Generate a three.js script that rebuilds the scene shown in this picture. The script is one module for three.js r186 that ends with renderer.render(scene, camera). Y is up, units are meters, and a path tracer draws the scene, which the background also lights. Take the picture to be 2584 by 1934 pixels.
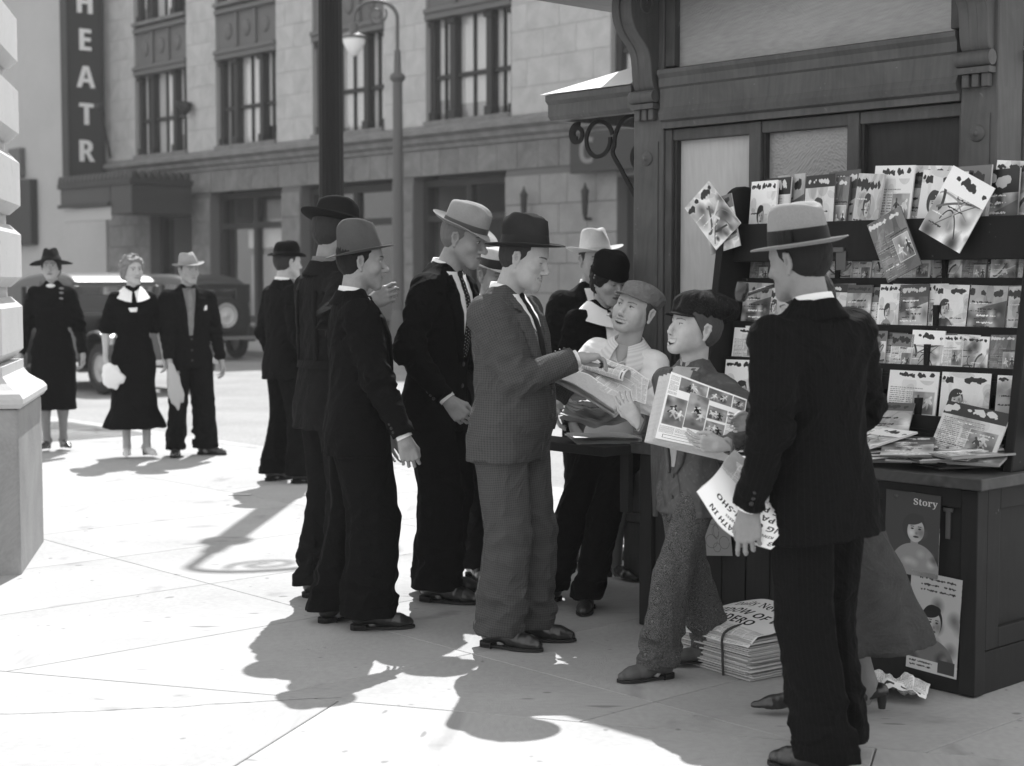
import * as THREE from 'three';
import { mergeGeometries, mergeVertices } from 'three/addons/utils/BufferGeometryUtils.js';
import { RoundedBoxGeometry } from 'three/addons/geometries/RoundedBoxGeometry.js';
import { ImprovedNoise } from 'three/addons/math/ImprovedNoise.js';
import { FontLoader } from 'three/addons/loaders/FontLoader.js';
import { TextGeometry } from 'three/addons/geometries/TextGeometry.js';

// ---------------------------------------------------------------- camera, sky, sun, exposure
const scene = new THREE.Scene();
const camera = new THREE.PerspectiveCamera(27.38, 1024 / 766, 0.1, 400);
camera.position.set(0, 1.52, 0);
camera.rotation.set(-0.0655, 0, 0);
camera.focus = 6.4; camera.userData.fStop = 3.2;
scene.add(camera);
{
  const w = 64, h = 32, d = new Float32Array(w * h * 4);
  for (let j = 0; j < h; j++) for (let i = 0; i < w; i++) {
    const el = (j + 0.5) / h - 0.5, k = (j * w + i) * 4;            // row 0 is the bottom of the sky
    const v = el < 0 ? 0.25 : 0.78 - 0.32 * Math.sqrt(Math.min(1, el * 2));
    d[k] = d[k + 1] = d[k + 2] = v; d[k + 3] = 1;
  }
  const t = new THREE.DataTexture(d, w, h, THREE.RGBAFormat, THREE.FloatType);
  t.mapping = THREE.EquirectangularReflectionMapping; t.magFilter = t.minFilter = THREE.LinearFilter; t.needsUpdate = true;
  scene.background = t; scene.environment = t;
}
const sun = new THREE.DirectionalLight(0xffffff, 4.15);
{
  const el = 0.934, hx = 0.044, hz = -0.999;                        // the sun stands high, beyond the group
  sun.position.set(hx * Math.cos(el) * 60, Math.sin(el) * 60, hz * Math.cos(el) * 60 - 12);
  sun.target.position.set(0, 0, -12); scene.add(sun, sun.target);
  sun.castShadow = true; sun.shadow.mapSize.set(4096, 4096); sun.shadow.radius = 1;
  Object.assign(sun.shadow.camera, { left: -30, right: 30, top: 30, bottom: -30, near: 1, far: 150 });
}
const renderer = new THREE.WebGLRenderer({ antialias: true });
renderer.toneMapping = THREE.LinearToneMapping; renderer.toneMappingExposure = 1.95;
renderer.shadowMap.enabled = true;

// ---------------------------------------------------------------- helpers
let seed = 7; const rnd = () => { seed = (seed * 1664525 + 1013904223) >>> 0; return seed / 4294967296; };
const rr = (a, b) => a + (b - a) * rnd();
const IN = new ImprovedNoise(); const noise = (x, y, z) => IN.noise(x + 91.7, y + 43.3, z + 17.9);
const fbm = (x, y, z, o = 4) => { let s = 0, a = 0.5; for (let i = 0; i < o; i++) { s += a * noise(x, y, z); x *= 2.03; y *= 2.03; z *= 2.03; a *= 0.5; } return s; };
const clamp = (v, a = 0, b = 1) => Math.min(b, Math.max(a, v));
const sstep = (a, b, v) => { const t = clamp((v - a) / (b - a)); return t * t * (3 - 2 * t); };
const lerp = (a, b, t) => a + (b - a) * t;
const V = (x, y, z) => new THREE.Vector3(x, y, z);
const grey = (v) => new THREE.Color().setRGB(v, v, v);
// greyscale textures: fn(u, v) in 0..1 gives a linear reflectance (colour) or a plain value (data)
function tex(n, fn, { data = false, m = n, repeat = [1, 1] } = {}) {
  const a = new Uint8Array(n * m * 4);
  for (let j = 0; j < m; j++) for (let i = 0; i < n; i++) {
    let v = clamp(fn((i + 0.5) / n, (j + 0.5) / m)); if (!data) v = v <= 0.0031308 ? v * 12.92 : 1.055 * Math.pow(v, 1 / 2.4) - 0.055;
    const k = (j * n + i) * 4; a[k] = a[k + 1] = a[k + 2] = Math.round(v * 255); a[k + 3] = 255;
  }
  const t = new THREE.DataTexture(a, n, m); t.wrapS = t.wrapT = THREE.RepeatWrapping; t.magFilter = THREE.LinearFilter;
  t.minFilter = THREE.LinearMipmapLinearFilter; t.generateMipmaps = true;
  if (!data) t.colorSpace = THREE.SRGBColorSpace; t.repeat.set(...repeat); t.needsUpdate = true; return t;
}
// noise that tiles over the unit square
const tnoise = (u, v, f, s = 0) => { const a = u * 2 * Math.PI, b = v * 2 * Math.PI, r = f / 6.283; return noise(Math.cos(a) * r + s, Math.sin(a) * r + Math.cos(b) * r, Math.sin(b) * r - s); };
const tfbm = (u, v, f, s = 0, o = 4) => { let r = 0, a = 0.5; for (let i = 0; i < o; i++) { r += a * tnoise(u, v, f, s + i * 7.3); f *= 2; a *= 0.5; } return r; };
const std = (v, o = {}) => new THREE.MeshPhysicalMaterial({ color: typeof v === 'number' ? grey(v) : v, roughness: 0.8, metalness: 0, specularIntensity: (o.roughness ?? 0.8) > 0.45 && !o.metalness ? 0.35 : 1, ...o });
const phys = (v, o = {}) => new THREE.MeshPhysicalMaterial({ color: grey(v), roughness: 0.8, metalness: 0, ...o });

const used = {};
const numbered = (n) => { const k = (used[n] = (used[n] ?? -1) + 1); return k ? n + '_' + String(k).padStart(3, '0') : n; };
function shade(o) { o.castShadow = o.receiveShadow = true; return o; }
function mesh(name, geo, mat, parent) { const m = shade(new THREE.Mesh(geo, mat)); m.name = name; if (parent) parent.add(m); return m; }
function thing(name, label, category, group) {
  const o = new THREE.Group(); o.name = numbered(name); o.userData = { label, category }; if (group) o.userData.group = group; scene.add(o); return o;
}
function single(name, label, category, geo, mat, group) {
  const m = mesh(numbered(name), geo, mat, scene); m.userData = { label, category }; if (group) m.userData.group = group; return m;
}
function structure(name, geo, mat) { const m = geo ? mesh(name, geo, mat, scene) : scene.add(m0(name)).children.at(-1); m.userData.kind = 'structure'; return m; }
function m0(name) { const o = new THREE.Group(); o.name = name; return o; }
// uv in metres, by the way each face points
function uvm(geo, s = 1) {
  const g = geo.index ? geo.toNonIndexed() : geo, p = g.attributes.position, uv = new Float32Array(p.count * 2);
  const a = V(), b = V(), c = V();
  for (let i = 0; i < p.count; i += 3) {
    a.fromBufferAttribute(p, i); b.fromBufferAttribute(p, i + 1).sub(a); c.fromBufferAttribute(p, i + 2).sub(a); b.cross(c);
    const nx = Math.abs(b.x), ny = Math.abs(b.y), nz = Math.abs(b.z);
    for (let k = 0; k < 3; k++) {
      const x = p.getX(i + k), y = p.getY(i + k), z = p.getZ(i + k);
      const [u, v] = ny >= nx && ny >= nz ? [x, z] : nx >= nz ? [z, y] : [x, y];
      uv[(i + k) * 2] = u * s; uv[(i + k) * 2 + 1] = v * s;
    }
  }
  g.setAttribute('uv', new THREE.BufferAttribute(uv, 2)); return g;
}
const merge = (list) => mergeGeometries(list.map((g) => { const n = g.index ? g.toNonIndexed() : g; for (const k of Object.keys(n.attributes)) if (!['position', 'normal', 'uv'].includes(k)) n.deleteAttribute(k); return n; }), false);
// a box by its limits, edges eased by r
function bx(x0, x1, y0, y1, z0, z1, r = 0) {
  const w = x1 - x0, h = y1 - y0, d = z1 - z0;
  const g = r > 0 ? new RoundedBoxGeometry(w, h, d, 1, Math.min(r, w / 2.1, h / 2.1, d / 2.1)) : new THREE.BoxGeometry(w, h, d);
  g.translate((x0 + x1) / 2, (y0 + y1) / 2, (z0 + z1) / 2); return uvm(g);
}
// a profile of [a, b] points drawn in the plane (z, y) and swept along x from x0 to x1
function sweepX(prof, x0, x1) {
  const s = new THREE.Shape(prof.map(([z, y]) => new THREE.Vector2(-z, y)));
  const g = new THREE.ExtrudeGeometry(s, { depth: x1 - x0, bevelEnabled: false, curveSegments: 4 });
  g.rotateY(Math.PI / 2); g.translate(x0, 0, 0);          // shape x -> -z, depth -> x
  return uvm(g);
}
function extrudeXY(pts, z0, z1, bevel = 0) {
  const s = pts.isShape ? pts : new THREE.Shape(pts.map(([x, y]) => new THREE.Vector2(x, y)));
  const g = new THREE.ExtrudeGeometry(s, { depth: z1 - z0 - 2 * bevel, bevelEnabled: bevel > 0, bevelThickness: bevel, bevelSize: bevel, bevelOffset: -bevel, bevelSegments: 1, curveSegments: 10 });
  g.translate(0, 0, z0 + bevel); return uvm(g);
}
function lathe(prof, seg = 24) { return new THREE.LatheGeometry(prof.map(([r, y]) => new THREE.Vector2(Math.max(r, 1e-4), y)), seg); }
function tubeOf(pts, r, n = 40, rs = 8, closed = false) { return new THREE.TubeGeometry(new THREE.CatmullRomCurve3(pts.map((p) => V(...p)), closed), n, r, rs, closed); }
// street frame: x runs along the street to the right and nearer, z towards the near kerb and past it
const TH = -0.8308, CS = Math.cos(TH), SN = Math.sin(TH);
const S = (x, y, z) => V(CS * x + SN * z, y, -SN * x + CS * z);
function inStreet(o, x, y, z, turn = 0) { o.position.copy(S(x, y, z)); o.rotation.y = TH + turn; return o; }
// ---------------------------------------------------------------- surfaces
const M = {};
M.slab = [0, 1, 2].map((k) => std(1, { roughness: 0.93, map: tex(512, (u, v) => 0.34 + k * 0.009 + 0.08 * tfbm(u, v, 3, k * 5) + 0.03 * tnoise(u, v, 90, k) - 0.10 * sstep(0.2, 0.5, tfbm(u, v, 7, 20 + k, 3)) - 0.14 * sstep(0.6, 0.72, tnoise(u, v, 38, 60 + k)) - 0.05 * sstep(0.3, 0.6, tfbm(u, v * 0.5, 30, 33 + k, 2)), { repeat: [0.5, 0.5] }),
  bumpMap: tex(256, (u, v) => 0.5 + 0.3 * tnoise(u, v, 60) + 0.2 * tnoise(u, v, 120, 4), { data: true, repeat: [2, 2] }), bumpScale: 0.0012 }));
M.joint = std(0.16, { roughness: 1 });
M.asphalt = std(1, { roughness: 0.9, map: tex(512, (u, v) => 0.25 + 0.07 * tfbm(u, v, 4) + 0.06 * tnoise(u, v, 110), { repeat: [0.3, 0.3] }) });
M.stone = [0, 1, 2].map((k) => std(1, { roughness: 0.9, map: tex(256, (u, v) => 0.43 + 0.01 * (k - 1) + 0.12 * tfbm(u, v, 4, k * 9) + 0.05 * tnoise(u, v, 50, k), { repeat: [0.7, 0.7] }) }));
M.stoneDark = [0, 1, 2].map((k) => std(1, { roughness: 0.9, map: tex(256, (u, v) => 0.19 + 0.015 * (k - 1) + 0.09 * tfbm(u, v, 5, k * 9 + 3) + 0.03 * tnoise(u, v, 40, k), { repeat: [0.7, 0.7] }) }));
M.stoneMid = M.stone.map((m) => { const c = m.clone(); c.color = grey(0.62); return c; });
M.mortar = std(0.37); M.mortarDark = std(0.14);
M.spandrel = std(0.14, { roughness: 0.7 });
M.darkFrame = std(0.04, { roughness: 0.6 });
M.glass = phys(0.9, { roughness: 0.04, transmission: 1, thickness: 0, ior: 1.5 });
M.curtain = std(0.75); M.curtainGrey = std(0.4); M.lace = std(0.85, { transparent: true, alphaMap: tex(128, (u, v) => 0.45 + 0.9 * tfbm(u, v, 9, 3), { data: true, repeat: [2, 2] }), side: THREE.DoubleSide });
M.interior = std(0.3); M.room = std(0.32); M.shopDark = std(0.1, { roughness: 0.5 });
M.plaster = std(1, { roughness: 0.9, map: tex(512, (u, v) => 0.42 + 0.07 * tfbm(u, v, 3, 31) + 0.02 * tnoise(u, v, 70), { repeat: [0.15, 0.15] }) });
M.sign = std(0.05, { roughness: 0.5 }); M.letter = std(0.8, { roughness: 0.5 });
M.iron = std(0.008, { roughness: 0.5, specularIntensity: 0.35, bumpMap: tex(128, (u, v) => 0.5 + 0.4 * tfbm(u, v, 20), { data: true, repeat: [4, 4] }), bumpScale: 0.001 });
M.greyIron = std(0.09, { roughness: 0.5, metalness: 0.2 });
M.opal = std(0.85, { roughness: 0.25 });
M.pier = std(1, { roughness: 0.9, map: tex(512, (u, v) => 0.52 + 0.05 * tfbm(u, v, 4, 77) + 0.025 * tnoise(u, v, 80) - 0.1 * sstep(0.5, 0.7, tnoise(u, v, 30, 9)), { repeat: [0.8, 0.8] }), bumpMap: tex(256, (u, v) => 0.5 + 0.4 * tfbm(u, v, 30), { data: true, repeat: [3, 3] }), bumpScale: 0.002 });
M.pierBase = std(1, { roughness: 0.8, map: tex(512, (u, v) => 0.30 + 0.10 * tfbm(u, v, 5, 7) + 0.03 * tnoise(u, v, 90), { repeat: [0.8, 0.8] }), bumpMap: tex(256, (u, v) => 0.5 + 0.4 * tfbm(u, v, 30), { data: true, repeat: [3, 3] }), bumpScale: 0.002 });
const paintMap = (v, s) => tex(512, (a, b) => v * (1 + 0.4 * tfbm(a, b, 5, s) + 0.3 * tfbm(a, (b * 0.12 + 0.13) % 1, 40, s, 2)) + 0.12 * sstep(0.56, 0.68, tnoise(a, b, 46, s + 3)) * sstep(0.1, 0.4, tfbm(a, b, 4, s + 8)), { repeat: [1.3, 1.3] });
M.kiosk = std(1, { roughness: 0.55, map: paintMap(0.08, 11) });
M.kioskTrim = std(1, { roughness: 0.5, map: paintMap(0.095, 12) });
M.kioskDark = std(1, { roughness: 0.6, map: paintMap(0.036, 13) });
M.counter = std(1, { roughness: 0.6, map: paintMap(0.02, 14) });
M.rack = std(1, { roughness: 0.6, map: paintMap(0.012, 15) });
M.counterTop = std(1, { roughness: 0.5, map: tex(512, (a, b) => 0.07 + 0.03 * tfbm(a * 1, b, 6, 3) + 0.04 * tnoise(a, b, 40, 2) * (0.5 + tnoise(b, a, 8)), { repeat: [1, 1] }) });
M.boardWhite = std(1, { roughness: 0.75, map: tex(512, (u, v) => 0.5 + 0.08 * tfbm(u, v, 4, 91) + 0.04 * tnoise(u, v * 0.15, 90, 2), { repeat: [0.9, 0.9] }) });
M.frost = std(1, { roughness: 0.35, map: tex(512, (u, v) => 0.33 + 0.12 * tfbm(u, v, 3, 19) + 0.05 * tnoise(u * 0.2, v, 120, 2), { repeat: [0.8, 0.8] }), bumpMap: tex(512, (u, v) => 0.5 + 0.5 * tnoise(u, v, 160), { data: true, repeat: [1, 1] }), bumpScale: 0.0015 });
M.hammered = std(1, { roughness: 0.22, map: tex(256, (u, v) => 0.28 + 0.06 * tfbm(u, v, 4, 19), { repeat: [1, 1] }), bumpMap: tex(512, (u, v) => Math.pow(0.5 + 0.5 * tnoise(u, v, 60, 5), 1.4), { data: true, repeat: [1.6, 1.6] }), bumpScale: 0.004 });
M.roofWhite = std(0.7, { roughness: 0.5 });
const font = await new FontLoader().loadAsync('fonts/droid/droid_sans_bold.typeface.json');

// ---------------------------------------------------------------- ground, pavement, road
{
  const g = new THREE.PlaneGeometry(300, 300); g.rotateX(-Math.PI / 2); g.translate(0, -0.26, -60);
  structure('ground', uvm(g), M.joint);
}
const KERB = -8.0, FAR_KERB = -18.6, FACADE = -22.0;
{
  const road = inStreet(structure('road', uvm(new THREE.PlaneGeometry(160, 10.9).rotateX(-Math.PI / 2)), M.asphalt), -30, -0.13, (KERB + FAR_KERB) / 2);
  const side = structure('sidewalk'); side.rotation.y = TH;
  mesh('bed', bx(-70, 12, -0.25, -0.012, KERB + 0.2, 6), M.joint, side);
  // the joint that parts the two patterns, in street coordinates: points (x, z)
  const A0 = [-5.80, -2.60], A1 = [-4.50, -3.35], ad = [(A1[0] - A0[0]), (A1[1] - A0[1])], al = Math.hypot(...ad); ad[0] /= al; ad[1] /= al;
  const an = [ad[1], -ad[0]];                                        // towards the street
  const clip = (poly, s, off) => {                                   // keep the side where s * (p - A0) . an > off
    const out = []; const dd = (p) => s * ((p[0] - A0[0]) * an[0] + (p[1] - A0[1]) * an[1]) - off;
    poly.forEach((p, i) => { const q = poly[(i + 1) % poly.length], a = dd(p), b = dd(q); if (a >= 0) out.push(p); if ((a >= 0) !== (b >= 0)) { const t = a / (a - b); out.push([lerp(p[0], q[0], t), lerp(p[1], q[1], t)]); } });
    return out;
  };
  const sgn = (-20 - A0[1]) * an[1] + (-5 - A0[0]) * an[0] > 0 ? 1 : -1;
  let k = 0;
  const slab = (poly) => {
    if (poly.length < 3) return;
    let ar = 0; poly.forEach((p, i) => { const q = poly[(i + 1) % poly.length]; ar += p[0] * q[1] - p[1] * q[0]; }); if (Math.abs(ar) < 0.02) return;
    const sh = poly.map(([x, z]) => [x, -z]); if (ar > 0) sh.reverse();
    const g = extrudeXY(sh, -0.06, 0.0, 0.0025); g.rotateX(-Math.PI / 2); uvm(g);
    const uv = g.attributes.uv, ox = rnd() * 9, oy = rnd() * 9; for (let i = 0; i < uv.count; i++) uv.setXY(i, uv.getX(i) + ox, uv.getY(i) + oy);
    mesh(k++ ? 'slab_' + String(k - 1).padStart(3, '0') : 'slab', g, M.slab[Math.floor(rnd() * 3)], side);
  };
  const gp = 0.0028;
  const zl = [2.5, 0.34, -2.24, -4.14, -6.06, KERB + 0.19], xs = []; for (let x = -33; x <= 4; x += 1) xs.push(-5.78 + (x + 5));
  for (let j = 0; j < zl.length - 1; j++) for (let i = 0; i < xs.length - 1; i++) {
    const step = xs[i] < -16 ? 4 : 1; if (step > 1 && (i % 4)) continue; const x1 = xs[Math.min(i + step, xs.length - 1)];
    slab(clip([[xs[i] + gp, zl[j] - gp], [x1 - gp, zl[j] - gp], [x1 - gp, zl[j + 1] + gp], [xs[i] + gp, zl[j + 1] + gp]], sgn, gp));
  }
  for (let i = -4; i < 5; i++) for (let j = 0; j < 3; j++) {        // the pattern nearer than that joint
    const o = -0.07, L = 1.9, a = o + i * L + gp, b = o + (i + 1) * L - gp, c = -j * L - gp, d = -(j + 1) * L + gp;
    slab([[a, c], [b, c], [b, d], [a, d]].map(([s, t]) => [A1[0] + ad[0] * s + an[0] * sgn * t, A1[1] + ad[1] * s + an[1] * sgn * t]));
  }
  { // a hairline crack wandering over the nearer slabs
    const P = [], I = []; let n = 0; for (let i = 0; i <= 90; i++) { const t = i / 90, x = lerp(-1.86, -0.62, t), z = lerp(-5.42, -5.63, t) + 0.025 * fbm(t * 9, 3, 1, 3) + 0.02 * Math.sin(t * 5), w = 0.0012 + 0.002 * Math.abs(noise(t * 30, 1, 2)); const q = V(x, 0.0012, z).applyAxisAngle(V(0, 1, 0), -TH), r = V(0.2, 0, 1).applyAxisAngle(V(0, 1, 0), -TH).multiplyScalar(w); P.push(q.x - r.x, q.y, q.z - r.z, q.x + r.x, q.y, q.z + r.z); if (i) { I.push(n - 2, n - 1, n, n - 1, n + 1, n); } n += 2; }
    const g = new THREE.BufferGeometry(); g.setAttribute('position', new THREE.Float32BufferAttribute(P, 3)); g.setAttribute('uv', new THREE.Float32BufferAttribute(new Float32Array(P.length / 3 * 2), 2)); g.setIndex(I); g.computeVertexNormals(); mesh('crack', g, M.joint, side);
  }
  const kerb = structure('kerb'); kerb.rotation.y = TH;
  for (let i = 0; i < 14; i++) mesh('kerb_stone' + (i ? '_' + String(i).padStart(3, '0') : ''), bx(-44 + i * 3.4 + 0.004, -44 + (i + 1) * 3.4 - 0.004, -0.24, 0.001, KERB, KERB + 0.185, 0.02), M.slab[i % 3], kerb);
  const far = structure('far_sidewalk', bx(-80, 10, -0.2, 0.0, -24, FAR_KERB, 0.02), M.slab[0]); far.rotation.y = TH;
}
// ---------------------------------------------------------------- the stone building across the street
{
  const B = inStreet(thing('stone_building', 'pale stone office building with dark three-part windows and shops below', 'building'), 0, 0, FACADE);
  const X0 = -41.3, X1 = -12, bays = [-38.25, -34.05, -29.75, -25.5, -19.9], W = 1.38;   // centres and half width of the window bays
  const part = (n, g, m, p = B) => mesh(n, g, m, p);
  part('core', merge([bx(X0, X1, 4.1, 13, -8, -0.75), bx(X0, X1, 0, 4.1, -8, -3.0)]), M.interior);
  // piers between the bays: ashlar blocks, each its own piece
  const edges = [X0]; for (const b of bays) edges.push(b - W, b + W); edges.push(X1);
  for (let i = 0; i < edges.length; i += 2) {
    const a = edges[i], b = edges[i + 1]; if (b - a < 0.1) continue;
    const pr = part('pier', bx(a, b, 4.86, 13, -0.75, -0.012), M.mortar);
    for (let y = 4.88, r = 0; y < 10.8; y += 0.56, r++) {
      const n = Math.max(1, Math.round((b - a) / 0.85)), off = r % 2 ? 0.5 : 0; let x = a + 0.004;
      for (let c = 0; c <= n; c++) {
        const xe = Math.min(b - 0.004, a + (b - a) * (c + (off || 1)) / n); if (xe - x < 0.12) continue;
        part('stone_block', bx(x + 0.003, xe - 0.003, y + 0.003, y + 0.557, -0.012, 0.003 + 0.004 * rnd(), 0.004), M.stone[Math.floor(rnd() * 3)], pr); x = xe;
      }
    }
  }
  // belt course over the shops
  const belt = [[-0.4, 4.36], [0.06, 4.36], [0.06, 4.44], [0.16, 4.5], [0.16, 4.6], [0.30, 4.66], [0.30, 4.76], [0.1, 4.86], [-0.4, 4.86]];
  part('belt_course', sweepX(belt, X0, X1), M.stoneDark[1]);
  // windows
  for (const bcx of bays) for (const [y0, y1] of [[4.87, 7.15], [8.5, 11.2]]) {
    const w = part('window', bx(bcx - W, bcx + W, y1 + 0.002, y1 + 0.12, -0.5, 0.05), M.spandrel);
    part('sill', bx(bcx - W, bcx + W, y0 - 0.005, y0 + 0.09, -0.6, 0.09), M.stoneDark[0], w);
    const xs = [bcx - W, bcx - W + 0.16, bcx - 0.68, bcx - 0.5, bcx + 0.5, bcx + 0.68, bcx + W - 0.16, bcx + W];
    for (const [a, b, pr] of [[xs[0], xs[1], -0.12], [xs[2], xs[3], -0.08], [xs[4], xs[5], -0.08], [xs[6], xs[7], -0.12]]) {
      part('mullion', merge([bx(a, b, y0 + 0.09, y1, -0.5, pr, 0.02), bx(a - 0.04, b + 0.04, y1 - 0.14, y1 - 0.04, -0.5, pr + 0.05, 0.02), bx(a - 0.03, b + 0.03, y0 + 0.1, y0 + 0.3, -0.5, pr + 0.04, 0.02)]), M.darkFrame, w);
    }
    for (const [a, b] of [[xs[1], xs[2]], [xs[3], xs[4]], [xs[5], xs[6]]]) {
      const m = (y0 + y1) / 2 - 0.1, c = (a + b) / 2;
      part('sash', merge([bx(a, b, m - 0.045, m + 0.045, -0.26, -0.17), bx(c - 0.022, c + 0.022, y0 + 0.09, m - 0.045, -0.26, -0.19), bx(c - 0.022, c + 0.022, m + 0.045, y1, -0.26, -0.19), bx(a, a + 0.03, y0 + 0.09, y1, -0.28, -0.2), bx(b - 0.03, b, y0 + 0.09, y1, -0.28, -0.2)]), M.darkFrame, w);
      part('pane', bx(a + 0.05, b - 0.05, y0 + 0.09, y1, -0.24, -0.235), M.glass, w);
      const drop = y0 + (y1 - y0) * rr(0.02, 0.3);
      part('blind', bx(a + 0.02, b - 0.02, drop, y1, -0.262, -0.255), rnd() < 0.9 ? M.curtain : M.curtainGrey, w);
      if (rnd() < 0.75) part('lace_curtain', bx(a + 0.02, b - 0.02, y0 + 0.09, drop + 0.02, -0.268, -0.264), M.curtainGrey, w);
    }
    // carved spandrel panel between the storeys
    if (y0 < 5) {
      const sp = part('spandrel', bx(bcx - W, bcx + W, y1 + 0.12, 8.48, -0.5, -0.06), M.spandrel);
      part('spandrel_moulding', merge([bx(bcx - W, bcx + W, y1 + 0.125, y1 + 0.24, -0.06, 0.1, 0.03), bx(bcx - W, bcx + W, 8.3, 8.42, -0.06, 0.06, 0.03)]), M.spandrel, sp);
      for (let k = -1; k <= 1; k++) {
        const r = new THREE.SphereGeometry(0.17, 10, 8); r.scale(1, 1.25, 0.4); r.translate(bcx + k * 0.85, (y1 + 8.48) / 2 + 0.04, -0.05);
        part('carved_boss', r, M.spandrel, sp);
        if (k < 1) part('carved_strip', bx(bcx + k * 0.85 + 0.37, bcx + k * 0.85 + 0.48, y1 + 0.26, 8.28, -0.06, 0.02, 0.02), M.spandrel, sp);
      }
    }
  }
  // shop storey: openings in a darker stone wall
  const open = [[-38.9, -36.7, 3.35, 0], [-35.8, -32.5, 3.76, 1], [-31.7, -28.1, 3.72, 2], [-27.35, -24.3, 3.72, 3], [-21.1, -17.6, 3.5, 4]];
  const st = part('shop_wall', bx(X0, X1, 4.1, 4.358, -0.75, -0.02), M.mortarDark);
  let px = X0; const solid = [];
  for (const [a, b] of open) { solid.push([px, a]); px = b; } solid.push([px, X1]);
  for (const [a, b] of solid) {
    mesh('wall_pier', bx(a, b, 0.0, 4.1, -0.75, -0.02), M.mortarDark, st);
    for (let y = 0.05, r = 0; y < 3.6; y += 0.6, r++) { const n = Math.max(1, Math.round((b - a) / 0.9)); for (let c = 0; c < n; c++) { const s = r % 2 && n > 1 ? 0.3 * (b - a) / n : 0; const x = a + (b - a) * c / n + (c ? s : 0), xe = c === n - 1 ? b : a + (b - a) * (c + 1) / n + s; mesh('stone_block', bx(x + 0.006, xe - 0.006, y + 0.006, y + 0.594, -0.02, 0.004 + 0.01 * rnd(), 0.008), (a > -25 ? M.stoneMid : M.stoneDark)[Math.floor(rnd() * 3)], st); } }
  }
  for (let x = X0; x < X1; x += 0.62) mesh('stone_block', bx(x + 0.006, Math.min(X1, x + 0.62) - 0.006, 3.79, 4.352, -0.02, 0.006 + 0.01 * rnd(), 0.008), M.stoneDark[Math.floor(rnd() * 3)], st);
  for (const [a, b, h] of open) if (h < 3.7) mesh('stone_block', bx(a + 0.006, b - 0.006, h, 3.78, -0.75, 0.01, 0.008), M.stoneDark[0], st);
  // shop fronts
  for (const [a, b, h, kind] of open) {
    const f = part('shop_front', merge([bx(a, b, 0, 4.1, -2.99, -2.9), bx(a - 0.1, a, 0, 4.1, -2.9, -0.752), bx(b, b + 0.1, 0, 4.1, -2.9, -0.752), bx(a, b, 4.0, 4.09, -2.9, -0.752), bx(a, b, 0.005, 0.03, -2.9, -0.752)]), M.room);
    const fr = [bx(a, a + 0.16, 0, h, -0.5, -0.3), bx(b - 0.16, b, 0, h, -0.5, -0.3), bx(a + 0.16, b - 0.16, h - 0.16, h, -0.5, -0.3)];
    if (kind !== 0) fr.push(bx(a + 0.16, b - 0.16, h - 0.92, h - 0.78, -0.5, -0.28), bx(a + 0.16, b - 0.16, 0, 0.6, -0.5, -0.3), bx((a + b) / 2 - 0.08, (a + b) / 2 + 0.08, 0.6, h - 0.16, -0.48, -0.32));
    mesh('frame', merge(fr), M.darkFrame, f);
    if (kind === 0 || kind === 3) continue;
    mesh('window_pane', bx(a + 0.16, b - 0.16, 0.6, h - 0.16, -0.42, -0.415), M.glass, f);
    if (kind === 1) {
      mesh('roller_blind', bx(a + 0.9, b - 0.2, h - 1.42, h - 0.95, -0.62, -0.6), M.curtain, f);
      mesh('transom_blind', bx((a + b) / 2 + 0.1, b - 0.2, h - 0.75, h - 0.2, -0.62, -0.6), M.curtainGrey, f);
      mesh('curtain', bx(a + 0.9, b - 0.2, 0.6, h - 1.6, -0.7, -0.68), M.curtainGrey, f);
    }
  }
  // wall lanterns on the light pier, and the flag staff over the theatre
  for (const x of [-23.5, -21.75]) { const l = mesh('wall_lantern', lathe([[0, -0.5], [0.04, -0.46], [0.09, -0.3], [0.12, 0.2], [0.14, 0.26], [0.06, 0.36], [0.02, 0.46], [0, 0.5]], 8), M.darkFrame, B); l.position.set(x, 3.05, 0.22); l.scale.set(0.6, 0.75, 0.6); mesh('lantern_arm', bx(-0.03, 0.03, -0.5, -0.42, -0.3, 0.02), M.darkFrame, l); }
  const fs = mesh('flag_staff', tubeOf([[-40.9, 5.0, 0.1], [-39.9, 6.2, 0.9]], 0.04, 2, 6), M.darkFrame, B); const kb = new THREE.SphereGeometry(0.12, 10, 8); kb.translate(-39.9, 6.25, 0.93); mesh('finial', kb, M.darkFrame, fs);
  mesh('vent_horn', lathe([[0, 0], [0.2, 0.05], [0.14, 0.2], [0.05, 0.4], [0, 0.4]], 10).rotateX(1.2), M.darkFrame, B).position.set(-36.6, 6.0, 0.1);
  // shop sign projecting past the corner of the light pier
  const sg = inStreet(thing('shop_sign', 'dark hanging shop board with pale worn letters on the stone building', 'sign'), -20.6, 3.95, FACADE + 0.25);
  mesh('board', bx(-1.5, 1.5, -0.36, 0.42, -0.05, 0.05, 0.02), M.sign, sg);
  const tg = new TextGeometry('C', { font, size: 0.5, depth: 0.02 }); tg.translate(-1.25, -0.18, 0.05); mesh('lettering', tg, std(0.2), sg);
}
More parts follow.
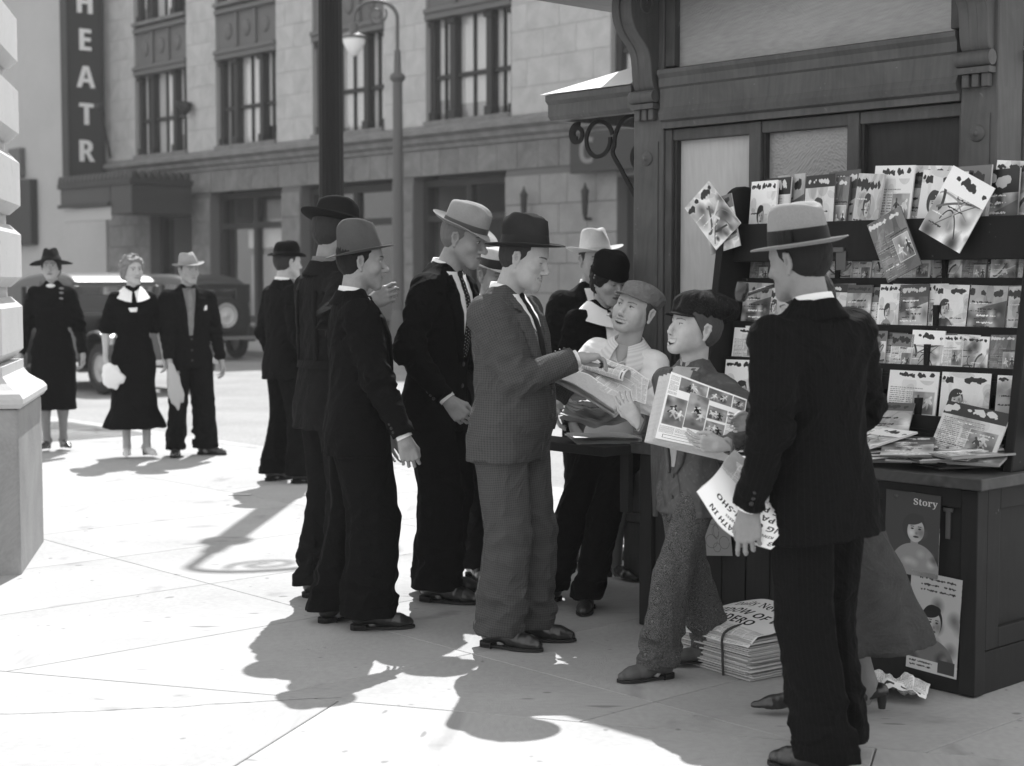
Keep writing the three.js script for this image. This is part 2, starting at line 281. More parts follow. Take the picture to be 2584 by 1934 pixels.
// ---------------------------------------------------------------- theatre: wall, blade sign, marquee
{
  const T = inStreet(thing('theatre_building', 'plain pale theatre wall beyond the stone building', 'building'), 0, 0, FACADE);
  mesh('wall', bx(-70, -41.32, 0, 16, -6, 0.05), M.plaster, T);
  mesh('poster_case', bx(-47.6, -45.6, 2.6, 4.6, 0.05, 0.3, 0.03), M.darkFrame, T);
  mesh('upper_case', bx(-47.2, -46.4, 4.7, 5.6, 0.05, 0.25, 0.03), M.spandrel, T);
  const G = inStreet(thing('theatre_sign', 'tall dark blade sign with pale letters spelling theatre', 'sign'), -41.15, 0, FACADE + 0.25);
  // the blade stands out from the wall, its faces along the street
  mesh('panel', bx(-0.16, 0.16, 4.4, 14, 0, 1.06, 0.02), M.sign, G);
  mesh('edge_trim', merge([bx(-0.2, 0.2, 4.36, 14, -0.04, 0.05, 0.01), bx(-0.2, 0.2, 4.36, 14, 1.01, 1.1, 0.01)]), M.darkFrame, G);
  'THEATRE'.split('').forEach((c, i) => {
    if (i === 6) return;
    const t = new TextGeometry(c, { font, size: 0.6, depth: 0.06, curveSegments: 4 }); t.computeBoundingBox(); t.translate(-(t.boundingBox.max.x + t.boundingBox.min.x) / 2, 0, 0);
    t.rotateY(Math.PI / 2); t.translate(0.16, 4.84 + (5 - i) * 1.03, 0.53); mesh('letter', t, M.letter, G);
  });
  const Q = inStreet(thing('theatre_marquee', 'dark theatre marquee with crested edge and pale bill board', 'marquee'), 0, 0, FACADE);
  mesh('canopy', bx(-37.2, -36.1, 3.2, 4.05, 0.34, 2.1, 0.03), M.sign, Q);
  mesh('fascia', merge([bx(-40.05, -36.05, 3.96, 4.1, 2.1, 2.16), bx(-40.05, -37.25, 3.44, 3.54, 2.1, 2.16), bx(-36.1, -36.04, 3.96, 4.1, 0.34, 2.09)]), M.darkFrame, Q);
  mesh('bill_board', bx(-39.9, -37.25, 3.08, 3.42, 1.95, 2.05, 0.01), std(0.42), Q);
  mesh('side_fascia', bx(-40.0, -37.22, 3.46, 4.05, 0.34, 2.1, 0.03), M.sign, Q);
  for (let k = 0; k < 19; k++) { const c = new THREE.SphereGeometry(0.12, 6, 5); c.scale(1, 1.3, 0.6); mesh('crest_knob', c, M.sign, Q).position.set(-39.95 + k * 0.214, 4.16, 2.1); }
  for (let k = 0; k < 8; k++) { const c = new THREE.SphereGeometry(0.12, 6, 5); c.scale(0.6, 1.3, 1); mesh('crest_knob', c, M.sign, Q).position.set(-36.1, 4.16, 0.5 + k * 0.214); }
}
// ---------------------------------------------------------------- street lamps
function streetLamp(label, x, z, turn, matl) {
  const L = inStreet(thing('street_lamp', label, 'street lamp'), x, 0, z, turn);
  const prof = [[0, 0], [0.23, 0], [0.23, 0.12], [0.19, 0.2], [0.17, 0.7], [0.13, 0.85], [0.1, 0.95], [0.095, 5.3], [0.15, 5.36], [0.15, 5.42], [0.075, 5.48], [0.06, 5.9], [0, 5.9]];
  const post = new THREE.CylinderGeometry(1, 1, 4.7, 64, 1, true), p = post.attributes.position;      // fluted shaft
  for (let i = 0; i < p.count; i++) { const a = Math.atan2(p.getZ(i), p.getX(i)), y = p.getY(i), r = (0.108 - 0.016 * (y + 2.35) / 4.7) * (1 - 0.07 * (0.5 + 0.5 * Math.cos(a * 16))); p.setX(i, Math.cos(a) * r); p.setZ(i, Math.sin(a) * r); }
  post.computeVertexNormals(); post.translate(0, 3.1, 0);
  mesh('base', lathe(prof.slice(0, 7), 20), matl, L); mesh('shaft', post, matl, L); mesh('collar', lathe(prof.slice(7), 20), matl, L);
  const arm = []; for (let k = 0; k <= 20; k++) { const a = Math.PI * k / 20; arm.push([0.42 - 0.42 * Math.cos(a), 6.5 + 0.34 * Math.sin(a), 0]); }
  mesh('gooseneck', tubeOf([[0, 5.8, 0], [0, 6.2, 0], ...arm, [0.84, 6.42, 0]], 0.036, 60, 8), matl, L);
  const sc = []; for (let k = 0; k <= 26; k++) { const a = k / 26 * 9, r = 0.2 - 0.0175 * a; sc.push([0.4 + Math.cos(a + 2.6) * r, 6.58 + Math.sin(a + 2.6) * r, 0]); }
  mesh('scroll', tubeOf(sc, 0.02, 60, 6), matl, L);
  mesh('lamp_shade', lathe([[0.04, 6.45], [0.08, 6.4], [0.09, 6.3], [0.11, 6.24], [0.23, 6.19], [0.25, 6.13], [0.22, 6.13]], 20).translate(0.84, 0, 0), matl, L);
  mesh('globe', lathe([[0.215, 6.13], [0.21, 6.05], [0.15, 5.93], [0.08, 5.84], [0, 5.8]], 20).translate(0.84, 0, 0), M.opal, L);
  return L;
}
streetLamp('black fluted lamp post rising behind the tall man in the dark hat', -10.67, KERB + 0.28, 1.1, M.iron);
streetLamp('grey gooseneck street lamp with white globe across the street', -23.95, FAR_KERB - 0.3, Math.PI + 0.75, M.greyIron);
// ---------------------------------------------------------------- corner pier of the building beside the camera
{
  const P = thing('rusticated_pier', 'pale rusticated stone pier on a tall plinth beside the pavement', 'pier');
  P.position.set(-2.533, 0, -8.035); P.rotation.y = 0.184;
  mesh('plinth', bx(-1.3, 0, -0.02, 0.86, -1.08, 0, 0.02), M.pierBase, P);
  const cap = [[-0.02, 0.859], [0.012, 0.862], [0.03, 0.885], [0.03, 0.91], [0.012, 0.935], [-0.02, 0.955], [-0.06, 0.985], [-0.085, 1.02], [-0.085, 1.07], [-0.2, 1.07]];
  const path = [[-1.3, 0, 0, 1], [0, 0, 1, 1], [0, -1.08, 1, -1], [-1.3, -1.08, 0, -1]];
  mesh('plinth_cap', gridGeo(path.length - 1, cap.length - 1, (u, v) => { const [x, z, nx, nz] = path[Math.round(u * (path.length - 1))], [o, y] = cap[Math.round(v * (cap.length - 1))]; const q = V(x + nx * o, y, z + nz * o); q.u = u * 2.4; q.v = v * 0.3; return q; }).toNonIndexed(), M.pier, P).geometry.computeVertexNormals();
  mesh('core', bx(-1.3, -0.16, 1.06, 5, -0.95, -0.16), M.pier, P);
  for (let k = 0; k < 9; k++) {
    const y = 1.075 + k * 0.405;
    const g = extrudeXY([[-1.3, 0.1], [-0.085, 0.1], [-0.085, 1.0], [-1.3, 1.0]], y, y + 0.35, 0.055); g.rotateX(-Math.PI / 2); g.translate(0, 0, 0); 
    mesh('stone_block' + (k ? '_00' + k : ''), uvm(g), M.pier, P);
  }
}
// ---------------------------------------------------------------- news kiosk
{
  const K = inStreet(thing('news_kiosk', 'grey painted wooden news kiosk with frosted panels, carved corbels and eaves', 'kiosk'), -4.45, 0, -5.8);
  const p = (n, g, m = M.kiosk, par = K) => mesh(n, g, m, par);
  const L = -1.0, R = 1.02, D = -1.75;
  p('base_board', merge([bx(L - 0.03, R + 0.03, 0, 0.3, D - 0.03, 0.03, 0.01), bx(L - 0.05, R + 0.05, 0.3, 0.34, D - 0.05, 0.05, 0.01)]), M.kiosk);
  for (const [a, b] of [[L, L + 0.2], [R - 0.17, R]]) {
    const c = p('corner_post', merge([bx(a, b, 0.34, 2.928, -0.2, 0, 0.008), bx(a + 0.03, b - 0.03, 0.5, 2.2, 0, 0.006)]), M.kioskTrim);
    // scrolled corbel on the front of the post
    const m = (a + b) / 2, prof = [];
    const s = new THREE.Shape(); s.moveTo(0, 2.44); s.bezierCurveTo(0.06, 2.46, 0.04, 2.55, 0.06, 2.62); s.bezierCurveTo(0.08, 2.69, 0.17, 2.70, 0.19, 2.80); s.bezierCurveTo(0.21, 2.90, 0.16, 2.95, 0.1, 2.96); s.lineTo(0, 2.96); s.closePath();
    const cor = (x0, x1, k) => { const g = new THREE.ExtrudeGeometry(s, { depth: x1 - x0, bevelEnabled: true, bevelSize: 0.004, bevelThickness: 0.004, bevelSegments: 1, curveSegments: 14 }); g.scale(k, 1, 1); g.rotateY(-Math.PI / 2); g.translate(x1, 0, 0.002); return uvm(g); };
    const cb = p('corbel', merge([cor(m - 0.062, m - 0.022, 1), cor(m - 0.02, m + 0.02, 0.93), cor(m + 0.022, m + 0.062, 1)]), M.kioskTrim, c);
    for (const sx of [-1, 1]) { const sp = []; for (let k = 0; k <= 30; k++) { const t = k / 30 * 11, r = 0.066 - 0.0052 * t; sp.push([m + sx * 0.068, 2.86 + Math.sin(t) * r, 0.1 + Math.cos(t) * r]); } p('volute', tubeOf(sp, 0.006, 60, 5), M.kioskTrim, c); }
    const roll = new THREE.CylinderGeometry(0.032, 0.032, 0.16, 14); roll.rotateZ(Math.PI / 2); roll.translate(m, 2.42, 0.035); p('roll', merge([uvm(roll), bx(m - 0.075, m + 0.075, 2.36, 2.385, 0, 0.05)]), M.kioskTrim, c);
    for (let k = -1; k <= 1; k++) p('gutta', bx(m + k * 0.045 - 0.016, m + k * 0.045 + 0.016, 2.305, 2.36, 0, 0.035, 0.005), M.kioskTrim, c);
    const ros = lathe([[0, 0.025], [0.012, 0.022], [0.016, 0.012], [0.03, 0.014], [0.036, 0.004], [0.036, 0]], 18); ros.rotateX(Math.PI / 2); ros.translate(m, 2.12, 0.004); p('rosette', uvm(ros), M.kioskTrim, c);
  }
  // entablature between the posts
  const ent = [[-0.1, 2.26], [0.01, 2.26], [0.01, 2.29], [0.03, 2.30], [0.04, 2.33], [0.03, 2.35], [0.025, 2.36], [0.025, 2.45], [0.035, 2.46], [0.035, 2.5], [0.05, 2.52], [0.05, 2.54], [-0.1, 2.56]];
  p('entablature', merge([sweepX(ent, L + 0.2, R - 0.17)]), M.kioskTrim);
  p('transom_frame', merge([bx(L + 0.2, L + 0.26, 2.56, 2.928, -0.08, -0.01, 0.006), bx(R - 0.23, R - 0.17, 2.56, 2.928, -0.08, -0.01, 0.006), bx(L + 0.26, R - 0.23, 2.89, 2.928, -0.08, -0.01, 0.006)]), M.kiosk);
  p('transom_pane', bx(L + 0.26, R - 0.23, 2.56, 2.9, -0.06, -0.05), M.frost);
  // three panels and their mullions
  const mul = [[-0.8, -0.755], [-0.275, -0.205], [0.277, 0.34], [0.837, 0.85]];
  for (const [a, b] of mul) p('mullion', bx(a, b, 0.34, 2.255, -0.1, -0.012, 0.006), M.kiosk);
  const rows = [[0.9, 2.2], [0.36, 0.84]];
  for (const [a, b] of [[-0.755, -0.275], [-0.205, 0.277], [0.34, 0.837]]) { p('rail', bx(a, b, 2.2, 2.255, -0.1, -0.02, 0.005), M.kiosk); p('lower_panel', bx(a, b, 0.34, 0.9, -0.1, -0.02, 0.005), M.kiosk); }
  p('bead', merge([bx(-0.75, -0.735, 0.9, 2.2, -0.06, -0.03), bx(-0.2, -0.188, 0.9, 2.2, -0.06, -0.03), bx(0.345, 0.357, 0.9, 2.2, -0.06, -0.03)]), M.kioskDark);
  p('panel', bx(-0.755, -0.275, 0.9, 2.2, -0.075, -0.06), M.boardWhite).userData.label = 'pale painted panel';
  p('panel', bx(-0.205, 0.277, 0.9, 2.2, -0.075, -0.06), M.hammered).userData.label = 'hammered glass panel';
  p('panel', bx(0.34, 0.837, 0.9, 2.2, -0.075, -0.06), M.kioskDark).userData.label = 'dark painted panel';
  // side and back walls
  p('side_wall', merge([bx(L, L + 0.06, 0.34, 2.96, D, -0.2), bx(L + 0.06, R, 0.34, 2.96, D, D + 0.06), bx(R - 0.06, R, 0.34, 1.3, D, -0.2)]), M.kiosk);
  const sw = p('side_window', merge([bx(R - 0.05, R + 0.01, 1.3, 2.3, -0.3, -0.2, 0.005), bx(R - 0.05, R + 0.01, 1.3, 2.3, D, D + 0.1, 0.005), bx(R - 0.05, R + 0.01, 2.3, 2.42, D, -0.2, 0.01), bx(R - 0.05, R + 0.04, 2.42, 2.47, D, -0.2, 0.01), bx(R - 0.03, R + 0.012, 1.3, 2.3, -1.0, -0.94)]), M.kioskTrim);
  p('side_pane', bx(R - 0.03, R - 0.025, 1.3, 2.3, D + 0.1, -0.3), M.frost, sw);
  p('wire_screen', bx(R - 0.03, R - 0.027, 2.47, 2.92, D + 0.06, -0.2), std(0.05, { transparent: true, alphaMap: tex(64, (u, v) => (u < 0.18 || v < 0.18) ? 1 : 0, { data: true, repeat: [70, 70] }), side: THREE.DoubleSide }), sw);
  p('shelf', bx(R - 0.4, R - 0.06, 2.46, 2.5, D + 0.06, -0.2), M.boardWhite, sw);
  // eaves and roof
  const O = 0.4;
  p('soffit', bx(L - O, R + O, 2.93, 2.96, D - O, O, 0.004), M.kioskTrim);
  p('fascia', merge([bx(L - O - 0.03, R + O + 0.03, 2.932, 3.05, O, O + 0.03, 0.008), bx(L - O - 0.03, L - O, 2.932, 3.05, D - O, O, 0.008), bx(R + O, R + O + 0.03, 2.932, 3.05, D - O, O, 0.008), bx(L - O - 0.03, R + O + 0.03, 2.932, 3.05, D - O - 0.03, D - O, 0.008)]), M.kioskTrim);
  const rf = new THREE.ConeGeometry(1, 0.5, 4, 1); rf.rotateY(Math.PI / 4); rf.scale((R - L) / 2 * 1.42 + O * 1.3, 1, -D / 2 * 1.42 + O * 1.3); rf.translate((L + R) / 2, 3.32, D / 2); p('roof', uvm(rf.toNonIndexed()), M.greyIron);
  // little canopy on the far end with its scroll-iron bracket
  const cw = -0.62, cz0 = -0.02, cz1 = -1.6;
  const cn = p('canopy', merge([sweepX([[cz0, 2.36], [cz0 + 0.02, 2.38], [cz0 + 0.02, 2.44], [cz0 + 0.04, 2.46], [cz0 + 0.04, 2.49], [cz0 - 0.06, 2.49], [cz0 - 0.06, 2.36]], L + cw, L), bx(L + cw - 0.02, L + cw + 0.04, 2.36, 2.49, cz1, cz0 - 0.061, 0.01), bx(L + cw + 0.04, L, 2.36, 2.49, cz1, cz1 + 0.05, 0.01)]), M.kioskTrim);
  { const v = [[L + cw - 0.03, 2.495, cz0 + 0.05], [L, 2.495, cz0 + 0.05], [L, 2.66, cz0 - 0.25], [L + cw - 0.03, 2.495, cz1], [L, 2.495, cz1], [L, 2.66, cz1 + 0.25]];
    const f = [[0, 1, 2], [0, 2, 5], [0, 5, 3], [3, 5, 4], [0, 3, 1], [1, 3, 4], [1, 4, 5], [1, 5, 2]], g = new THREE.BufferGeometry(); g.setAttribute('position', new THREE.Float32BufferAttribute(f.flat().flatMap((i) => v[i]), 3)); g.computeVertexNormals(); p('canopy_roof', uvm(g), M.roofWhite, cn); }
  const strip = (pts, w = 0.022) => { const c = new THREE.CatmullRomCurve3(pts.map(([x, y]) => V(x, y, 0))); const sh = new THREE.Shape([V(-0.005, -w / 2), V(0.005, -w / 2), V(0.005, w / 2), V(-0.005, w / 2)].map((q) => new THREE.Vector2(q.x, q.y))); return uvm(new THREE.ExtrudeGeometry(sh, { steps: 70, extrudePath: c, bevelEnabled: false })); };
  const spiral = (cx, cy, r0, r1, a0, a1, n = 26) => Array.from({ length: n }, (_, k) => { const t = k / (n - 1), a = lerp(a0, a1, t), r = lerp(r0, r1, t); return [cx + Math.cos(a) * r, cy + Math.sin(a) * r]; });
  for (const z of [-0.12, -1.5]) {
    const b = p('scroll_bracket', strip([[L - 0.01, 1.82], [L - 0.1, 1.95], [L - 0.2, 2.09], [L - 0.26, 2.18], ...spiral(L - 0.1, 2.235, 0.15, 0.11, Math.PI + 0.15, 0.6, 14)]), M.iron, cn); b.position.z = z;
    for (const q of [spiral(L - 0.36, 2.25, 0.1, 0.082, 0.2, 6.4), spiral(L - 0.52, 2.29, 0.055, 0.022, 1.2, 11), spiral(L - 0.06, 2.14, 0.075, 0.04, 0.6, 6.8)]) p('scroll', strip(q), M.iron, b);
    p('wall_boss', lathe([[0, 0.03], [0.03, 0.025], [0.04, 0], [0, 0]], 12).rotateZ(Math.PI / 2).translate(L - 0.002, 1.66, 0), M.iron, b);
  }
}
// ---------------------------------------------------------------- counter, flap and magazine rack
const CT = 0.81;
{
  const C = inStreet(thing('news_counter', 'dark wooden news counter with panelled front and worn top, before the kiosk', 'counter'), -3.85, 0, -5.44);
  const p = (n, g, m = M.counter, par = C) => mesh(n, g, m, par);
  const L = -0.83, R = 0.83, F = 0.41, Bk = -0.3;
  p('plinth', bx(L + 0.01, R - 0.01, 0.0, 0.16, Bk, F - 0.012, 0.006));
  for (let k = 0; k < 12; k++) { const a = L + 0.07 + k * (1.66 - 0.14) / 12, b = a + (1.66 - 0.14) / 12; p('plank', bx(a + 0.003, b - 0.003, 0.162, CT - 0.07, F - 0.06, F - 0.025 + 0.003 * rnd(), 0.004)); }
  p('end_panel', bx(R - 0.06, R - 0.03, 0.16, CT - 0.07, Bk, F - 0.07)); p('end_panel', bx(L + 0.03, L + 0.06, 0.16, CT - 0.07, Bk, F - 0.07));
  for (const [a, b] of [[L, L + 0.068], [R - 0.068, R]]) p('stile', bx(a, b, 0.005, CT - 0.05, F - 0.07, F, 0.005));
  for (const x of [L, R - 0.032]) p('end_stile', merge([bx(x, x + 0.03, 0.165, CT - 0.05, F - 0.16, F - 0.072, 0.004), bx(x, x + 0.03, 0.165, CT - 0.05, Bk, Bk + 0.09, 0.004), bx(x, x + 0.03, 0.165, 0.24, Bk + 0.09, F - 0.16, 0.004), bx(x, x + 0.03, CT - 0.13, CT - 0.05, Bk + 0.09, F - 0.16, 0.004)]));
  p('top_rail', bx(L + 0.07, R - 0.07, CT - 0.12, CT - 0.05, F - 0.02, F - 0.004, 0.004));
  p('top_board', merge([bx(L - 0.03, R - 0.52, CT - 0.045, CT, Bk - 0.02, F + 0.035, 0.006), bx(R - 0.517, R + 0.035, CT - 0.045, CT, Bk - 0.02, F + 0.035, 0.006)]), M.counterTop);
  const h = p('hinge', merge([bx(0.5, 0.52, 0.62, 0.72, F - 0.022, F - 0.014, 0.002), bx(0.49, 0.53, 0.72, 0.735, F - 0.022, F - 0.012, 0.002)]), M.greyIron); h.position.set(0.19, -0.05, 0.002);
  p('latch', lathe([[0, 0.012], [0.008, 0.01], [0.01, 0]], 10).rotateX(Math.PI / 2).translate(0.49, CT - 0.1, F + 0.0), M.greyIron);
  const Fp = inStreet(thing('counter_flap', 'narrow dark shelf board running from the counter past the boy in white', 'shelf'), -5.12, 0.8, -4.93);
  mesh('board', bx(-0.5, 0.42, -0.04, 0.0, -0.1, 0.1, 0.005), M.counter, Fp); mesh('bracket', bx(0.36, 0.41, -0.3, -0.04, -0.09, -0.06), M.counter, Fp);
}
const RACK = { x0: -4.55, x1: -3.02, zb: -5.7, rows: [] };
{
  const Rk = inStreet(thing('magazine_rack', 'tall black wooden magazine rack with stepped shelves standing on the counter', 'magazine rack'), -3.785, CT, -5.6);
  const p = (n, g, m = M.rack, par = Rk) => mesh(n, g, m, par);
  const L = -0.765, R = 0.765;
  const side = new THREE.Shape(); side.moveTo(-0.1, 0); side.lineTo(0.35, 0); side.lineTo(0.24, 0.72); side.lineTo(0.2, 0.98); side.bezierCurveTo(0.19, 1.12, 0.06, 1.16, -0.02, 1.1); side.lineTo(-0.1, 1.0); side.closePath();
  for (const x of [L, R - 0.03]) { const g = new THREE.ExtrudeGeometry(side, { depth: 0.03, bevelEnabled: true, bevelSize: 0.004, bevelThickness: 0.004, bevelSegments: 1, bevelOffset: -0.004, curveSegments: 10 }); g.rotateY(-Math.PI / 2); g.translate(x + 0.03, 0, 0); p('side_board', uvm(g)); }
  p('back_board', bx(L + 0.03, R - 0.035, 0.0, 1.02, -0.1, -0.08));
  // shelves: y of the shelf, its depth, its lip
  const rows = [[0.125, 0.26, 0.13], [0.335, 0.2, 0.09], [0.49, 0.14, 0.09], [0.685, 0.08, 0.08]];
  for (const [y, z, lip] of rows) { const s = p('shelf', bx(L + 0.034, R - 0.038, y - 0.012, y, -0.08, z, 0.002)); p('lip', bx(L + 0.034, R - 0.038, y + 0.0005, y + lip * 0.42, z - 0.012, z, 0.003), M.rack, s); p('front_rail', bx(L + 0.034, R - 0.038, y - 0.065, y - 0.0125, z - 0.02, z, 0.003), M.rack, s); }
  for (const x of [-0.23, 0.29]) for (const [y, z] of rows) p('divider', bx(x - 0.01, x + 0.01, y, y + 0.12, -0.078, z - 0.014));
  p('top_bin', merge([bx(L + 0.034, R - 0.038, 0.79, 0.955, 0.13, 0.15, 0.003), bx(L + 0.034, R - 0.038, 0.79, 0.8, -0.08, 0.13)]));
  p('keyhole_latch', merge([bx(-0.17, -0.12, 0.75, 0.83, 0.151, 0.157, 0.002), bx(-0.19, -0.13, 0.825, 0.845, 0.151, 0.162, 0.002)]), M.greyIron);
  RACK.rows = rows; RACK.g = Rk;
}
// ---------------------------------------------------------------- the two motor cars
function motorCar(label, x, z, turn, tone, rear) {
  const C = inStreet(thing('motor_car', label, 'car', 'cars in the street'), x, -0.125, z, turn);
  const paint = phys(tone, { roughness: 0.4, clearcoat: 0.4, clearcoatRoughness: 0.15 }), top = std(0.3, { roughness: 0.35 }), chrome = std(0.6, { metalness: 1, roughness: 0.15 }), tyre = std(0.03, { roughness: 0.9 });
  const p = (n, g, m = paint, par = C) => mesh(n, g, m, par);
  const side = (f, w, b = 0.1) => { const g = new THREE.ExtrudeGeometry(f, { depth: w - 2 * b, bevelEnabled: true, bevelSize: b, bevelThickness: b, bevelOffset: -b, bevelSegments: 4, curveSegments: 12 }); g.translate(0, 0, -w / 2 + b); return uvm(g); };
  let s = new THREE.Shape(); s.moveTo(-1.75, 0.42); s.bezierCurveTo(-1.92, 0.7, -1.9, 1.0, -1.84, 1.18); s.lineTo(0.6, 1.18); s.lineTo(0.62, 1.12); s.lineTo(0.62, 0.42); s.closePath();
  const body = p('body', side(s, 1.42, 0.1));
  s = new THREE.Shape(); s.moveTo(-1.68, 1.54); s.bezierCurveTo(-1.55, 1.7, -0.9, 1.76, -0.4, 1.76); s.bezierCurveTo(0.1, 1.75, 0.3, 1.72, 0.44, 1.62); s.lineTo(0.46, 1.54); s.closePath();
  p('roof', side(s, 1.4, 0.06));
  for (const [a, b] of [[-1.84, -1.26], [-0.68, -0.56], [0.02, 0.1], [0.4, 0.5]]) for (const z of [-0.7, 0.62]) p('pillar', bx(a, b, 1.17, 1.56, z, z + 0.08, 0.02));
  p('back_panel', merge([bx(-1.86, -1.78, 1.17, 1.56, -0.62, -0.34, 0.02), bx(-1.86, -1.78, 1.17, 1.56, 0.34, 0.62, 0.02), bx(-1.86, -1.78, 1.17, 1.26, -0.34, 0.34), bx(-1.86, -1.78, 1.45, 1.56, -0.34, 0.34)]));
  for (const x of [-1.4, -0.5]) p('seat_back', bx(x, x + 0.14, 1.1, 1.42, -0.58, 0.58, 0.05), std(0.16));
  s = new THREE.Shape(); s.moveTo(0.62, 0.45); s.lineTo(0.62, 1.12); s.lineTo(1.72, 1.04); s.lineTo(1.78, 0.45); s.closePath();
  p('bonnet', side(s, 0.82, 0.16));
  p('radiator', merge([bx(1.74, 1.86, 0.45, 1.06, -0.3, 0.3, 0.05)]), chrome); p('grille', bx(1.861, 1.872, 0.5, 1.0, -0.24, 0.24), M.shopDark);
  for (const sz of [-1, 1]) {
    for (const wx of [-1.3, 1.35]) {
      const f = []; for (let k = 0; k <= 12; k++) { const a = lerp(-0.25, Math.PI + (wx > 0 ? 0.25 : 0.1), k / 12); f.push([wx + Math.cos(a) * 0.5, 0.42 + Math.sin(a) * 0.5]); } const fi = f.map(([a, b]) => [wx + (a - wx) * 0.9, 0.42 + (b - 0.42) * 0.9]).reverse();
      const g = extrudeXY([...f, ...fi], 0, 0.3, 0.02); g.translate(0, 0, sz > 0 ? 0.56 : -0.86); p('wing', g);
      const w = lathe([[0.2, -0.07], [0.34, -0.08], [0.375, -0.04], [0.375, 0.04], [0.34, 0.08], [0.2, 0.07]], 26); w.rotateX(Math.PI / 2); const W = p('wheel', w, tyre); W.position.set(wx, 0.375, sz * 0.7);
      p('rim', lathe([[0, 0.06], [0.07, 0.06], [0.09, 0.03], [0.19, 0.05], [0.225, 0.075], [0.23, 0.0], [0, -0.02]], 22).rotateX(sz * Math.PI / 2), std(0.35, { roughness: 0.4 }), W);
    }
    p('running_board', bx(-0.85, 0.92, 0.3, 0.36, sz > 0 ? 0.6 : -0.84, sz > 0 ? 0.84 : -0.6, 0.02), M.shopDark);
    const hl = lathe([[0, -0.16], [0.09, -0.1], [0.14, 0], [0.145, 0.03], [0, 0.05]], 18); hl.rotateZ(-Math.PI / 2); p('headlight', hl, chrome).position.set(1.62, 0.88, sz * 0.52);
    for (const [a, b, nm] of [[-0.55, 0.02, 'door_window'], [-1.25, -0.68, 'rear_window'], [0.1, 0.4, 'vent_window']]) p(nm, bx(a, b, 1.2, 1.55, sz > 0 ? 0.655 : -0.66, sz > 0 ? 0.66 : -0.655), M.glass);
    for (const a of [-0.62, 0.06]) p('door_seam', bx(a, a + 0.012, 0.5, 1.62, sz > 0 ? 0.704 : -0.712, sz > 0 ? 0.712 : -0.704), M.shopDark);
  }
  p('back_window', bx(-1.83, -1.825, 1.26, 1.45, -0.34, 0.34), M.glass);
  p('windscreen', bx(0.47, 0.475, 1.17, 1.56, -0.62, 0.62), M.glass);
  for (const fx of [2.0, -2.12]) p('bumper', merge([bx(fx - 0.02, fx + 0.02, 0.42, 0.5, -0.8, 0.8, 0.015), bx(Math.min(fx, fx * 0.85), Math.max(fx, fx * 0.85), 0.43, 0.48, -0.4, -0.34), bx(Math.min(fx, fx * 0.85), Math.max(fx, fx * 0.85), 0.43, 0.48, 0.34, 0.4)]), chrome);
  if (rear) {
    const w = lathe([[0.2, -0.07], [0.34, -0.08], [0.375, -0.04], [0.375, 0.04], [0.34, 0.08], [0.2, 0.07]], 26); w.rotateZ(Math.PI / 2); const W = p('spare_wheel', w, tyre); W.position.set(-1.97, 0.92, 0);
    p('rim', lathe([[0, 0.08], [0.05, 0.08], [0.08, 0.03], [0.19, 0.05], [0.23, 0.085], [0.25, 0.085], [0.25, 0.0], [0, -0.02]], 22).rotateZ(Math.PI / 2), std(0.55, { roughness: 0.35 }), W);
    for (const sz of [-1, 1]) p('tail_lamp', lathe([[0, 0.04], [0.05, 0.03], [0.05, -0.04], [0, -0.05]], 12).rotateZ(Math.PI / 2), std(0.3, { roughness: 0.2 })).position.set(-1.95, 0.72, sz * 0.68);
  }
}
motorCar('dark sedan facing up the street behind the women', -22.0, -11.6, 0, 0.012, false);
motorCar('dark sedan with a spare wheel on its back parked at the far kerb', -29.6, -17.3, Math.PI, 0.012, true);
// ---------------------------------------------------------------- distance fields and their meshes
const smin = (a, b, k) => { const h = k - Math.abs(a - b); return h > 0 ? Math.min(a, b) - h * h / (4 * k) : Math.min(a, b); };
const smax = (a, b, k) => -smin(-a, -b, k);
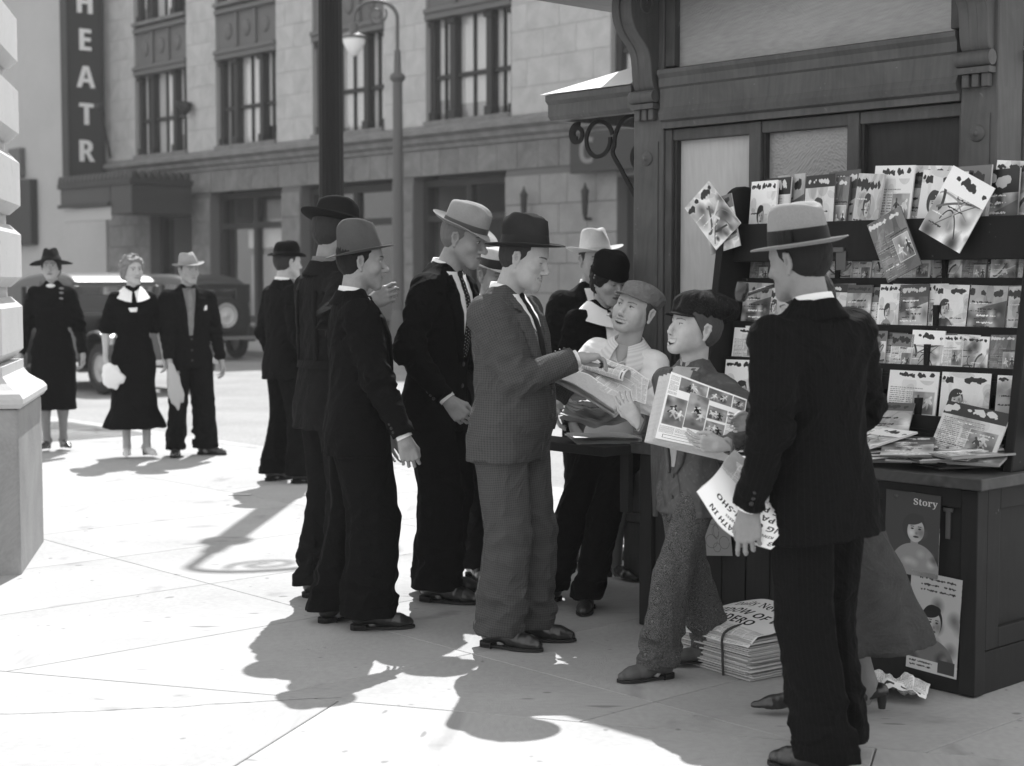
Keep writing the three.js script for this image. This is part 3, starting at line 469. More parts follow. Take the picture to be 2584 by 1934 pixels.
// a tapered limb from a to b; o.sx, o.sz squash it across (in the frame of lateral axis o.lat and forward axis o.fwd)
function limb(a, b, ra, rb, o = {}) {
  const ax = a.x, ay = a.y, az = a.z, dx = b.x - ax, dy = b.y - ay, dz = b.z - az, L2 = dx * dx + dy * dy + dz * dz || 1e-9, L = Math.sqrt(L2);
  const sx = o.sx ?? 1, sz = o.sz ?? 1, lat = o.lat, fwd = o.fwd, crease = o.crease || 0, plain = sx === 1 && sz === 1 && !crease;
  const dir = V(dx, dy, dz).normalize(), ref = (o.ref ? o.ref.clone() : Math.abs(dir.y) > 0.8 ? V(0, 0, -1) : V(0, -1, 0)); ref.addScaledVector(dir, -ref.dot(dir)).normalize(); const ref2 = dir.clone().cross(ref);
  const rMax = Math.max(ra, rb) * Math.max(sx, sz, 1);
  return {
    k: o.k ?? 0.03, cx: ax + dx / 2, cy: ay + dy / 2, cz: az + dz / 2, R: L / 2 + rMax,
    f(x, y, z) {
      const px = x - ax, py = y - ay, pz = z - az; let t = (px * dx + py * dy + pz * dz) / L2; t = t < 0 ? 0 : t > 1 ? 1 : t;
      const qx = px - dx * t, qy = py - dy * t, qz = pz - dz * t; let r = ra + (rb - ra) * t; if (o.swell) r += o.swell(t);
      if (plain) return Math.sqrt(qx * qx + qy * qy + qz * qz) - r;
      const l = qx * lat.x + qz * lat.z, w = qx * fwd.x + qz * fwd.z, ls = l / sx, ws = w / sz;
      if (crease) { const c = Math.abs(ls) / (Math.abs(ws) + 1e-4); r += crease * Math.exp(-c * c * 22); }
      return Math.sqrt(ls * ls + ws * ws + qy * qy) - r;
    },
    uv(x, y, z) { const px = x - ax, py = y - ay, pz = z - az, t = (px * dir.x + py * dir.y + pz * dir.z); const c = px * ref.x + py * ref.y + pz * ref.z, s = px * ref2.x + py * ref2.y + pz * ref2.z, R0 = (ra + rb) / 2; return [Math.atan2(s, -c) * R0, t, 2 * Math.PI * R0]; },
  };
}
function ball(c, rx, ry = rx, rz = rx, o = {}) {
  return { k: o.k ?? 0.02, cx: c.x, cy: c.y, cz: c.z, R: Math.max(rx, ry, rz), f(x, y, z) { const a = (x - c.x) / rx, b = (y - c.y) / ry, e = (z - c.z) / rz, k1 = Math.sqrt(a * a + b * b + e * e); if (k1 < 1e-5) return -Math.min(rx, ry, rz); const a2 = a / rx, b2 = b / ry, e2 = e / rz; return k1 * (k1 - 1) / Math.sqrt(a2 * a2 + b2 * b2 + e2 * e2); }, uv(x, y, z) { return [Math.atan2(x - c.x, z - c.z) * rx, y, 2 * Math.PI * rx]; } };
}
// a trunk of oval sections st = [y, half width, half depth, z of the middle], in the frame of the matrix inv
function trunk(st, inv, o = {}) {
  const n = o.n ?? 2.4, e = inv.elements, ys = st.map((s) => s[0]), y0 = ys[0], y1 = ys[ys.length - 1], sec = [0, 0, 0];
  const at = (y) => { let i = 0; while (i < st.length - 2 && y > ys[i + 1]) i++; let t = clamp((y - ys[i]) / (ys[i + 1] - ys[i])); t = t * t * (3 - 2 * t) * 0.5 + t * 0.5; const a = st[i], b = st[i + 1]; sec[0] = lerp(a[1], b[1], t); sec[1] = lerp(a[2], b[2], t); sec[2] = lerp(a[3], b[3], t); return sec; };
  const wav = o.wave;
  const f = (x, y, z) => {
    const qx = e[0] * x + e[4] * y + e[8] * z + e[12], qy = e[1] * x + e[5] * y + e[9] * z + e[13], qz = e[2] * x + e[6] * y + e[10] * z + e[14];
    const s = at(clamp(qy, y0, y1)), a = Math.abs(qx) / s[0], b = Math.abs(qz - s[2]) / s[1], m = Math.pow(Math.pow(a, n) + Math.pow(b, n), 1 / n);
    let dr = (m - 1) * Math.min(s[0], s[1]) * 0.9; if (wav) dr -= wav(Math.atan2(qx / s[0], (qz - s[2]) / s[1]), qy);
    const dy = Math.max(y0 - qy, qy - y1); return dy > 0 ? (dr > 0 ? Math.sqrt(dr * dr + dy * dy) : dy) : Math.max(dr, dy);
  };
  const w = Math.max(...st.map((s) => s[1])), fwdM = inv.clone().invert(), c = V(0, (y0 + y1) / 2, 0).applyMatrix4(fwdM);
  return { k: o.k ?? 0.03, cx: c.x, cy: c.y, cz: c.z, R: Math.hypot((y1 - y0) / 2, w * 1.2) + 0.05, f, at, fwdM,
    uv(x, y, z) { const qx = e[0] * x + e[4] * y + e[8] * z + e[12], qy = e[1] * x + e[5] * y + e[9] * z + e[13], qz = e[2] * x + e[6] * y + e[10] * z + e[14]; const s = at(1.25); return [Math.atan2(qx, qz) * 0.16, qy, 2 * Math.PI * 0.16]; } };
}
function field(parts, o = {}) {
  const P = parts;
  return (x, y, z) => {
    let d = 1e3;
    for (let i = 0; i < P.length; i++) { const p = P[i]; const ex = x - p.cx, ey = y - p.cy, ez = z - p.cz; const lim = d + p.k + p.R; if (d < 500 && lim > 0 && ex * ex + ey * ey + ez * ez > lim * lim) continue; const v = p.f(x, y, z); d = i ? smin(d, v, p.k) : v; }
    if (o.cut) d = o.cut(d, x, y, z);
    if (o.fold && d < 0.04 && d > -0.04) d -= o.fold(x, y, z, d);
    return d;
  };
}
function boundsOf(parts, pad = 0.03) { const b = new THREE.Box3(); for (const p of parts) b.expandByPoint(V(p.cx - p.R, p.cy - p.R, p.cz - p.R)).expandByPoint(V(p.cx + p.R, p.cy + p.R, p.cz + p.R)); return b.expandByScalar(pad); }
// surface nets over the box, skipping blocks far from the surface
function nets(fn, box, cell) {
  const B = 6, sz = box.getSize(V()), n = [sz.x, sz.y, sz.z].map((s) => Math.ceil(s / cell / B) * B + 1), [nx, ny, nz] = n, o = box.min;
  const val = new Float32Array(nx * ny * nz).fill(NaN), id = (i, j, k) => i + nx * (j + ny * k), act = [], half = B * cell / 2, lim = half * 1.7321 * 1.45 + 0.012;
  for (let bk = 0; bk < nz - 1; bk += B) for (let bj = 0; bj < ny - 1; bj += B) for (let bi = 0; bi < nx - 1; bi += B) {
    const d = fn(o.x + bi * cell + half, o.y + bj * cell + half, o.z + bk * cell + half); if (Math.abs(d) > lim) continue; act.push([bi, bj, bk]);
    for (let k = bk; k <= bk + B; k++) for (let j = bj; j <= bj + B; j++) for (let i = bi; i <= bi + B; i++) { const q = id(i, j, k); if (val[q] !== val[q]) val[q] = fn(o.x + i * cell, o.y + j * cell, o.z + k * cell); }
  }
  const vid = new Map(), pos = [], idx = [], c = new Float32Array(8);
  for (const [bi, bj, bk] of act) for (let k = bk; k < bk + B; k++) for (let j = bj; j < bj + B; j++) for (let i = bi; i < bi + B; i++) {
    let mask = 0; for (let q = 0; q < 8; q++) { const v = val[id(i + (q & 1), j + ((q >> 1) & 1), k + (q >> 2))]; c[q] = v; if (v < 0) mask |= 1 << q; } if (mask === 0 || mask === 255) continue;
    let sx = 0, sy = 0, s3 = 0, cnt = 0;
    for (let a = 0; a < 8; a++) for (let ax = 0; ax < 3; ax++) { const b = a | (1 << ax); if (b === a || (c[a] < 0) === (c[b] < 0)) continue; const t = c[a] / (c[a] - c[b]); sx += (a & 1) + (ax === 0 ? t : 0); sy += ((a >> 1) & 1) + (ax === 1 ? t : 0); s3 += (a >> 2) + (ax === 2 ? t : 0); cnt++; }
    vid.set(id(i, j, k), pos.length / 3); pos.push(o.x + (i + sx / cnt) * cell, o.y + (j + sy / cnt) * cell, o.z + (k + s3 / cnt) * cell);
  }
  const st = [1, nx, nx * ny];
  for (const q of vid.keys()) {
    const v0 = val[q];
    for (let ax = 0; ax < 3; ax++) {
      const v1 = val[q + st[ax]]; if ((v0 < 0) === (v1 < 0)) continue;
      const u = st[(ax + 1) % 3], w = st[(ax + 2) % 3], a = vid.get(q), b = vid.get(q - u), d = vid.get(q - u - w), e = vid.get(q - w); if (b === undefined || d === undefined || e === undefined) continue;
      if (v0 < 0) idx.push(a, b, d, a, d, e); else idx.push(a, d, b, a, e, d);
    }
  }
  const g = new THREE.BufferGeometry(); g.setAttribute('position', new THREE.Float32BufferAttribute(pos, 3)); g.setIndex(idx); g.computeVertexNormals(); return g;
}
// cloth: mesh of the field with uv in metres round and along the part that each face belongs to
function cloth(parts, o, cell) {
  const fn = field(parts, o), g = nets(fn, o.box || boundsOf(parts), cell), p = g.attributes.position, nr = g.attributes.normal, ix = g.index.array;
  const map = new Map(), P = [], N = [], U = [], I = [];
  for (let t = 0; t < ix.length; t += 3) {
    const a = ix[t], cx = (p.getX(a) + p.getX(ix[t + 1]) + p.getX(ix[t + 2])) / 3, cy = (p.getY(a) + p.getY(ix[t + 1]) + p.getY(ix[t + 2])) / 3, cz = (p.getZ(a) + p.getZ(ix[t + 1]) + p.getZ(ix[t + 2])) / 3;
    let best = 0, bd = 1e9; for (let i = 0; i < parts.length; i++) { const v = parts[i].f(cx, cy, cz); if (v < bd) { bd = v; best = i; } }
    const uv = [0, 1, 2].map((k) => parts[best].uv(p.getX(ix[t + k]), p.getY(ix[t + k]), p.getZ(ix[t + k]))), per = uv[0][2], mx = Math.max(uv[0][0], uv[1][0], uv[2][0]);
    for (let k = 0; k < 3; k++) {
      const wrap = mx - uv[k][0] > per / 2 ? 1 : 0, v = ix[t + k], key = (v * 32 + best) * 2 + wrap; let q = map.get(key);
      if (q === undefined) { q = P.length / 3; map.set(key, q); P.push(p.getX(v), p.getY(v), p.getZ(v)); N.push(nr.getX(v), nr.getY(v), nr.getZ(v)); U.push(uv[k][0] + wrap * per, uv[k][1]); }
      I.push(q);
    }
  }
  const r = new THREE.BufferGeometry(); r.setAttribute('position', new THREE.Float32BufferAttribute(P, 3)); r.setAttribute('normal', new THREE.Float32BufferAttribute(N, 3)); r.setAttribute('uv', new THREE.Float32BufferAttribute(U, 2)); r.setIndex(I); return r;
}
// a grid surface from pos(i, j); closed = the rows close on themselves
function gridGeo(nu, nv, pos, { closed = false, flip = false } = {}) {
  const P = [], U = [], I = []; let len = 0;
  for (let j = 0; j <= nv; j++) for (let i = 0; i <= nu; i++) { const q = pos(i / nu, j / nv); P.push(q.x, q.y, q.z); U.push(q.u ?? i / nu, q.v ?? j / nv); }
  for (let j = 0; j < nv; j++) for (let i = 0; i < nu; i++) { const a = j * (nu + 1) + i, b = a + 1, c = a + nu + 1, d = c + 1; if (flip) I.push(a, c, b, b, c, d); else I.push(a, b, c, b, d, c); }
  const g = new THREE.BufferGeometry(); g.setAttribute('position', new THREE.Float32BufferAttribute(P, 3)); g.setAttribute('uv', new THREE.Float32BufferAttribute(U, 2)); g.setIndex(I); g.computeVertexNormals();
  if (closed) { const n = g.attributes.normal; for (let j = 0; j <= nv; j++) { const a = j * (nu + 1), b = a + nu, x = n.getX(a) + n.getX(b), y = n.getY(a) + n.getY(b), z = n.getZ(a) + n.getZ(b), l = Math.hypot(x, y, z) || 1; n.setXYZ(a, x / l, y / l, z / l); n.setXYZ(b, x / l, y / l, z / l); } }
  return g;
}
// a thin flap lying on the front of a trunk: L(t), R(t) give its edges as [x, y] in the trunk's frame, seen from the front (or from the back)
function flap(tr, L, R, { n = 12, m = 4, off = 0.006, thick = 0.004, back = false, bulge = 0, s = 1 } = {}) {
  const M4 = tr.fwdM, e = V(), sg = back ? -1 : 1;
  const zAt = (x, y) => { const q = tr.at(y), a = Math.min(0.985, Math.abs(x) / q[0]); return q[2] + sg * q[1] * Math.pow(1 - Math.pow(a, 2.4), 1 / 2.4); };
  const P = (u, v, lift) => { const a = L(v), b = R(v), x = lerp(a[0], b[0], u), y = lerp(a[1], b[1], u); const q = V(x, y, zAt(x, y) + sg * lift).applyMatrix4(M4); q.u = x; q.v = y; return q; };
  const mm = m + 2, nn = n + 2;
  return gridGeo(mm, nn, (u, v) => { const iu = Math.round(u * mm), iv = Math.round(v * nn), edge = iu === 0 || iu === mm || iv === 0 || iv === nn; const uu = clamp((iu - 1) / m), vv = clamp((iv - 1) / n); return P(uu, vv, edge ? off - thick : off + bulge * Math.sin(Math.PI * uu)); }, { flip: back });
}
// ---------------------------------------------------------------- cloth and skin
const weave = (fn, size, o = {}) => tex(o.n || 256, fn, { repeat: [1 / size, 1 / size], data: o.data });
const wbump = tex(512, (u, v) => 0.5 + 0.45 * (0.5 - 1.6 * Math.abs(tnoise(u, v, 9, 3))) + 0.3 * (0.4 - 1.4 * Math.abs(tnoise(u + 0.2 * tnoise(u, v, 6), v, 17, 8))) + 0.12 * tnoise(u, v, 70), { data: true, repeat: [1.6, 1.6] });
const wool = (v, o = {}) => phys(1, { roughness: 0.9, specularIntensity: 0.12, sheen: o.sheen ?? (v < 0.04 ? 0.1 : 0.5), sheenRoughness: 0.4, sheenColor: grey(o.sc ?? Math.min(0.6, v * 3 + 0.03)), map: o.map || weave((a, b) => v * (1 + 0.25 * tfbm(a, b, 6, v * 100) + 0.3 * tnoise(a, b, 110, 3)), 0.25), bumpMap: wbump, bumpScale: 0.009 });
const FAB = {
  black: wool(0.005), black2: wool(0.0065), coal: wool(0.011), navy: wool(0.016),
  brown: wool(0.013), grey: wool(0.05), midgrey: wool(0.16),
  plaid: wool(0.12, { map: weave((a, b) => { const x = (a * 6) % 1, y = (b * 6) % 1, s = (x < 0.38 ? 1 : 0) + (y < 0.38 ? 1 : 0), t = Math.sin((a - b) * 2 * Math.PI * 48) * 0.5 + 0.5; return 0.082 - 0.019 * s + 0.01 * t * (s === 1) + 0.02 * tnoise(a, b, 60); }, 0.06) }),
  pin: wool(0.015, { map: weave((a, b) => { const x = (a * 8) % 1; return 0.006 + (x < 0.09 ? 0.006 : 0) + 0.002 * tnoise(a, b, 80); }, 0.14) }),
  tweed: wool(0.1, { map: weave((a, b) => { const c = Math.floor(a * 12), d = (c % 2 ? a - b : a + b) * 2 * Math.PI * 18; return 0.085 + 0.045 * Math.sin(d) + 0.2 * tnoise(a, b, 70, 5); }, 0.16) }),
  fleck: wool(0.02, { map: weave((a, b) => { const t = tnoise(a, b, 90, 5); return 0.009 + 0.11 * sstep(0.36, 0.5, t); }, 0.12) }),
  leather: phys(1, { roughness: 0.5, map: weave((a, b) => 0.055 + 0.03 * tfbm(a, b, 5, 4) + 0.02 * sstep(0.2, 0.5, tnoise(a, b, 24)), 0.4), bumpMap: weave((a, b) => 0.5 + 0.5 * tfbm(a, b, 10, 2), 0.3, { data: true }), bumpScale: 0.006 }),
  cotton: phys(1, { roughness: 0.9, map: weave((a, b) => 0.82 + 0.04 * tfbm(a, b, 5, 4), 0.3), bumpMap: weave((a, b) => 0.5 + 0.4 * tfbm(a, b, 6, 2), 0.3, { data: true }), bumpScale: 0.004 }),
  knit: phys(1, { roughness: 0.95, map: weave((a, b) => 0.8 + 0.07 * Math.sin(a * 2 * Math.PI * 20) + 0.04 * tnoise(a, b, 80), 0.12), bumpMap: weave((a, b) => 0.5 + 0.5 * Math.sin(a * 2 * Math.PI * 20), 0.12, { data: true }), bumpScale: 0.0006 }),
  collarKnit: phys(1, { roughness: 0.95, side: THREE.DoubleSide, map: weave((a, b) => 0.7 + 0.07 * Math.sin(b * 2 * Math.PI * 24) + 0.03 * tnoise(a, b, 80), 0.08) }),
  work: phys(1, { roughness: 0.9, map: weave((a, b) => 0.36 + 0.08 * tfbm(a, b, 5, 4) + 0.03 * tnoise(a, b, 100), 0.25), bumpMap: weave((a, b) => 0.5 + 0.4 * tfbm(a, b, 6, 2), 0.3, { data: true }), bumpScale: 0.005 }),
  shoe: phys(0.018, { roughness: 0.28, clearcoat: 0.4, clearcoatRoughness: 0.25 }), shoeBrown: phys(1, { roughness: 0.55, map: weave((a, b) => 0.075 + 0.04 * tfbm(a, b, 5, 4), 0.2) }), sole: std(0.03), shoeWhite: std(0.6, { roughness: 0.5 }),
  button: std(0.03, { roughness: 0.3 }), buttonW: std(0.7, { roughness: 0.3 }), tie: wool(0.02), tieDot: wool(0.02, { map: weave((a, b) => { const x = (a * 8) % 1 - 0.5, y = (b * 8 + Math.floor(a * 8) * 0.5) % 1 - 0.5; return x * x + y * y < 0.03 ? 0.4 : 0.016; }, 0.12) }), tieGrey: wool(0.2),
};
const felt = (v, o = {}) => phys(1, { roughness: 0.95, specularIntensity: 0.12, sheen: v < 0.05 ? 0.2 : 0.6, sheenRoughness: 0.4, sheenColor: grey(Math.min(0.7, v + 0.12)), map: weave((a, b) => v * (1 + 0.2 * tfbm(a, b, 4, v * 50) + 0.12 * tnoise(a, b, 90)), 0.4), ...o });
const ribbon = (v) => std(v, { roughness: 0.5, bumpMap: weave((a, b) => 0.5 + 0.5 * Math.sin(b * 2 * Math.PI * 60), 0.1, { data: true }), bumpScale: 0.0001 });
const skinMat = phys(1, { vertexColors: true, roughness: 0.52, specularIntensity: 0.6, sheen: 0.05, sheenRoughness: 0.4, sheenColor: grey(0.4), bumpMap: tex(256, (u, v) => 0.5 + 0.35 * tnoise(u, v, 70) + 0.2 * tnoise(u, v, 140, 2), { data: true, repeat: [1, 1] }), bumpScale: 0.0004 });
const hairMat = (v) => phys(v, { roughness: 0.75, specularIntensity: 0.4, sheen: 0.25, sheenColor: grey(0.3) });
const HAIR = { black: hairMat(0.012), dark: hairMat(0.03), brown: hairMat(0.06), grey: hairMat(0.16), fair: hairMat(0.2) };

// ---------------------------------------------------------------- head
function headField(F) {
  const child0 = F.child ?? 0, w = F.wide ?? 1, jw = (F.jaw ?? 1) * (1 - 0.1 * child0), ch = (F.chin ?? 0) - 0.008 * child0, ns = (F.nose ?? 1) * (1 - 0.12 * child0), sm = F.smile ?? 0, op = F.open ?? 0, fat = F.fat ?? 0, child = F.child ?? 0;
  const sx = (x) => V(x, 0, 0), eyeY = 0.010, eX = 0.0315 * w, eZ = 0.0735;
  const parts = [
    ball(V(0, 0.045, -0.014), 0.075 * w, 0.088, 0.096, { k: 0.02 }),
    ball(V(0, -0.02, 0.022), 0.066 * w, 0.085, 0.066, { k: 0.035 }),
    ball(V(0, 0.05, 0.035), 0.062 * w, 0.055, 0.052, { k: 0.03 }),
    limb(V(-0.05 * jw, -0.045, -0.005), V(-0.02, -0.098 - ch, 0.066), 0.022 + fat * 0.5, 0.018 + fat * 0.3, { k: 0.028 }), limb(V(0.05 * jw, -0.045, -0.005), V(0.02, -0.098 - ch, 0.066), 0.022 + fat * 0.5, 0.018 + fat * 0.3, { k: 0.028 }),
    ball(V(0, -0.1 - ch, 0.073), 0.021, 0.017, 0.017, { k: 0.022 }),
    ball(V(0, -0.066, 0.068), 0.034, 0.03, 0.023, { k: 0.02 }),
  ];
  for (const s of [-1, 1]) {
    parts.push(ball(V(s * 0.044 * w, -0.022 + sm * 0.006, 0.06), 0.023 + fat * 0.4 + sm * 0.003, 0.02 + sm * 0.002, 0.02 + sm * 0.003, { k: 0.024 }));
    if (child) parts.push(ball(V(s * 0.036, -0.045, 0.052), 0.028, 0.028, 0.026, { k: 0.03 }));
    if (fat) parts.push(ball(V(s * 0.042, -0.07, 0.04), 0.028, 0.035, 0.03, { k: 0.03 }));
    parts.push(limb(V(s * 0.012, 0.028, 0.085), V(s * 0.046 * w, 0.026, 0.068), 0.0105 - child * 0.003, 0.008, { k: 0.016 }));
  }
  parts.push(limb(V(0, 0.022, 0.082), V(0, -0.027, 0.1 + 0.008 * ns), 0.0078, 0.0098 * ns, { k: 0.012 }), ball(V(0, -0.03, 0.1 + 0.008 * ns), 0.0108 * ns, 0.0098, 0.0105 * ns, { k: 0.01 }));
  for (const s of [-1, 1]) parts.push(ball(V(s * 0.0125 * ns, -0.034, 0.095), 0.0085, 0.0085, 0.011, { k: 0.008 }));
  // lips along a curve that rises at the corners with a smile
  const mw = 0.0245 + 0.0105 * sm, mY = -0.0625 + 0.002 * child, lipY = (x) => mY + sm * 0.011 * Math.pow(Math.abs(x) / mw, 2) - 0.001, lipZ = (x) => 0.0925 - 0.02 * Math.pow(Math.abs(x) / mw, 2) * 0.9 - sm * 0.002;
  for (let i = -3; i < 3; i++) { const a = i / 3 * mw, b = (i + 1) / 3 * mw, m = Math.abs((i + 0.5) / 3), r = 0.0052 * (1 - 0.55 * m * m); parts.push(limb(V(a, lipY(a) + 0.0042, lipZ(a) - 0.002), V(b, lipY(b) + 0.0042, lipZ(b) - 0.002), r, r, { k: 0.007 }), limb(V(a, lipY(a) - 0.0048 - op * 0.009, lipZ(a) - 0.003), V(b, lipY(b) - 0.0048 - op * 0.009, lipZ(b) - 0.003), r * 1.15, r * 1.15, { k: 0.008 })); }
  const nBase = parts.length;
  // ears
  const ear = []; for (const s of [-1, 1]) {
    const c = V(s * (0.0795 * w + child * 0.006), -0.002, -0.012), pts = [[0.0, -0.03, 0.008], [0.002, -0.012, 0.0], [0.008, 0.012, -0.006], [0.01, 0.028, -0.002], [0.006, 0.032, 0.012], [0.001, 0.022, 0.018]].map(([a, b, d]) => V(c.x + s * a, c.y + b, c.z - 0.006 + d));
    for (let i = 0; i < pts.length - 1; i++) parts.push(limb(pts[i], pts[i + 1], i === 0 ? 0.0075 : 0.0048, 0.0048, { k: 0.006 }));
    parts.push(ball(V(c.x - s * 0.001, c.y + 0.004, c.z), 0.006, 0.026, 0.016, { k: 0.008 })); ear.push(c);
  }
  const soc = [-1, 1].map((s) => ball(V(s * eX, eyeY - 0.001, 0.099), 0.0175, 0.0125, 0.0185)), eyes = [-1, 1].map((s) => V(s * eX, eyeY, eZ)), mouth = ball(V(0, mY - 0.001 - op * 0.004, 0.093), mw * 0.86, 0.0012 + op * 0.0072 + sm * 0.0012, 0.017);
  const base = field(parts), lidO = F.lid ?? 0.85;
  const dir = (s) => { const g = F.gaze || [0, 0]; return V(Math.sin(g[0]), Math.sin(g[1]), 1).normalize(); };
  const cutEar = [-1, 1].map((s, i) => ball(V(ear[i].x + s * 0.009, ear[i].y + 0.006, ear[i].z + 0.004), 0.007, 0.014, 0.0085));
  const nos = [-1, 1].map((s) => ball(V(s * 0.0075 * ns, -0.0415, 0.1), 0.0045, 0.004, 0.006));
  const fold = Math.max(sm, F.age ?? 0), naso = [-1, 1].map((s) => limb(V(s * 0.0185 * ns, -0.03, 0.0985), V(s * (mw + 0.007), -0.063, 0.0835 + 0.001 * fold), 0.0022 + 0.0022 * fold, 0.0015 + 0.002 * fold));
  const f = (x, y, z) => {
    let d = base(x, y, z);
    if (z > 0.05) {
      for (const s of soc) d = smax(d, -s.f(x, y, z), 0.01);
      for (const s of nos) d = smax(d, -s.f(x, y, z), 0.003);
      for (const e of eyes) { const ex = x - e.x, ey = y - e.y, ez = z - e.z, r = Math.sqrt(ex * ex + ey * ey + ez * ez); if (r > 0.03) continue;
        d = Math.min(d, r - 0.0128);
        const up = smax(r - 0.0146, -(ey - (0.0085 * lidO - 0.0012) + ex * ex * 9), 0.0012), lo = smax(r - 0.0143, ey + 0.0068 - 0.0024 * sm - ex * ex * 8, 0.0012); d = smin(d, up, 0.003); d = smin(d, lo, 0.003); }
      if (fold) for (const c of naso) d = smax(d, -c.f(x, y, z), 0.006);
      const mo = mouth.f(x, y - (lipY(x) - mY), z); const dm = smax(d, -mo, 0.0025); d = dm;
      if (op > 0.1 || sm > 0.6) { const tx = x / (mw * 0.78), ty = y - (lipY(x) - 0.0005 - 0.002 * op), tz = z - (lipZ(x) - 0.0058); const teeth = Math.max(Math.hypot(Math.max(0, Math.abs(ty) - 0.0045), tz) - 0.003, (Math.abs(tx) - 1) * mw); d = Math.min(d, teeth); }
    }
    if (Math.abs(x) > 0.07) for (const c of cutEar) d = smax(d, -c.f(x, y, z), 0.004);
    return d;
  };
  const tone = F.tone ?? 0.4, brow = F.brow ?? 0.05;
  const color = (x, y, z) => {
    let c = tone * (1 + 0.14 * fbm(x * 45, y * 45, z * 45, 4) + 0.07 * noise(x * 320, y * 320, z * 320));
    if (F.stubble) { const m = sstep(-0.03, -0.06, y) * sstep(-0.02, 0.02, z); c *= 1 - F.stubble * m * (0.7 + 0.6 * noise(x * 500, y * 500, z * 500)); }
    if (z > 0.045) {
      const dl = y - lipY(x), xr = Math.abs(x) / mw;
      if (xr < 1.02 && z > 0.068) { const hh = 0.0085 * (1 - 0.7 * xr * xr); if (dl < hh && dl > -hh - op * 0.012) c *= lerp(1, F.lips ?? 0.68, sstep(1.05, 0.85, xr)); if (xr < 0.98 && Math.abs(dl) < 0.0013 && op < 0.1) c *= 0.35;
        if (mouth.f(x, y - (lipY(x) - mY), z) < 0.0012 && (op > 0.1 || sm > 0.6) && xr < 0.9) c = dl > -0.0062 - 0.004 * op && xr < 0.82 && z > lipZ(x) - 0.0115 ? 0.66 * (0.88 + 0.12 * Math.sin(x * 800)) : 0.035; }
      for (const e of eyes) { const ex = x - e.x, ey = y - e.y, ez = z - e.z, r = Math.hypot(ex, ey, ez);
        if (r < 0.0134 && ez > 0) { const g = dir(), q = Math.hypot(ex / r - g.x, ey / r - g.y, ez / r - g.z); c = q < 0.22 ? 0.012 : q < 0.45 ? 0.05 : 0.5; }
        else if (r < 0.0155 && ez > 0 && ey > 0.0085 * lidO - 0.003 - ex * ex * 9 && ey < 0.0085 * lidO + 0.0005 - ex * ex * 9) c = 0.03;
        const s = Math.sign(e.x), bx_ = (x * s - 0.012) / 0.042, by = eyeY + 0.019 + 0.005 * Math.sin(clamp(bx_) * 2.6) - 0.002 - sm * 0.0;
        if (bx_ > 0 && bx_ < 1 && x * s > 0 && z > 0.045) { const t = Math.abs(y - by) / (0.0052 * (1 - 0.55 * bx_)); if (t < 1) c = lerp(brow, c, sstep(0.5, 1, t + 0.35 * noise(x * 300, y * 300, z * 300))); } }
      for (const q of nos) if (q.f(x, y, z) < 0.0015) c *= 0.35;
    }
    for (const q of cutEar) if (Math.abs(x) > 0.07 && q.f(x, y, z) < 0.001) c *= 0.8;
    return c;
  };
  return { f, color, w };
}
const HEADBOX = new THREE.Box3(V(-0.105, -0.14, -0.125), V(0.105, 0.145, 0.135));
function paint(g, fn) { const p = g.attributes.position, c = new Float32Array(p.count * 3); for (let i = 0; i < p.count; i++) { const v = fn(p.getX(i), p.getY(i), p.getZ(i)); c[i * 3] = c[i * 3 + 1] = c[i * 3 + 2] = v; } g.setAttribute('color', new THREE.BufferAttribute(c, 3)); return g; }
function hairGeo(F, cell) {
  const w = F.wide ?? 1, st = F.hairStyle || 'short', vol = st === 'curly' ? 0.028 : st === 'bob' ? 0.018 : st === 'boy' ? 0.013 : 0.0065;
  const cr = [ball(V(0, 0.045, -0.014), 0.075 * w + vol, 0.088 + vol, 0.096 + vol, { k: 0.02 }), ball(V(0, 0.0, -0.03), 0.066 * w + vol, 0.07, 0.07 + vol, { k: 0.03 })];
  if (st === 'bob' || st === 'curly') cr.push(ball(V(0, -0.045, -0.04), 0.075, 0.055, 0.055, { k: 0.03 }));
  const b = field(cr), low = st === 'bob' ? -0.09 : st === 'curly' ? -0.075 : st === 'boy' ? -0.075 : -0.065, fr = st === 'boy' ? 0.02 : st === 'curly' ? 0.016 : st === 'bob' ? 0.03 : 0.004;
  const f = (x, y, z) => {
    let d = b(x, y, z); if (d > 0.03 || d < -0.03) return d;
    if (st === 'curly') d -= 0.008 * Math.sin(y * 130 + 6 * noise(x * 16, y * 12, z * 16)) + 0.009 * noise(x * 55, y * 55, z * 55); else if (st === 'bob') d -= 0.005 * noise(x * 70, y * 45, z * 70); else d -= 0.0035 * noise(x * 170, y * 40, z * 60);
    const dA = (z - 0.014 - fr) * 0.819 - (y + 0.005) * 0.573, dB = st === 'bob' || st === 'curly' ? -1 : z * 0.735 - (y + 0.008) * 0.678, dC = low - y;
    return smax(smax(smax(d, dA + 0.004 * noise(x * 120, y * 60, z * 60), 0.006), dB, 0.006), dC + 0.006 * noise(x * 140, 0, z * 140), 0.006);
  };
  const g = nets(f, HEADBOX.clone().expandByScalar(0.03), cell); return uvm0(g);
}
function uvm0(g) { const p = g.attributes.position, u = new Float32Array(p.count * 2); for (let i = 0; i < p.count; i++) { u[i * 2] = Math.atan2(p.getX(i), p.getZ(i)) * 0.09; u[i * 2 + 1] = p.getY(i); } g.setAttribute('uv', new THREE.BufferAttribute(u, 2)); return g; }

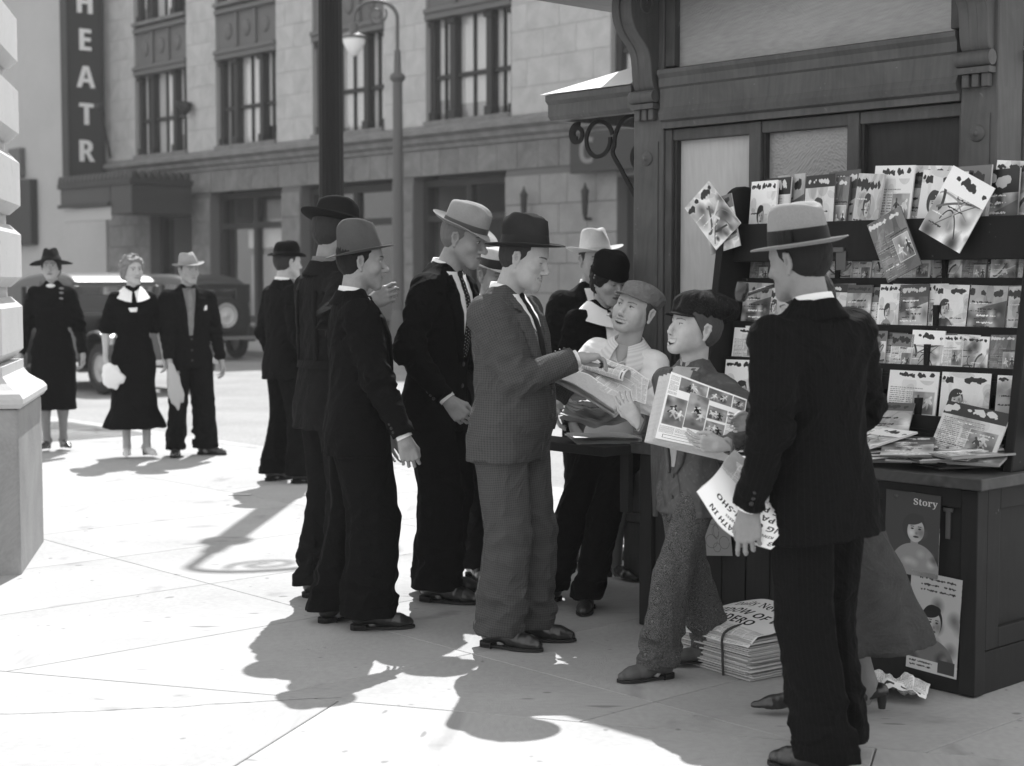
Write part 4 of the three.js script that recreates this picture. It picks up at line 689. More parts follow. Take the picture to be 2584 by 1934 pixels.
// ---------------------------------------------------------------- hand: wrist at the origin, fingers along y, palm faces z, thumb at x (mirrored for the left)
function handField(curl, mirror, o = {}) {
  const m = mirror ? -1 : 1, P = [], k0 = 0.011;
  const xs = [0.031, 0.0105, -0.0105, -0.0305], ly = [0.092, 0.096, 0.091, 0.081], fl = [[0.042, 0.026, 0.021], [0.046, 0.03, 0.022], [0.043, 0.028, 0.021], [0.034, 0.02, 0.019]], fr = [0.0083, 0.0085, 0.0081, 0.0072];
  for (let i = 0; i < 4; i++) P.push(limb(V(m * xs[i] * 0.55, 0.0, 0), V(m * xs[i], ly[i], 0), 0.0155, 0.0118, { k: k0 }));
  P.push(limb(V(m * 0.018, 0.02, 0.006), V(m * 0.026, 0.055, 0.009), 0.016, 0.012, { k: 0.014 }), limb(V(-m * 0.02, 0.02, 0.005), V(-m * 0.028, 0.06, 0.005), 0.013, 0.011, { k: 0.014 }), limb(V(0, -0.05, 0), V(0, 0.02, 0), 0.0255, 0.026, { k: 0.016 }));
  for (let i = 0; i < 4; i++) {
    const c = Array.isArray(curl) ? curl[i] : curl; let a = V(m * xs[i], ly[i], 0), ang = 0; const sp = (o.spread ?? 0.09) * (1.5 - i);
    for (let s = 0; s < 3; s++) { ang += c * (s === 0 ? 1.1 : s === 1 ? 1.35 : 0.8); const L = fl[i][s], b = V(a.x + m * Math.sin(sp) * L * Math.cos(ang), a.y + Math.cos(ang) * L, a.z + Math.sin(ang) * L); P.push(limb(a, b, fr[i] * (1 - s * 0.07), fr[i] * (0.94 - s * 0.09), { k: s === 0 ? 0.006 : 0.003 })); a = b; }
  }
  const tc = o.thumb ?? 0.4; let a = V(m * 0.026, 0.03, 0.01), b = V(m * (0.05 - 0.012 * tc), 0.062, 0.012 + 0.022 * tc), c = V(m * (0.054 - 0.03 * tc), 0.094, 0.014 + 0.036 * tc), e = V(m * (0.05 - 0.05 * tc), 0.117, 0.016 + 0.04 * tc);
  P.push(limb(a, b, 0.0135, 0.011, { k: 0.012 }), limb(b, c, 0.0108, 0.0098, { k: 0.004 }), limb(c, e, 0.0098, 0.0075, { k: 0.003 }));
  return P;
}

// ---------------------------------------------------------------- hats: base ring in the frame of the head
function hatGeo(o) {
  const a = o.a ?? 0.086, b = o.b ?? 0.106, h = o.h ?? 0.118, bw = o.brim ?? 0.055, tp = o.taper ?? 0.87, cr = o.crease ?? 0.03, pin = o.pinch ?? 0.2, dome = o.dome ?? 0, N = 72;
  const rise = o.rise ?? 0.012;                                        // front of the crown higher than the back
  const ring = (th, r, y) => V(Math.sin(th) * a * r, y, Math.cos(th) * b * r);
  const prof = []; const sideN = 7, topN = 12;
  const crown = (th, q) => {                                           // q 0..1 up the side and over the top
    const c = Math.cos(th), top = h * (1 + rise * 6 * c * 0.5);
    let r, y; if (dome) { const t = q * Math.PI / 2; r = Math.pow(Math.cos(t), dome); y = top * Math.pow(Math.sin(t), 0.8); }
    else if (q < 0.5) { const t = q / 0.5; r = lerp(1, tp, t) ; y = top * 0.9 * t; const e = sstep(0.75, 1, t); r -= e * 0.03; }
    else { const t = (q - 0.5) / 0.5; r = (tp - 0.03) * (1 - t) ; y = top * 0.9 + top * 0.1 * Math.sin(Math.min(1, t * 4) * Math.PI / 2); }
    const p = ring(th, r, y); const e = y / h;
    if (!dome) {
      const win = sstep(-0.09, -0.045, p.z) ; p.y -= cr * Math.exp(-(p.x * p.x) / 0.00075) * sstep(0.75, 0.98, e) * (0.35 + 0.65 * win) ;
      const pz = Math.exp(-Math.pow((p.z - b * 0.62) / 0.035, 2)), side = Math.abs(p.x) / a; p.x *= 1 - pin * pz * sstep(0.35, 0.95, e); p.y -= pin * 0.03 * pz * side * sstep(0.5, 0.95, e);
    }
    if (o.lump) { const n = o.lump * noise(p.x * 14 + (o.seed || 0), p.y * 14, p.z * 14); p.x += n * Math.sin(th) * e; p.z += n * Math.cos(th) * e; p.y += n * 0.6 * e; }
    return p;
  };
  const side = o.side ?? 0.02, front = o.front ?? 0.012, back = o.back ?? 0.016, droop = o.droop ?? 0;
  const brim = (th, s) => { const c = Math.cos(th), sn = Math.sin(th), w = bw * (o.oval ? 1 - 0.12 * sn * sn : 1); const up = side * sn * sn + back * Math.max(0, -c) ** 2 - front * Math.max(0, c) ** 2; const q = V(sn * (a + w * s), 0.001 + s * s * up - droop * s * s + (o.wavy || 0) * s * Math.sin(th * 3 + 1), c * (b + w * s)); return q; };
  const th = (u) => u * 2 * Math.PI + Math.PI, uvq = (p, u, v) => { p.u = u * 0.6; p.v = v; return p; };
  const rows = 5, T = 0.0032, L = [];
  L.push(gridGeo(N, sideN + topN, (u, v) => uvq(crown(th(u), v), u, v * 0.25), { closed: true }));
  L.push(gridGeo(N, rows, (u, v) => { const q = brim(th(u), 1 - v); q.y += T / 2; return uvq(q, u, v * 0.06); }, { closed: true }));
  L.push(gridGeo(N, rows, (u, v) => { const q = brim(th(u), v); q.y -= T / 2; return uvq(q, u, v * 0.06); }, { closed: true }));
  L.push(gridGeo(N, 4, (u, v) => { const q = brim(th(u), 1), an = (v - 0.5) * Math.PI; const e = brim(th(u), 0.98), dx = q.x - e.x, dz = q.z - e.z, l = Math.hypot(dx, dz); q.x += dx / l * Math.cos(an) * T * 0.7; q.z += dz / l * Math.cos(an) * T * 0.7; q.y += Math.sin(an) * T * 0.7; return uvq(q, u, v * 0.01); }, { closed: true }));
  const hb = o.bandH ?? 0.036, bandG = gridGeo(N, 4, (u, v) => { const t = v * hb / (h * 0.9), q = dome ? crown(th(u), Math.asin(Math.pow(clamp(v * hb / h), 1.25)) / (Math.PI / 2)) : crown(th(u), t * 0.5); const l = Math.hypot(q.x, q.z); const out = 0.0022 + (v > 0.95 || v < 0.05 ? -0.0015 : 0); q.x *= 1 + out / l; q.z *= 1 + out / l; return uvq(q, u, v * hb); }, { closed: true });
  return { hat: merge(L.map((g) => { const i = g.toNonIndexed(); return i; })), band: bandG, bow: (() => { const g = merge([bx(-0.004, 0.004, 0.004, hb - 0.004, -0.028, 0.028, 0.003), bx(-0.006, 0.006, 0.002, hb - 0.002, -0.006, 0.006, 0.003)]); g.translate(a + 0.004, 0, -0.01); return g; })() };
}
// soft caps with a peak, as a field
function capGeo(o, cell) {
  const big = o.big ?? 0, parts = [ball(V(0, 0.102 + big * 0.006, -0.012 - big * 0.022), 0.098 + big * 0.022, 0.046 + big * 0.018, 0.12 + big * 0.022, { k: 0.02 }), ball(V(0, 0.066, -0.006), 0.09, 0.052, 0.118, { k: 0.025 })];
  const b = field(parts), tilt = o.slope ?? 0.16;
  const f = (x, y, z) => {
    const yy = y + (z - 0.0) * tilt * (big ? 0.6 : 1); let d = b(x, yy, z);
    if (d < 0.03 && big) { const a = Math.atan2(x, z + 0.012); d += 0.0075 * Math.pow(Math.abs(Math.cos(a * 4)), 8) * sstep(0.02, 0.07, Math.hypot(x, z)) - 0.009 * noise(x * 20, yy * 20, z * 20); }
    else if (d < 0.03) d -= 0.004 * noise(x * 22, yy * 22, z * 22);
    d = smax(d, 0.046 - yy + (big && z < -0.02 ? -0.03 * sstep(-0.02, -0.09, z) : 0), 0.006); d = smax(d, -(Math.hypot(x / 0.078, z / 0.097, Math.max(0, yy - 0.055) / 0.055) - 1) * 0.075, 0.004);
    // peak
    const pz = z - 0.062, r = Math.hypot(x / 0.078, pz / (0.085 + (o.peak ?? 0))); const py = yy - (0.058 - 0.32 * Math.max(0, pz) * (o.peakDrop ?? 1) - 2.2 * x * x);
    if (pz > -0.04) d = smin(d, Math.max((r - 1) * 0.07, Math.abs(py) - 0.0035), 0.006);
    return d;
  };
  return uvm0(nets(f, new THREE.Box3(V(-0.15, -0.02, -0.16), V(0.15, 0.19, 0.2)), cell));
}
// ---------------------------------------------------------------- a clothed figure, laid out for a height of 1.78 m and scaled
const EU = (a) => new THREE.Matrix4().makeRotationFromEuler(new THREE.Euler(a[0] || 0, a[1] || 0, a[2] || 0, 'YXZ'));
const TR = (x, y, z) => new THREE.Matrix4().makeTranslation(x, y, z);
function bend(S0, W, l1, l2, pole) {                                   // elbow or knee between two ends
  const d = W.clone().sub(S0), L = Math.min(d.length(), (l1 + l2) * 0.995); d.normalize(); const a = (l1 * l1 - l2 * l2 + L * L) / (2 * L), h = Math.sqrt(Math.max(0, l1 * l1 - a * a));
  const p = pole.clone().addScaledVector(d, -pole.dot(d)).normalize(); return { mid: S0.clone().addScaledVector(d, a).addScaledVector(p, h), end: S0.clone().addScaledVector(d, L) };
}
const MALE = [[0.80, 0.205, 0.142, -0.008], [0.88, 0.2, 0.14, -0.01], [0.97, 0.186, 0.13, -0.006], [1.08, 0.17, 0.117, 0.0], [1.2, 0.183, 0.124, 0.006], [1.32, 0.197, 0.126, 0.006], [1.4, 0.196, 0.113, -0.004], [1.445, 0.178, 0.095, -0.012], [1.48, 0.135, 0.078, -0.016], [1.515, 0.088, 0.066, -0.018], [1.54, 0.062, 0.055, -0.016]];
const FEMALE = [[0.80, 0.185, 0.14, -0.01], [0.88, 0.182, 0.138, -0.012], [0.97, 0.166, 0.122, -0.008], [1.09, 0.13, 0.095, 0.0], [1.2, 0.146, 0.112, 0.014], [1.28, 0.162, 0.128, 0.022], [1.36, 0.165, 0.112, 0.006], [1.43, 0.155, 0.088, -0.01], [1.475, 0.11, 0.07, -0.016], [1.51, 0.072, 0.06, -0.018], [1.535, 0.056, 0.05, -0.016]];
function person(sp) {
  const P = thing('person', sp.label, 'person'); P.position.set(sp.at[0], sp.y || 0, sp.at[1]); P.rotation.y = sp.yaw; const sc = sp.H / 1.78; P.scale.setScalar(sc);
  const cell = sp.cell ?? 0.0085, fine = sp.fine ?? 0.0032, fem = sp.female, g = sp.girth ?? 1, belly = sp.belly ?? 0, S0 = fem ? FEMALE : MALE, shW = sp.shoulder ?? 1;
  const piv = V(0, 0.93, 0), hip = V(...(sp.hip || [0, 0, 0])), T = TR(piv.x + hip.x, piv.y + hip.y, piv.z + hip.z).multiply(EU(sp.lean || [])).multiply(TR(-piv.x, -piv.y, -piv.z)), Ti = T.clone().invert();
  const tp = (x, y, z) => V(x, y, z).applyMatrix4(T), hs = sp.headScale ?? 1, hd = sp.head || [0, 0, 0];
  const HT = T.clone().multiply(TR(0, 1.535, -0.012 + (sp.neckFwd ?? 0.012))).multiply(EU(hd)).multiply(TR(0, 0.118 * hs, 0.024)).multiply(new THREE.Matrix4().makeScale(hs, hs, hs)), HTi = HT.clone().invert();
  const st = S0.map(([y, w, d, z]) => { const bb = belly * Math.exp(-Math.pow((y - 1.04) / 0.16, 2)), up = y > 1.42 ? lerp(g, 1, clamp((y - 1.42) / 0.08)) : g; return [y, w * up * (y > 1.3 ? shW : 1) + bb * 0.35, d * up + bb * 0.5, z + bb * 0.55]; });
  // arms; ww, dirW and palmW are given in the scene's own axes
  const rw = (v) => V(...v).applyAxisAngle(V(0, 1, 0), -sp.yaw);
  const arm = {}; for (const s of [-1, 1]) {
    const A = { ...((sp.arms || {})[s > 0 ? 'L' : 'R'] || {}) }; if (A.ww) A.w = rw([A.ww[0] - sp.at[0], A.ww[1], A.ww[2] - sp.at[1]]).divideScalar(sc).toArray(); if (A.dirW) A.dir = rw(A.dirW).toArray(); if (A.palmW) A.palm = rw(A.palmW).toArray(); if (A.poleW) A.pole = rw(A.poleW).toArray();
    const sh = tp(s * (fem ? 0.15 : 0.178) * shW * (0.5 + 0.5 * g), 1.415, -0.008);
    const w = A.w ? V(...A.w) : sh.clone().add(V(s * 0.055, -0.535, 0.05)), b = bend(sh, w, 0.298, 0.265, A.pole ? V(...A.pole) : V(s * 0.35, -0.1, -1));
    const dir = A.dir ? V(...A.dir).normalize() : b.end.clone().sub(b.mid).normalize(); let pm = A.palm ? V(...A.palm) : V(-s, 0, 0.15); pm.addScaledVector(dir, -pm.dot(dir)).normalize();
    arm[s] = { ...A, sh, el: b.mid, wr: b.end, dir, pm };
  }
  // legs
  const leg = {}; for (const s of [-1, 1]) {
    const A = (sp.legs || {})[s > 0 ? 'L' : 'R'] || {}, hp = V(s * 0.088 * g, 0.9, 0).add(hip), an = A.a ? V(...A.a) : V(s * 0.1, 0.085, -0.01), Lg = Math.min(0.413, hp.distanceTo(an) * 0.5035), b = bend(hp, an, Lg, Lg, A.pole ? V(...A.pole) : V(0, 0, 1));
    leg[s] = { hp, kn: b.mid, an: A.a ? b.end : an, yaw: A.yaw ?? s * 0.2, pitch: A.pitch || 0 };
  }
  const add = (n, geo, m, par = P) => mesh(n, geo, m, par);
  // body: one mesh of trunk, limbs, neck, head and hands
  const Fc = { tone: 0.4, ...(sp.face || {}) }, H = headField(Fc), nb = V(0, 1.46, -0.02).applyMatrix4(T).applyMatrix4(HTi), neck = limb(V(0, -0.035, -0.022), nb, (fem ? 0.045 : 0.054) + (Fc.fat || 0) * 0.4, (fem ? 0.05 : 0.06) / hs, { k: 0.02 });
  const adam = limb(V(0, -0.06, 0.0), V(nb.x, nb.y + 0.03, nb.z + 0.03), 0.03, 0.026, { k: 0.02 });
  const hf = (x, y, z) => smin(smin(H.f(x, y, z), neck.f(x, y, z), 0.022), adam.f(x, y, z), 0.02);
  const hg = nets(hf, new THREE.Box3(V(-0.11, -0.24, -0.125), V(0.11, 0.145, 0.135)), fine); paint(hg, (x, y, z) => y < -0.125 ? Fc.tone * (1 + 0.08 * fbm(x * 40, y * 40, z * 40, 3)) : H.color(x, y, z)); uvm0(hg); hg.applyMatrix4(HT);
  const bp = [trunk(st.map(([y, w, d, z]) => [y, Math.max(0.03, w - 0.035), Math.max(0.03, d - 0.03), z]), Ti, { k: 0.03 })];
  const ar = fem ? 0.82 : sp.armR ?? 0.92;
  for (const s of [-1, 1]) { const a = arm[s], l = leg[s]; bp.push(limb(a.sh, a.el, 0.05 * ar, 0.04 * ar, { k: 0.03 }), limb(a.el, a.wr, 0.041 * ar, 0.028 * ar, { k: 0.02, swell: (t) => 0.006 * Math.sin(Math.min(1, t * 1.8) * Math.PI) }), limb(l.hp, l.kn, 0.072, 0.048, { k: 0.03 }), limb(l.kn, l.an, 0.046, 0.034, { k: 0.02, swell: (t) => 0.013 * Math.exp(-Math.pow((t - 0.3) / 0.2, 2)) }), limb(l.an, l.an.clone().add(V(0, -0.05, 0.02)), 0.034, 0.03, { k: 0.02 })); }
  const bg = uvm0(paint(nets(field(bp), boundsOf(bp), sp.bare ? Math.max(cell, 0.009) : 0.022), (x, y, z) => Fc.tone * (sp.stocking && y < 0.9 ? sp.stocking : 1) * (1 + 0.08 * fbm(x * 25, y * 25, z * 25, 3))));
  const bodyG = [bg, hg];
  for (const s of [-1, 1]) {
    const a = arm[s]; if (a.noHand) continue; const X = a.dir.clone().cross(a.pm), m = new THREE.Matrix4().makeBasis(X, a.dir, a.pm).setPosition(a.wr.clone().addScaledVector(a.dir, 0.018)), hsz = (sp.handScale ?? 0.98) * (fem ? 0.9 : 1); m.multiply(new THREE.Matrix4().makeScale(hsz, hsz, hsz));
    const parts = handField(a.curl ?? [0.32, 0.38, 0.42, 0.46], s > 0, { thumb: a.thumb, spread: a.spread }), hg2 = nets(field(parts), boundsOf(parts, 0.01), sp.handFine ?? 0.0034);
    paint(hg2, (x, y, z) => Fc.tone * 0.97 * (1 + 0.14 * fbm(x * 90, y * 60, z * 90, 3))); uvm0(hg2); hg2.applyMatrix4(m); bodyG.push(hg2); a.hm = m;
  }
  add('body', mergeGeometries(bodyG, false), skinMat);
  const put = (geo, ex = 0) => geo.applyMatrix4(HT);
  if (sp.hair !== null) add('hair', hairGeo(Fc, sp.hairCell ?? 0.004).applyMatrix4(HT), HAIR[sp.hair || 'dark']);
  // headgear
  if (sp.hat) {
    const o = sp.hat, M0 = HT.clone().multiply(TR(...(o.pos || [0, 0.052, -0.008]))).multiply(EU(o.tilt || [0, 0, 0]));
    if (o.cap) { const h = add('cap', capGeo(o, o.cell || 0.004).applyMatrix4(HT.clone().multiply(EU(o.tilt || [0, 0, 0]))), o.mat); if (o.big) { const bt = new THREE.SphereGeometry(0.01, 10, 8); bt.scale(1, 0.6, 1); bt.translate(0, 0.152 + 0.012, -0.012); add('button', bt.applyMatrix4(HT.clone().multiply(EU(o.tilt || [0, 0, 0]))), o.mat, h); } }
    else { const q = hatGeo(o), h = add('hat', q.hat.applyMatrix4(M0), o.mat); if (o.band) { add('hat_band', q.band.applyMatrix4(M0), o.band, h); add('bow', q.bow.applyMatrix4(M0), o.band, h); } }
  }
  // upper garment
  const fold = (x, y, z) => {
    let e = 0.004 * noise(x * 9, y * 5, z * 9) + 0.006 * (0.35 - 2 * Math.abs(noise(x * 10 + y * 4, y * 5, z * 10)));
    for (const s of [-1, 1]) { const a = arm[s]; const de = Math.hypot(x - a.el.x, y - a.el.y, z - a.el.z), ds = Math.hypot(x - a.sh.x, y - a.sh.y + 0.05, z - a.sh.z), dw = Math.hypot(x - a.wr.x, y - a.wr.y, z - a.wr.z); const m = Math.exp(-Math.pow(de / 0.12, 2)) * 0.020 + Math.exp(-Math.pow(ds / 0.11, 2)) * 0.010 + Math.exp(-Math.pow(dw / 0.12, 2)) * 0.008; if (m > 0.0006) { const n = noise(x * 13 + y * 9 + s * 7, y * 17 - z * 6, z * 13); e += m * (1 - 3.0 * Math.abs(n)); } }
    const mw = Math.exp(-Math.pow((y - 1.08) / 0.1, 2)); e += 0.005 * mw * noise(x * 7, y * 22 + x * 12, z * 7); const q0 = Ti.elements, qx = q0[0] * x + q0[4] * y + q0[8] * z + q0[12], qy = q0[1] * x + q0[5] * y + q0[9] * z + q0[13], qz = q0[2] * x + q0[6] * y + q0[10] * z + q0[14]; const fr = sp.top && sp.top.suit ? 1 - 0.92 * sstep(0.02, 0.06, qz) * sstep(0.18, 0.13, Math.abs(qx)) * sstep(0.9, 1.0, qy) : 1;
    return e * (sp.foldAmt ?? 1) * fr;
  };
  const up = sp.top, jm = up && up.mat; let tr = null, shirtOff = 0;
  if (up) {
    const hem = up.hem ?? 0.8, stj = st.map((s) => s.slice()); const low = stj[0];
    if (hem < 0.8) stj.unshift([hem, low[1] * (up.flare ?? 1.04), low[2] * (up.flare ?? 1.04), low[3]]); if (up.hemUp) while (stj[0][0] < up.hemUp) stj.shift();
    if (up.cutTop) while (stj[stj.length - 1][0] > up.cutTop) stj.pop(); if (up.stations) stj.splice(0, stj.length, ...up.stations);
    tr = trunk(stj, Ti, { k: 0.03, n: 2.35, wave: up.wave }); const parts = [tr];
    for (const s of [-1, 1]) { const a = arm[s], r = (up.sleeve ?? 1) * (fem ? 0.8 : 1) * (0.6 + 0.4 * g); const long = up.sleeves ?? 1; const ref = V(-s, 0, 0.2);
      if (long >= 1) parts.push(limb(a.sh, a.el, 0.076 * r, 0.06 * r, { k: 0.035, ref }), limb(a.el, a.wr.clone().lerp(a.el, 0.02), 0.058 * r, 0.047 * r, { k: 0.02, ref }));
      else { const e = a.sh.clone().lerp(a.el, long * 2 > 1 ? 1 : long * 2); parts.push(limb(a.sh, e, 0.078 * r, (0.07 + (up.puff || 0)) * r, { k: 0.035, ref })); if (long > 0.5) parts.push(limb(a.el, a.el.clone().lerp(a.wr, (long - 0.5) * 2), 0.064 * r, 0.056 * r, { k: 0.02, ref })); } }
    const cut = (d, x, y, z) => { for (const s of [-1, 1]) { const a = arm[s]; if ((up.sleeves ?? 1) >= 1) { const t = (x - a.wr.x) * a.dir.x + (y - a.wr.y) * a.dir.y + (z - a.wr.z) * a.dir.z, f = V(a.wr.x - a.el.x, a.wr.y - a.el.y, a.wr.z - a.el.z).normalize(), t2 = (x - a.wr.x) * f.x + (y - a.wr.y) * f.y + (z - a.wr.z) * f.z, r = Math.hypot(x - a.wr.x, y - a.wr.y, z - a.wr.z); if (r < 0.1) d = Math.max(d, t2 + 0.004); } } return d; };
    const J = add(up.name || 'jacket', cloth(parts, { fold, cut }, cell), jm);
    if (up.stripes) J.userData.label = up.stripes;
    // suit front: shirt, tie, lapels, collars, buttons, pockets
    const lin = (pts) => (t) => { const q = t * (pts.length - 1), i = Math.min(pts.length - 2, Math.floor(q)), f = q - i; return [lerp(pts[i][0], pts[i + 1][0], f), lerp(pts[i][1], pts[i + 1][1], f)]; };
    if (up.suit) {
      const by = up.button ?? 1.1, wv = up.vee ?? 0.062;
      add('shirt', flap(tr, lin([[-wv, 1.5], [-wv * 0.72, 1.36], [-0.012, by + 0.03]]), lin([[wv, 1.5], [wv * 0.72, 1.36], [0.012, by + 0.03]]), { off: 0.002, n: 16 }), sp.shirtMat || FAB.cotton);
      if (sp.vest) add('waistcoat', flap(tr, lin([[-0.09, 1.42], [-0.07, 1.3], [-0.03, by - 0.02]]), lin([[0.012, 1.3], [0.012, 1.2], [0.03, by - 0.02]]), { off: 0.004, n: 12 }), jm), add('waistcoat', flap(tr, lin([[-0.012, 1.3], [-0.012, 1.2], [-0.03, by - 0.02]]), lin([[0.09, 1.42], [0.07, 1.3], [0.03, by - 0.02]]), { off: 0.0045, n: 12 }), jm);
      if (sp.tie) { const t = add('tie', flap(tr, lin([[-0.014, 1.487], [-0.02, 1.44], [-0.03, by + 0.02]]), lin([[0.014, 1.487], [0.02, 1.44], [0.03, by + 0.02]]), { off: 0.008, bulge: 0.006, n: 14 }), sp.tie); const k = ball(V(0, 1.492, 0.052), 0.019, 0.018, 0.014); const kg = new THREE.SphereGeometry(1, 14, 10); kg.scale(0.019, 0.019, 0.015); kg.translate(0, 1.488, st[9][3] + st[9][2] + 0.012); add('tie_knot', kg.applyMatrix4(T), sp.tie, t); }
      for (const s of [-1, 1]) {
        const inn = lin([[s * 0.072, 1.487], [s * wv * 0.86, 1.36], [s * 0.012, by]]), out = lin([[s * 0.1, 1.478], [s * 0.116, 1.442], [s * 0.09, 1.424], [s * 0.142, 1.412], [s * 0.14, 1.385], [s * 0.122, 1.32], [s * 0.1, 1.25], [s * 0.062, by + 0.05], [s * 0.03, by]]);
        const L = add('lapel', flap(tr, s > 0 ? inn : out, s > 0 ? out : inn, { off: 0.011, thick: 0.009, n: 40, m: 6, bulge: 0.006 }), jm, J);
        if (!up.noPocket) add('pocket_flap', flap(tr, lin(s > 0 ? [[0.07, 0.975], [0.075, 0.925]] : [[-0.168, 0.97], [-0.172, 0.92]]), lin(s > 0 ? [[0.168, 0.97], [0.172, 0.92]] : [[-0.07, 0.975], [-0.075, 0.925]]), { off: 0.004, n: 2, m: 6 }), jm, J);
      }
      add('breast_pocket', flap(tr, lin([[0.075, 1.292], [0.077, 1.27]]), lin([[0.155, 1.3], [0.157, 1.278]]), { off: 0.003, n: 1, m: 4, thick: 0.003 }), jm, J);
      add('front_edge', flap(tr, lin([[-0.03, by + 0.012], [-0.028, 0.95], [-0.005, 0.802]]), lin([[0.026, by + 0.012], [0.045, 0.95], [0.075, 0.802]]), { off: 0.004, n: 10, m: 3 }), jm, J);
      for (const y of [by - 0.012, by - 0.11, by - 0.2]) { const q = tr.at(y), bgx = lathe([[0, 0.004], [0.009, 0.004], [0.0105, 0.002], [0.0105, 0]], 12).rotateX(Math.PI / 2); bgx.translate(0.006, y, q[2] + q[1] + 0.007); add('button', bgx.applyMatrix4(T), FAB.button, J); }
      for (const s of [-1, 1]) { const a = arm[s], f = a.wr.clone().sub(a.el).normalize(), n = V(s * 0.6, 0, -0.8).addScaledVector(f, -V(s * 0.6, 0, -0.8).dot(f)).normalize(); for (let k = 0; k < 3; k++) { const b = new THREE.SphereGeometry(0.007, 8, 6), c = a.wr.clone().addScaledVector(f, -0.03 - k * 0.02).addScaledVector(n, 0.049 * (up.sleeve ?? 1) * (0.6 + 0.4 * g)); b.translate(c.x, c.y, c.z); add('cuff_button', b, FAB.button, J); } }
    }
    const neckRing = (prof, A, drop, rz = 0.86) => gridGeo(40, prof.length - 1, (u, v) => { const ph = lerp(-A, A, u), [r, y] = prof[Math.round(v * (prof.length - 1))], k = Math.abs(ph) / A; const q = V(Math.sin(ph) * r, y - drop(k, v, Math.abs(ph)), -0.014 - Math.cos(ph) * r * (typeof rz === 'function' ? rz(k) : rz)).applyMatrix4(T); q.u = ph * 0.08; q.v = v * 0.06; return q; });
    if (up.suit || up.shirtCollar) add('shirt_collar', neckRing([[0.058, 1.49], [0.06, 1.548], [0.064, 1.553], [0.07, 1.535], [0.078, 1.505], [0.074, 1.503]], 2.98, (k, v, p) => 0.03 * k * k + (v > 0.7 ? 0.035 * sstep(0.72, 1, k) : 0), 0.95), sp.shirtMat || FAB.cotton);
    if (up.suit) {
      add('coat_collar', neckRing([[0.07, 1.5], [0.075, 1.53], [0.081, 1.5335], [0.1, 1.505], [0.12, 1.478], [0.117, 1.468]], 2.2, (k) => 0.045 * k * k, 0.9), jm, J);
      for (const s of [-1, 1]) { const a = arm[s]; if (a.noHand) continue; const cg = new THREE.CylinderGeometry(0.036, 0.038, 0.05, 20, 1, true); cg.applyMatrix4(new THREE.Matrix4().makeRotationFromQuaternion(new THREE.Quaternion().setFromUnitVectors(V(0, 1, 0), a.wr.clone().sub(a.el).normalize()))); const c = a.wr.clone().addScaledVector(a.wr.clone().sub(a.el).normalize(), -0.012); cg.translate(c.x, c.y, c.z); add('shirt_cuff', cg, sp.cuffMat || sp.shirtMat || FAB.cotton); }
    }
    sp.extra && sp.extra({ P, J, T, Ti, tr, st, arm, leg, add, lin, flap, neckRing, HT });
  }
  // trousers
  if (sp.trousers) {
    const o = sp.trousers, w = o.wide ?? 1, parts = [trunk(st.filter((s) => s[0] < 1.1).map(([y, a, d, z]) => [y, a - 0.018, d - 0.016, z]), new THREE.Matrix4().makeTranslation(-hip.x, -hip.y, -hip.z), { k: 0.04 })];
    for (const s of [-1, 1]) { const l = leg[s], lat = V(Math.cos(l.yaw), 0, -Math.sin(l.yaw)), fwd = V(Math.sin(l.yaw), 0, Math.cos(l.yaw)), bot = l.an.clone(); bot.addScaledVector(l.kn.clone().sub(l.an).normalize(), -0.06); parts.push(limb(l.hp, l.kn, 0.1 * w * (0.4 + 0.6 * g), 0.082 * w, { k: 0.02, sx: 0.92, sz: 1.05, lat, fwd, crease: 0.008, ref: fwd }), limb(l.kn, bot, 0.081 * w, 0.088 * w, { k: 0.02, sx: 0.86, sz: 1.1, lat, fwd, crease: 0.009, ref: fwd })); }
    const hemY = o.hem ?? 0.066, fold = (x, y, z) => {
      let e = 0.003 * noise(x * 8, y * 4, z * 8) + 0.008 * (0.4 - 2 * Math.abs(noise(x * 11, y * 1.8, z * 11)));
      for (const s of [-1, 1]) { const l = leg[s], dk = Math.hypot(x - l.kn.x, (y - l.kn.y) * 0.8, z - l.kn.z), da = y - hemY, near = Math.hypot(x - l.an.x, z - l.an.z) < 0.16 ? 1 : 0; const m = 0.009 * Math.exp(-Math.pow(dk / 0.14, 2)) + near * 0.018 * Math.exp(-Math.pow((da - 0.12) / 0.09, 2)); if (m > 0.0006) e += m * (1 - 3 * Math.abs(noise(x * 9 + s * 3, y * 12 + x * 5, z * 9))); }
      if (o.cuff !== false && y < hemY + 0.045) e += 0.0055; return e * (o.foldAmt ?? 1);
    };
    const cut = (d, x, y, z) => { let h = hemY; if (o.hems) h = x > (leg[1].an.x + leg[-1].an.x) / 2 ? o.hems[1] : o.hems[0]; return Math.max(d, h - y); };
    add('trousers', cloth(parts, { fold, cut }, cell), o.mat);
  }
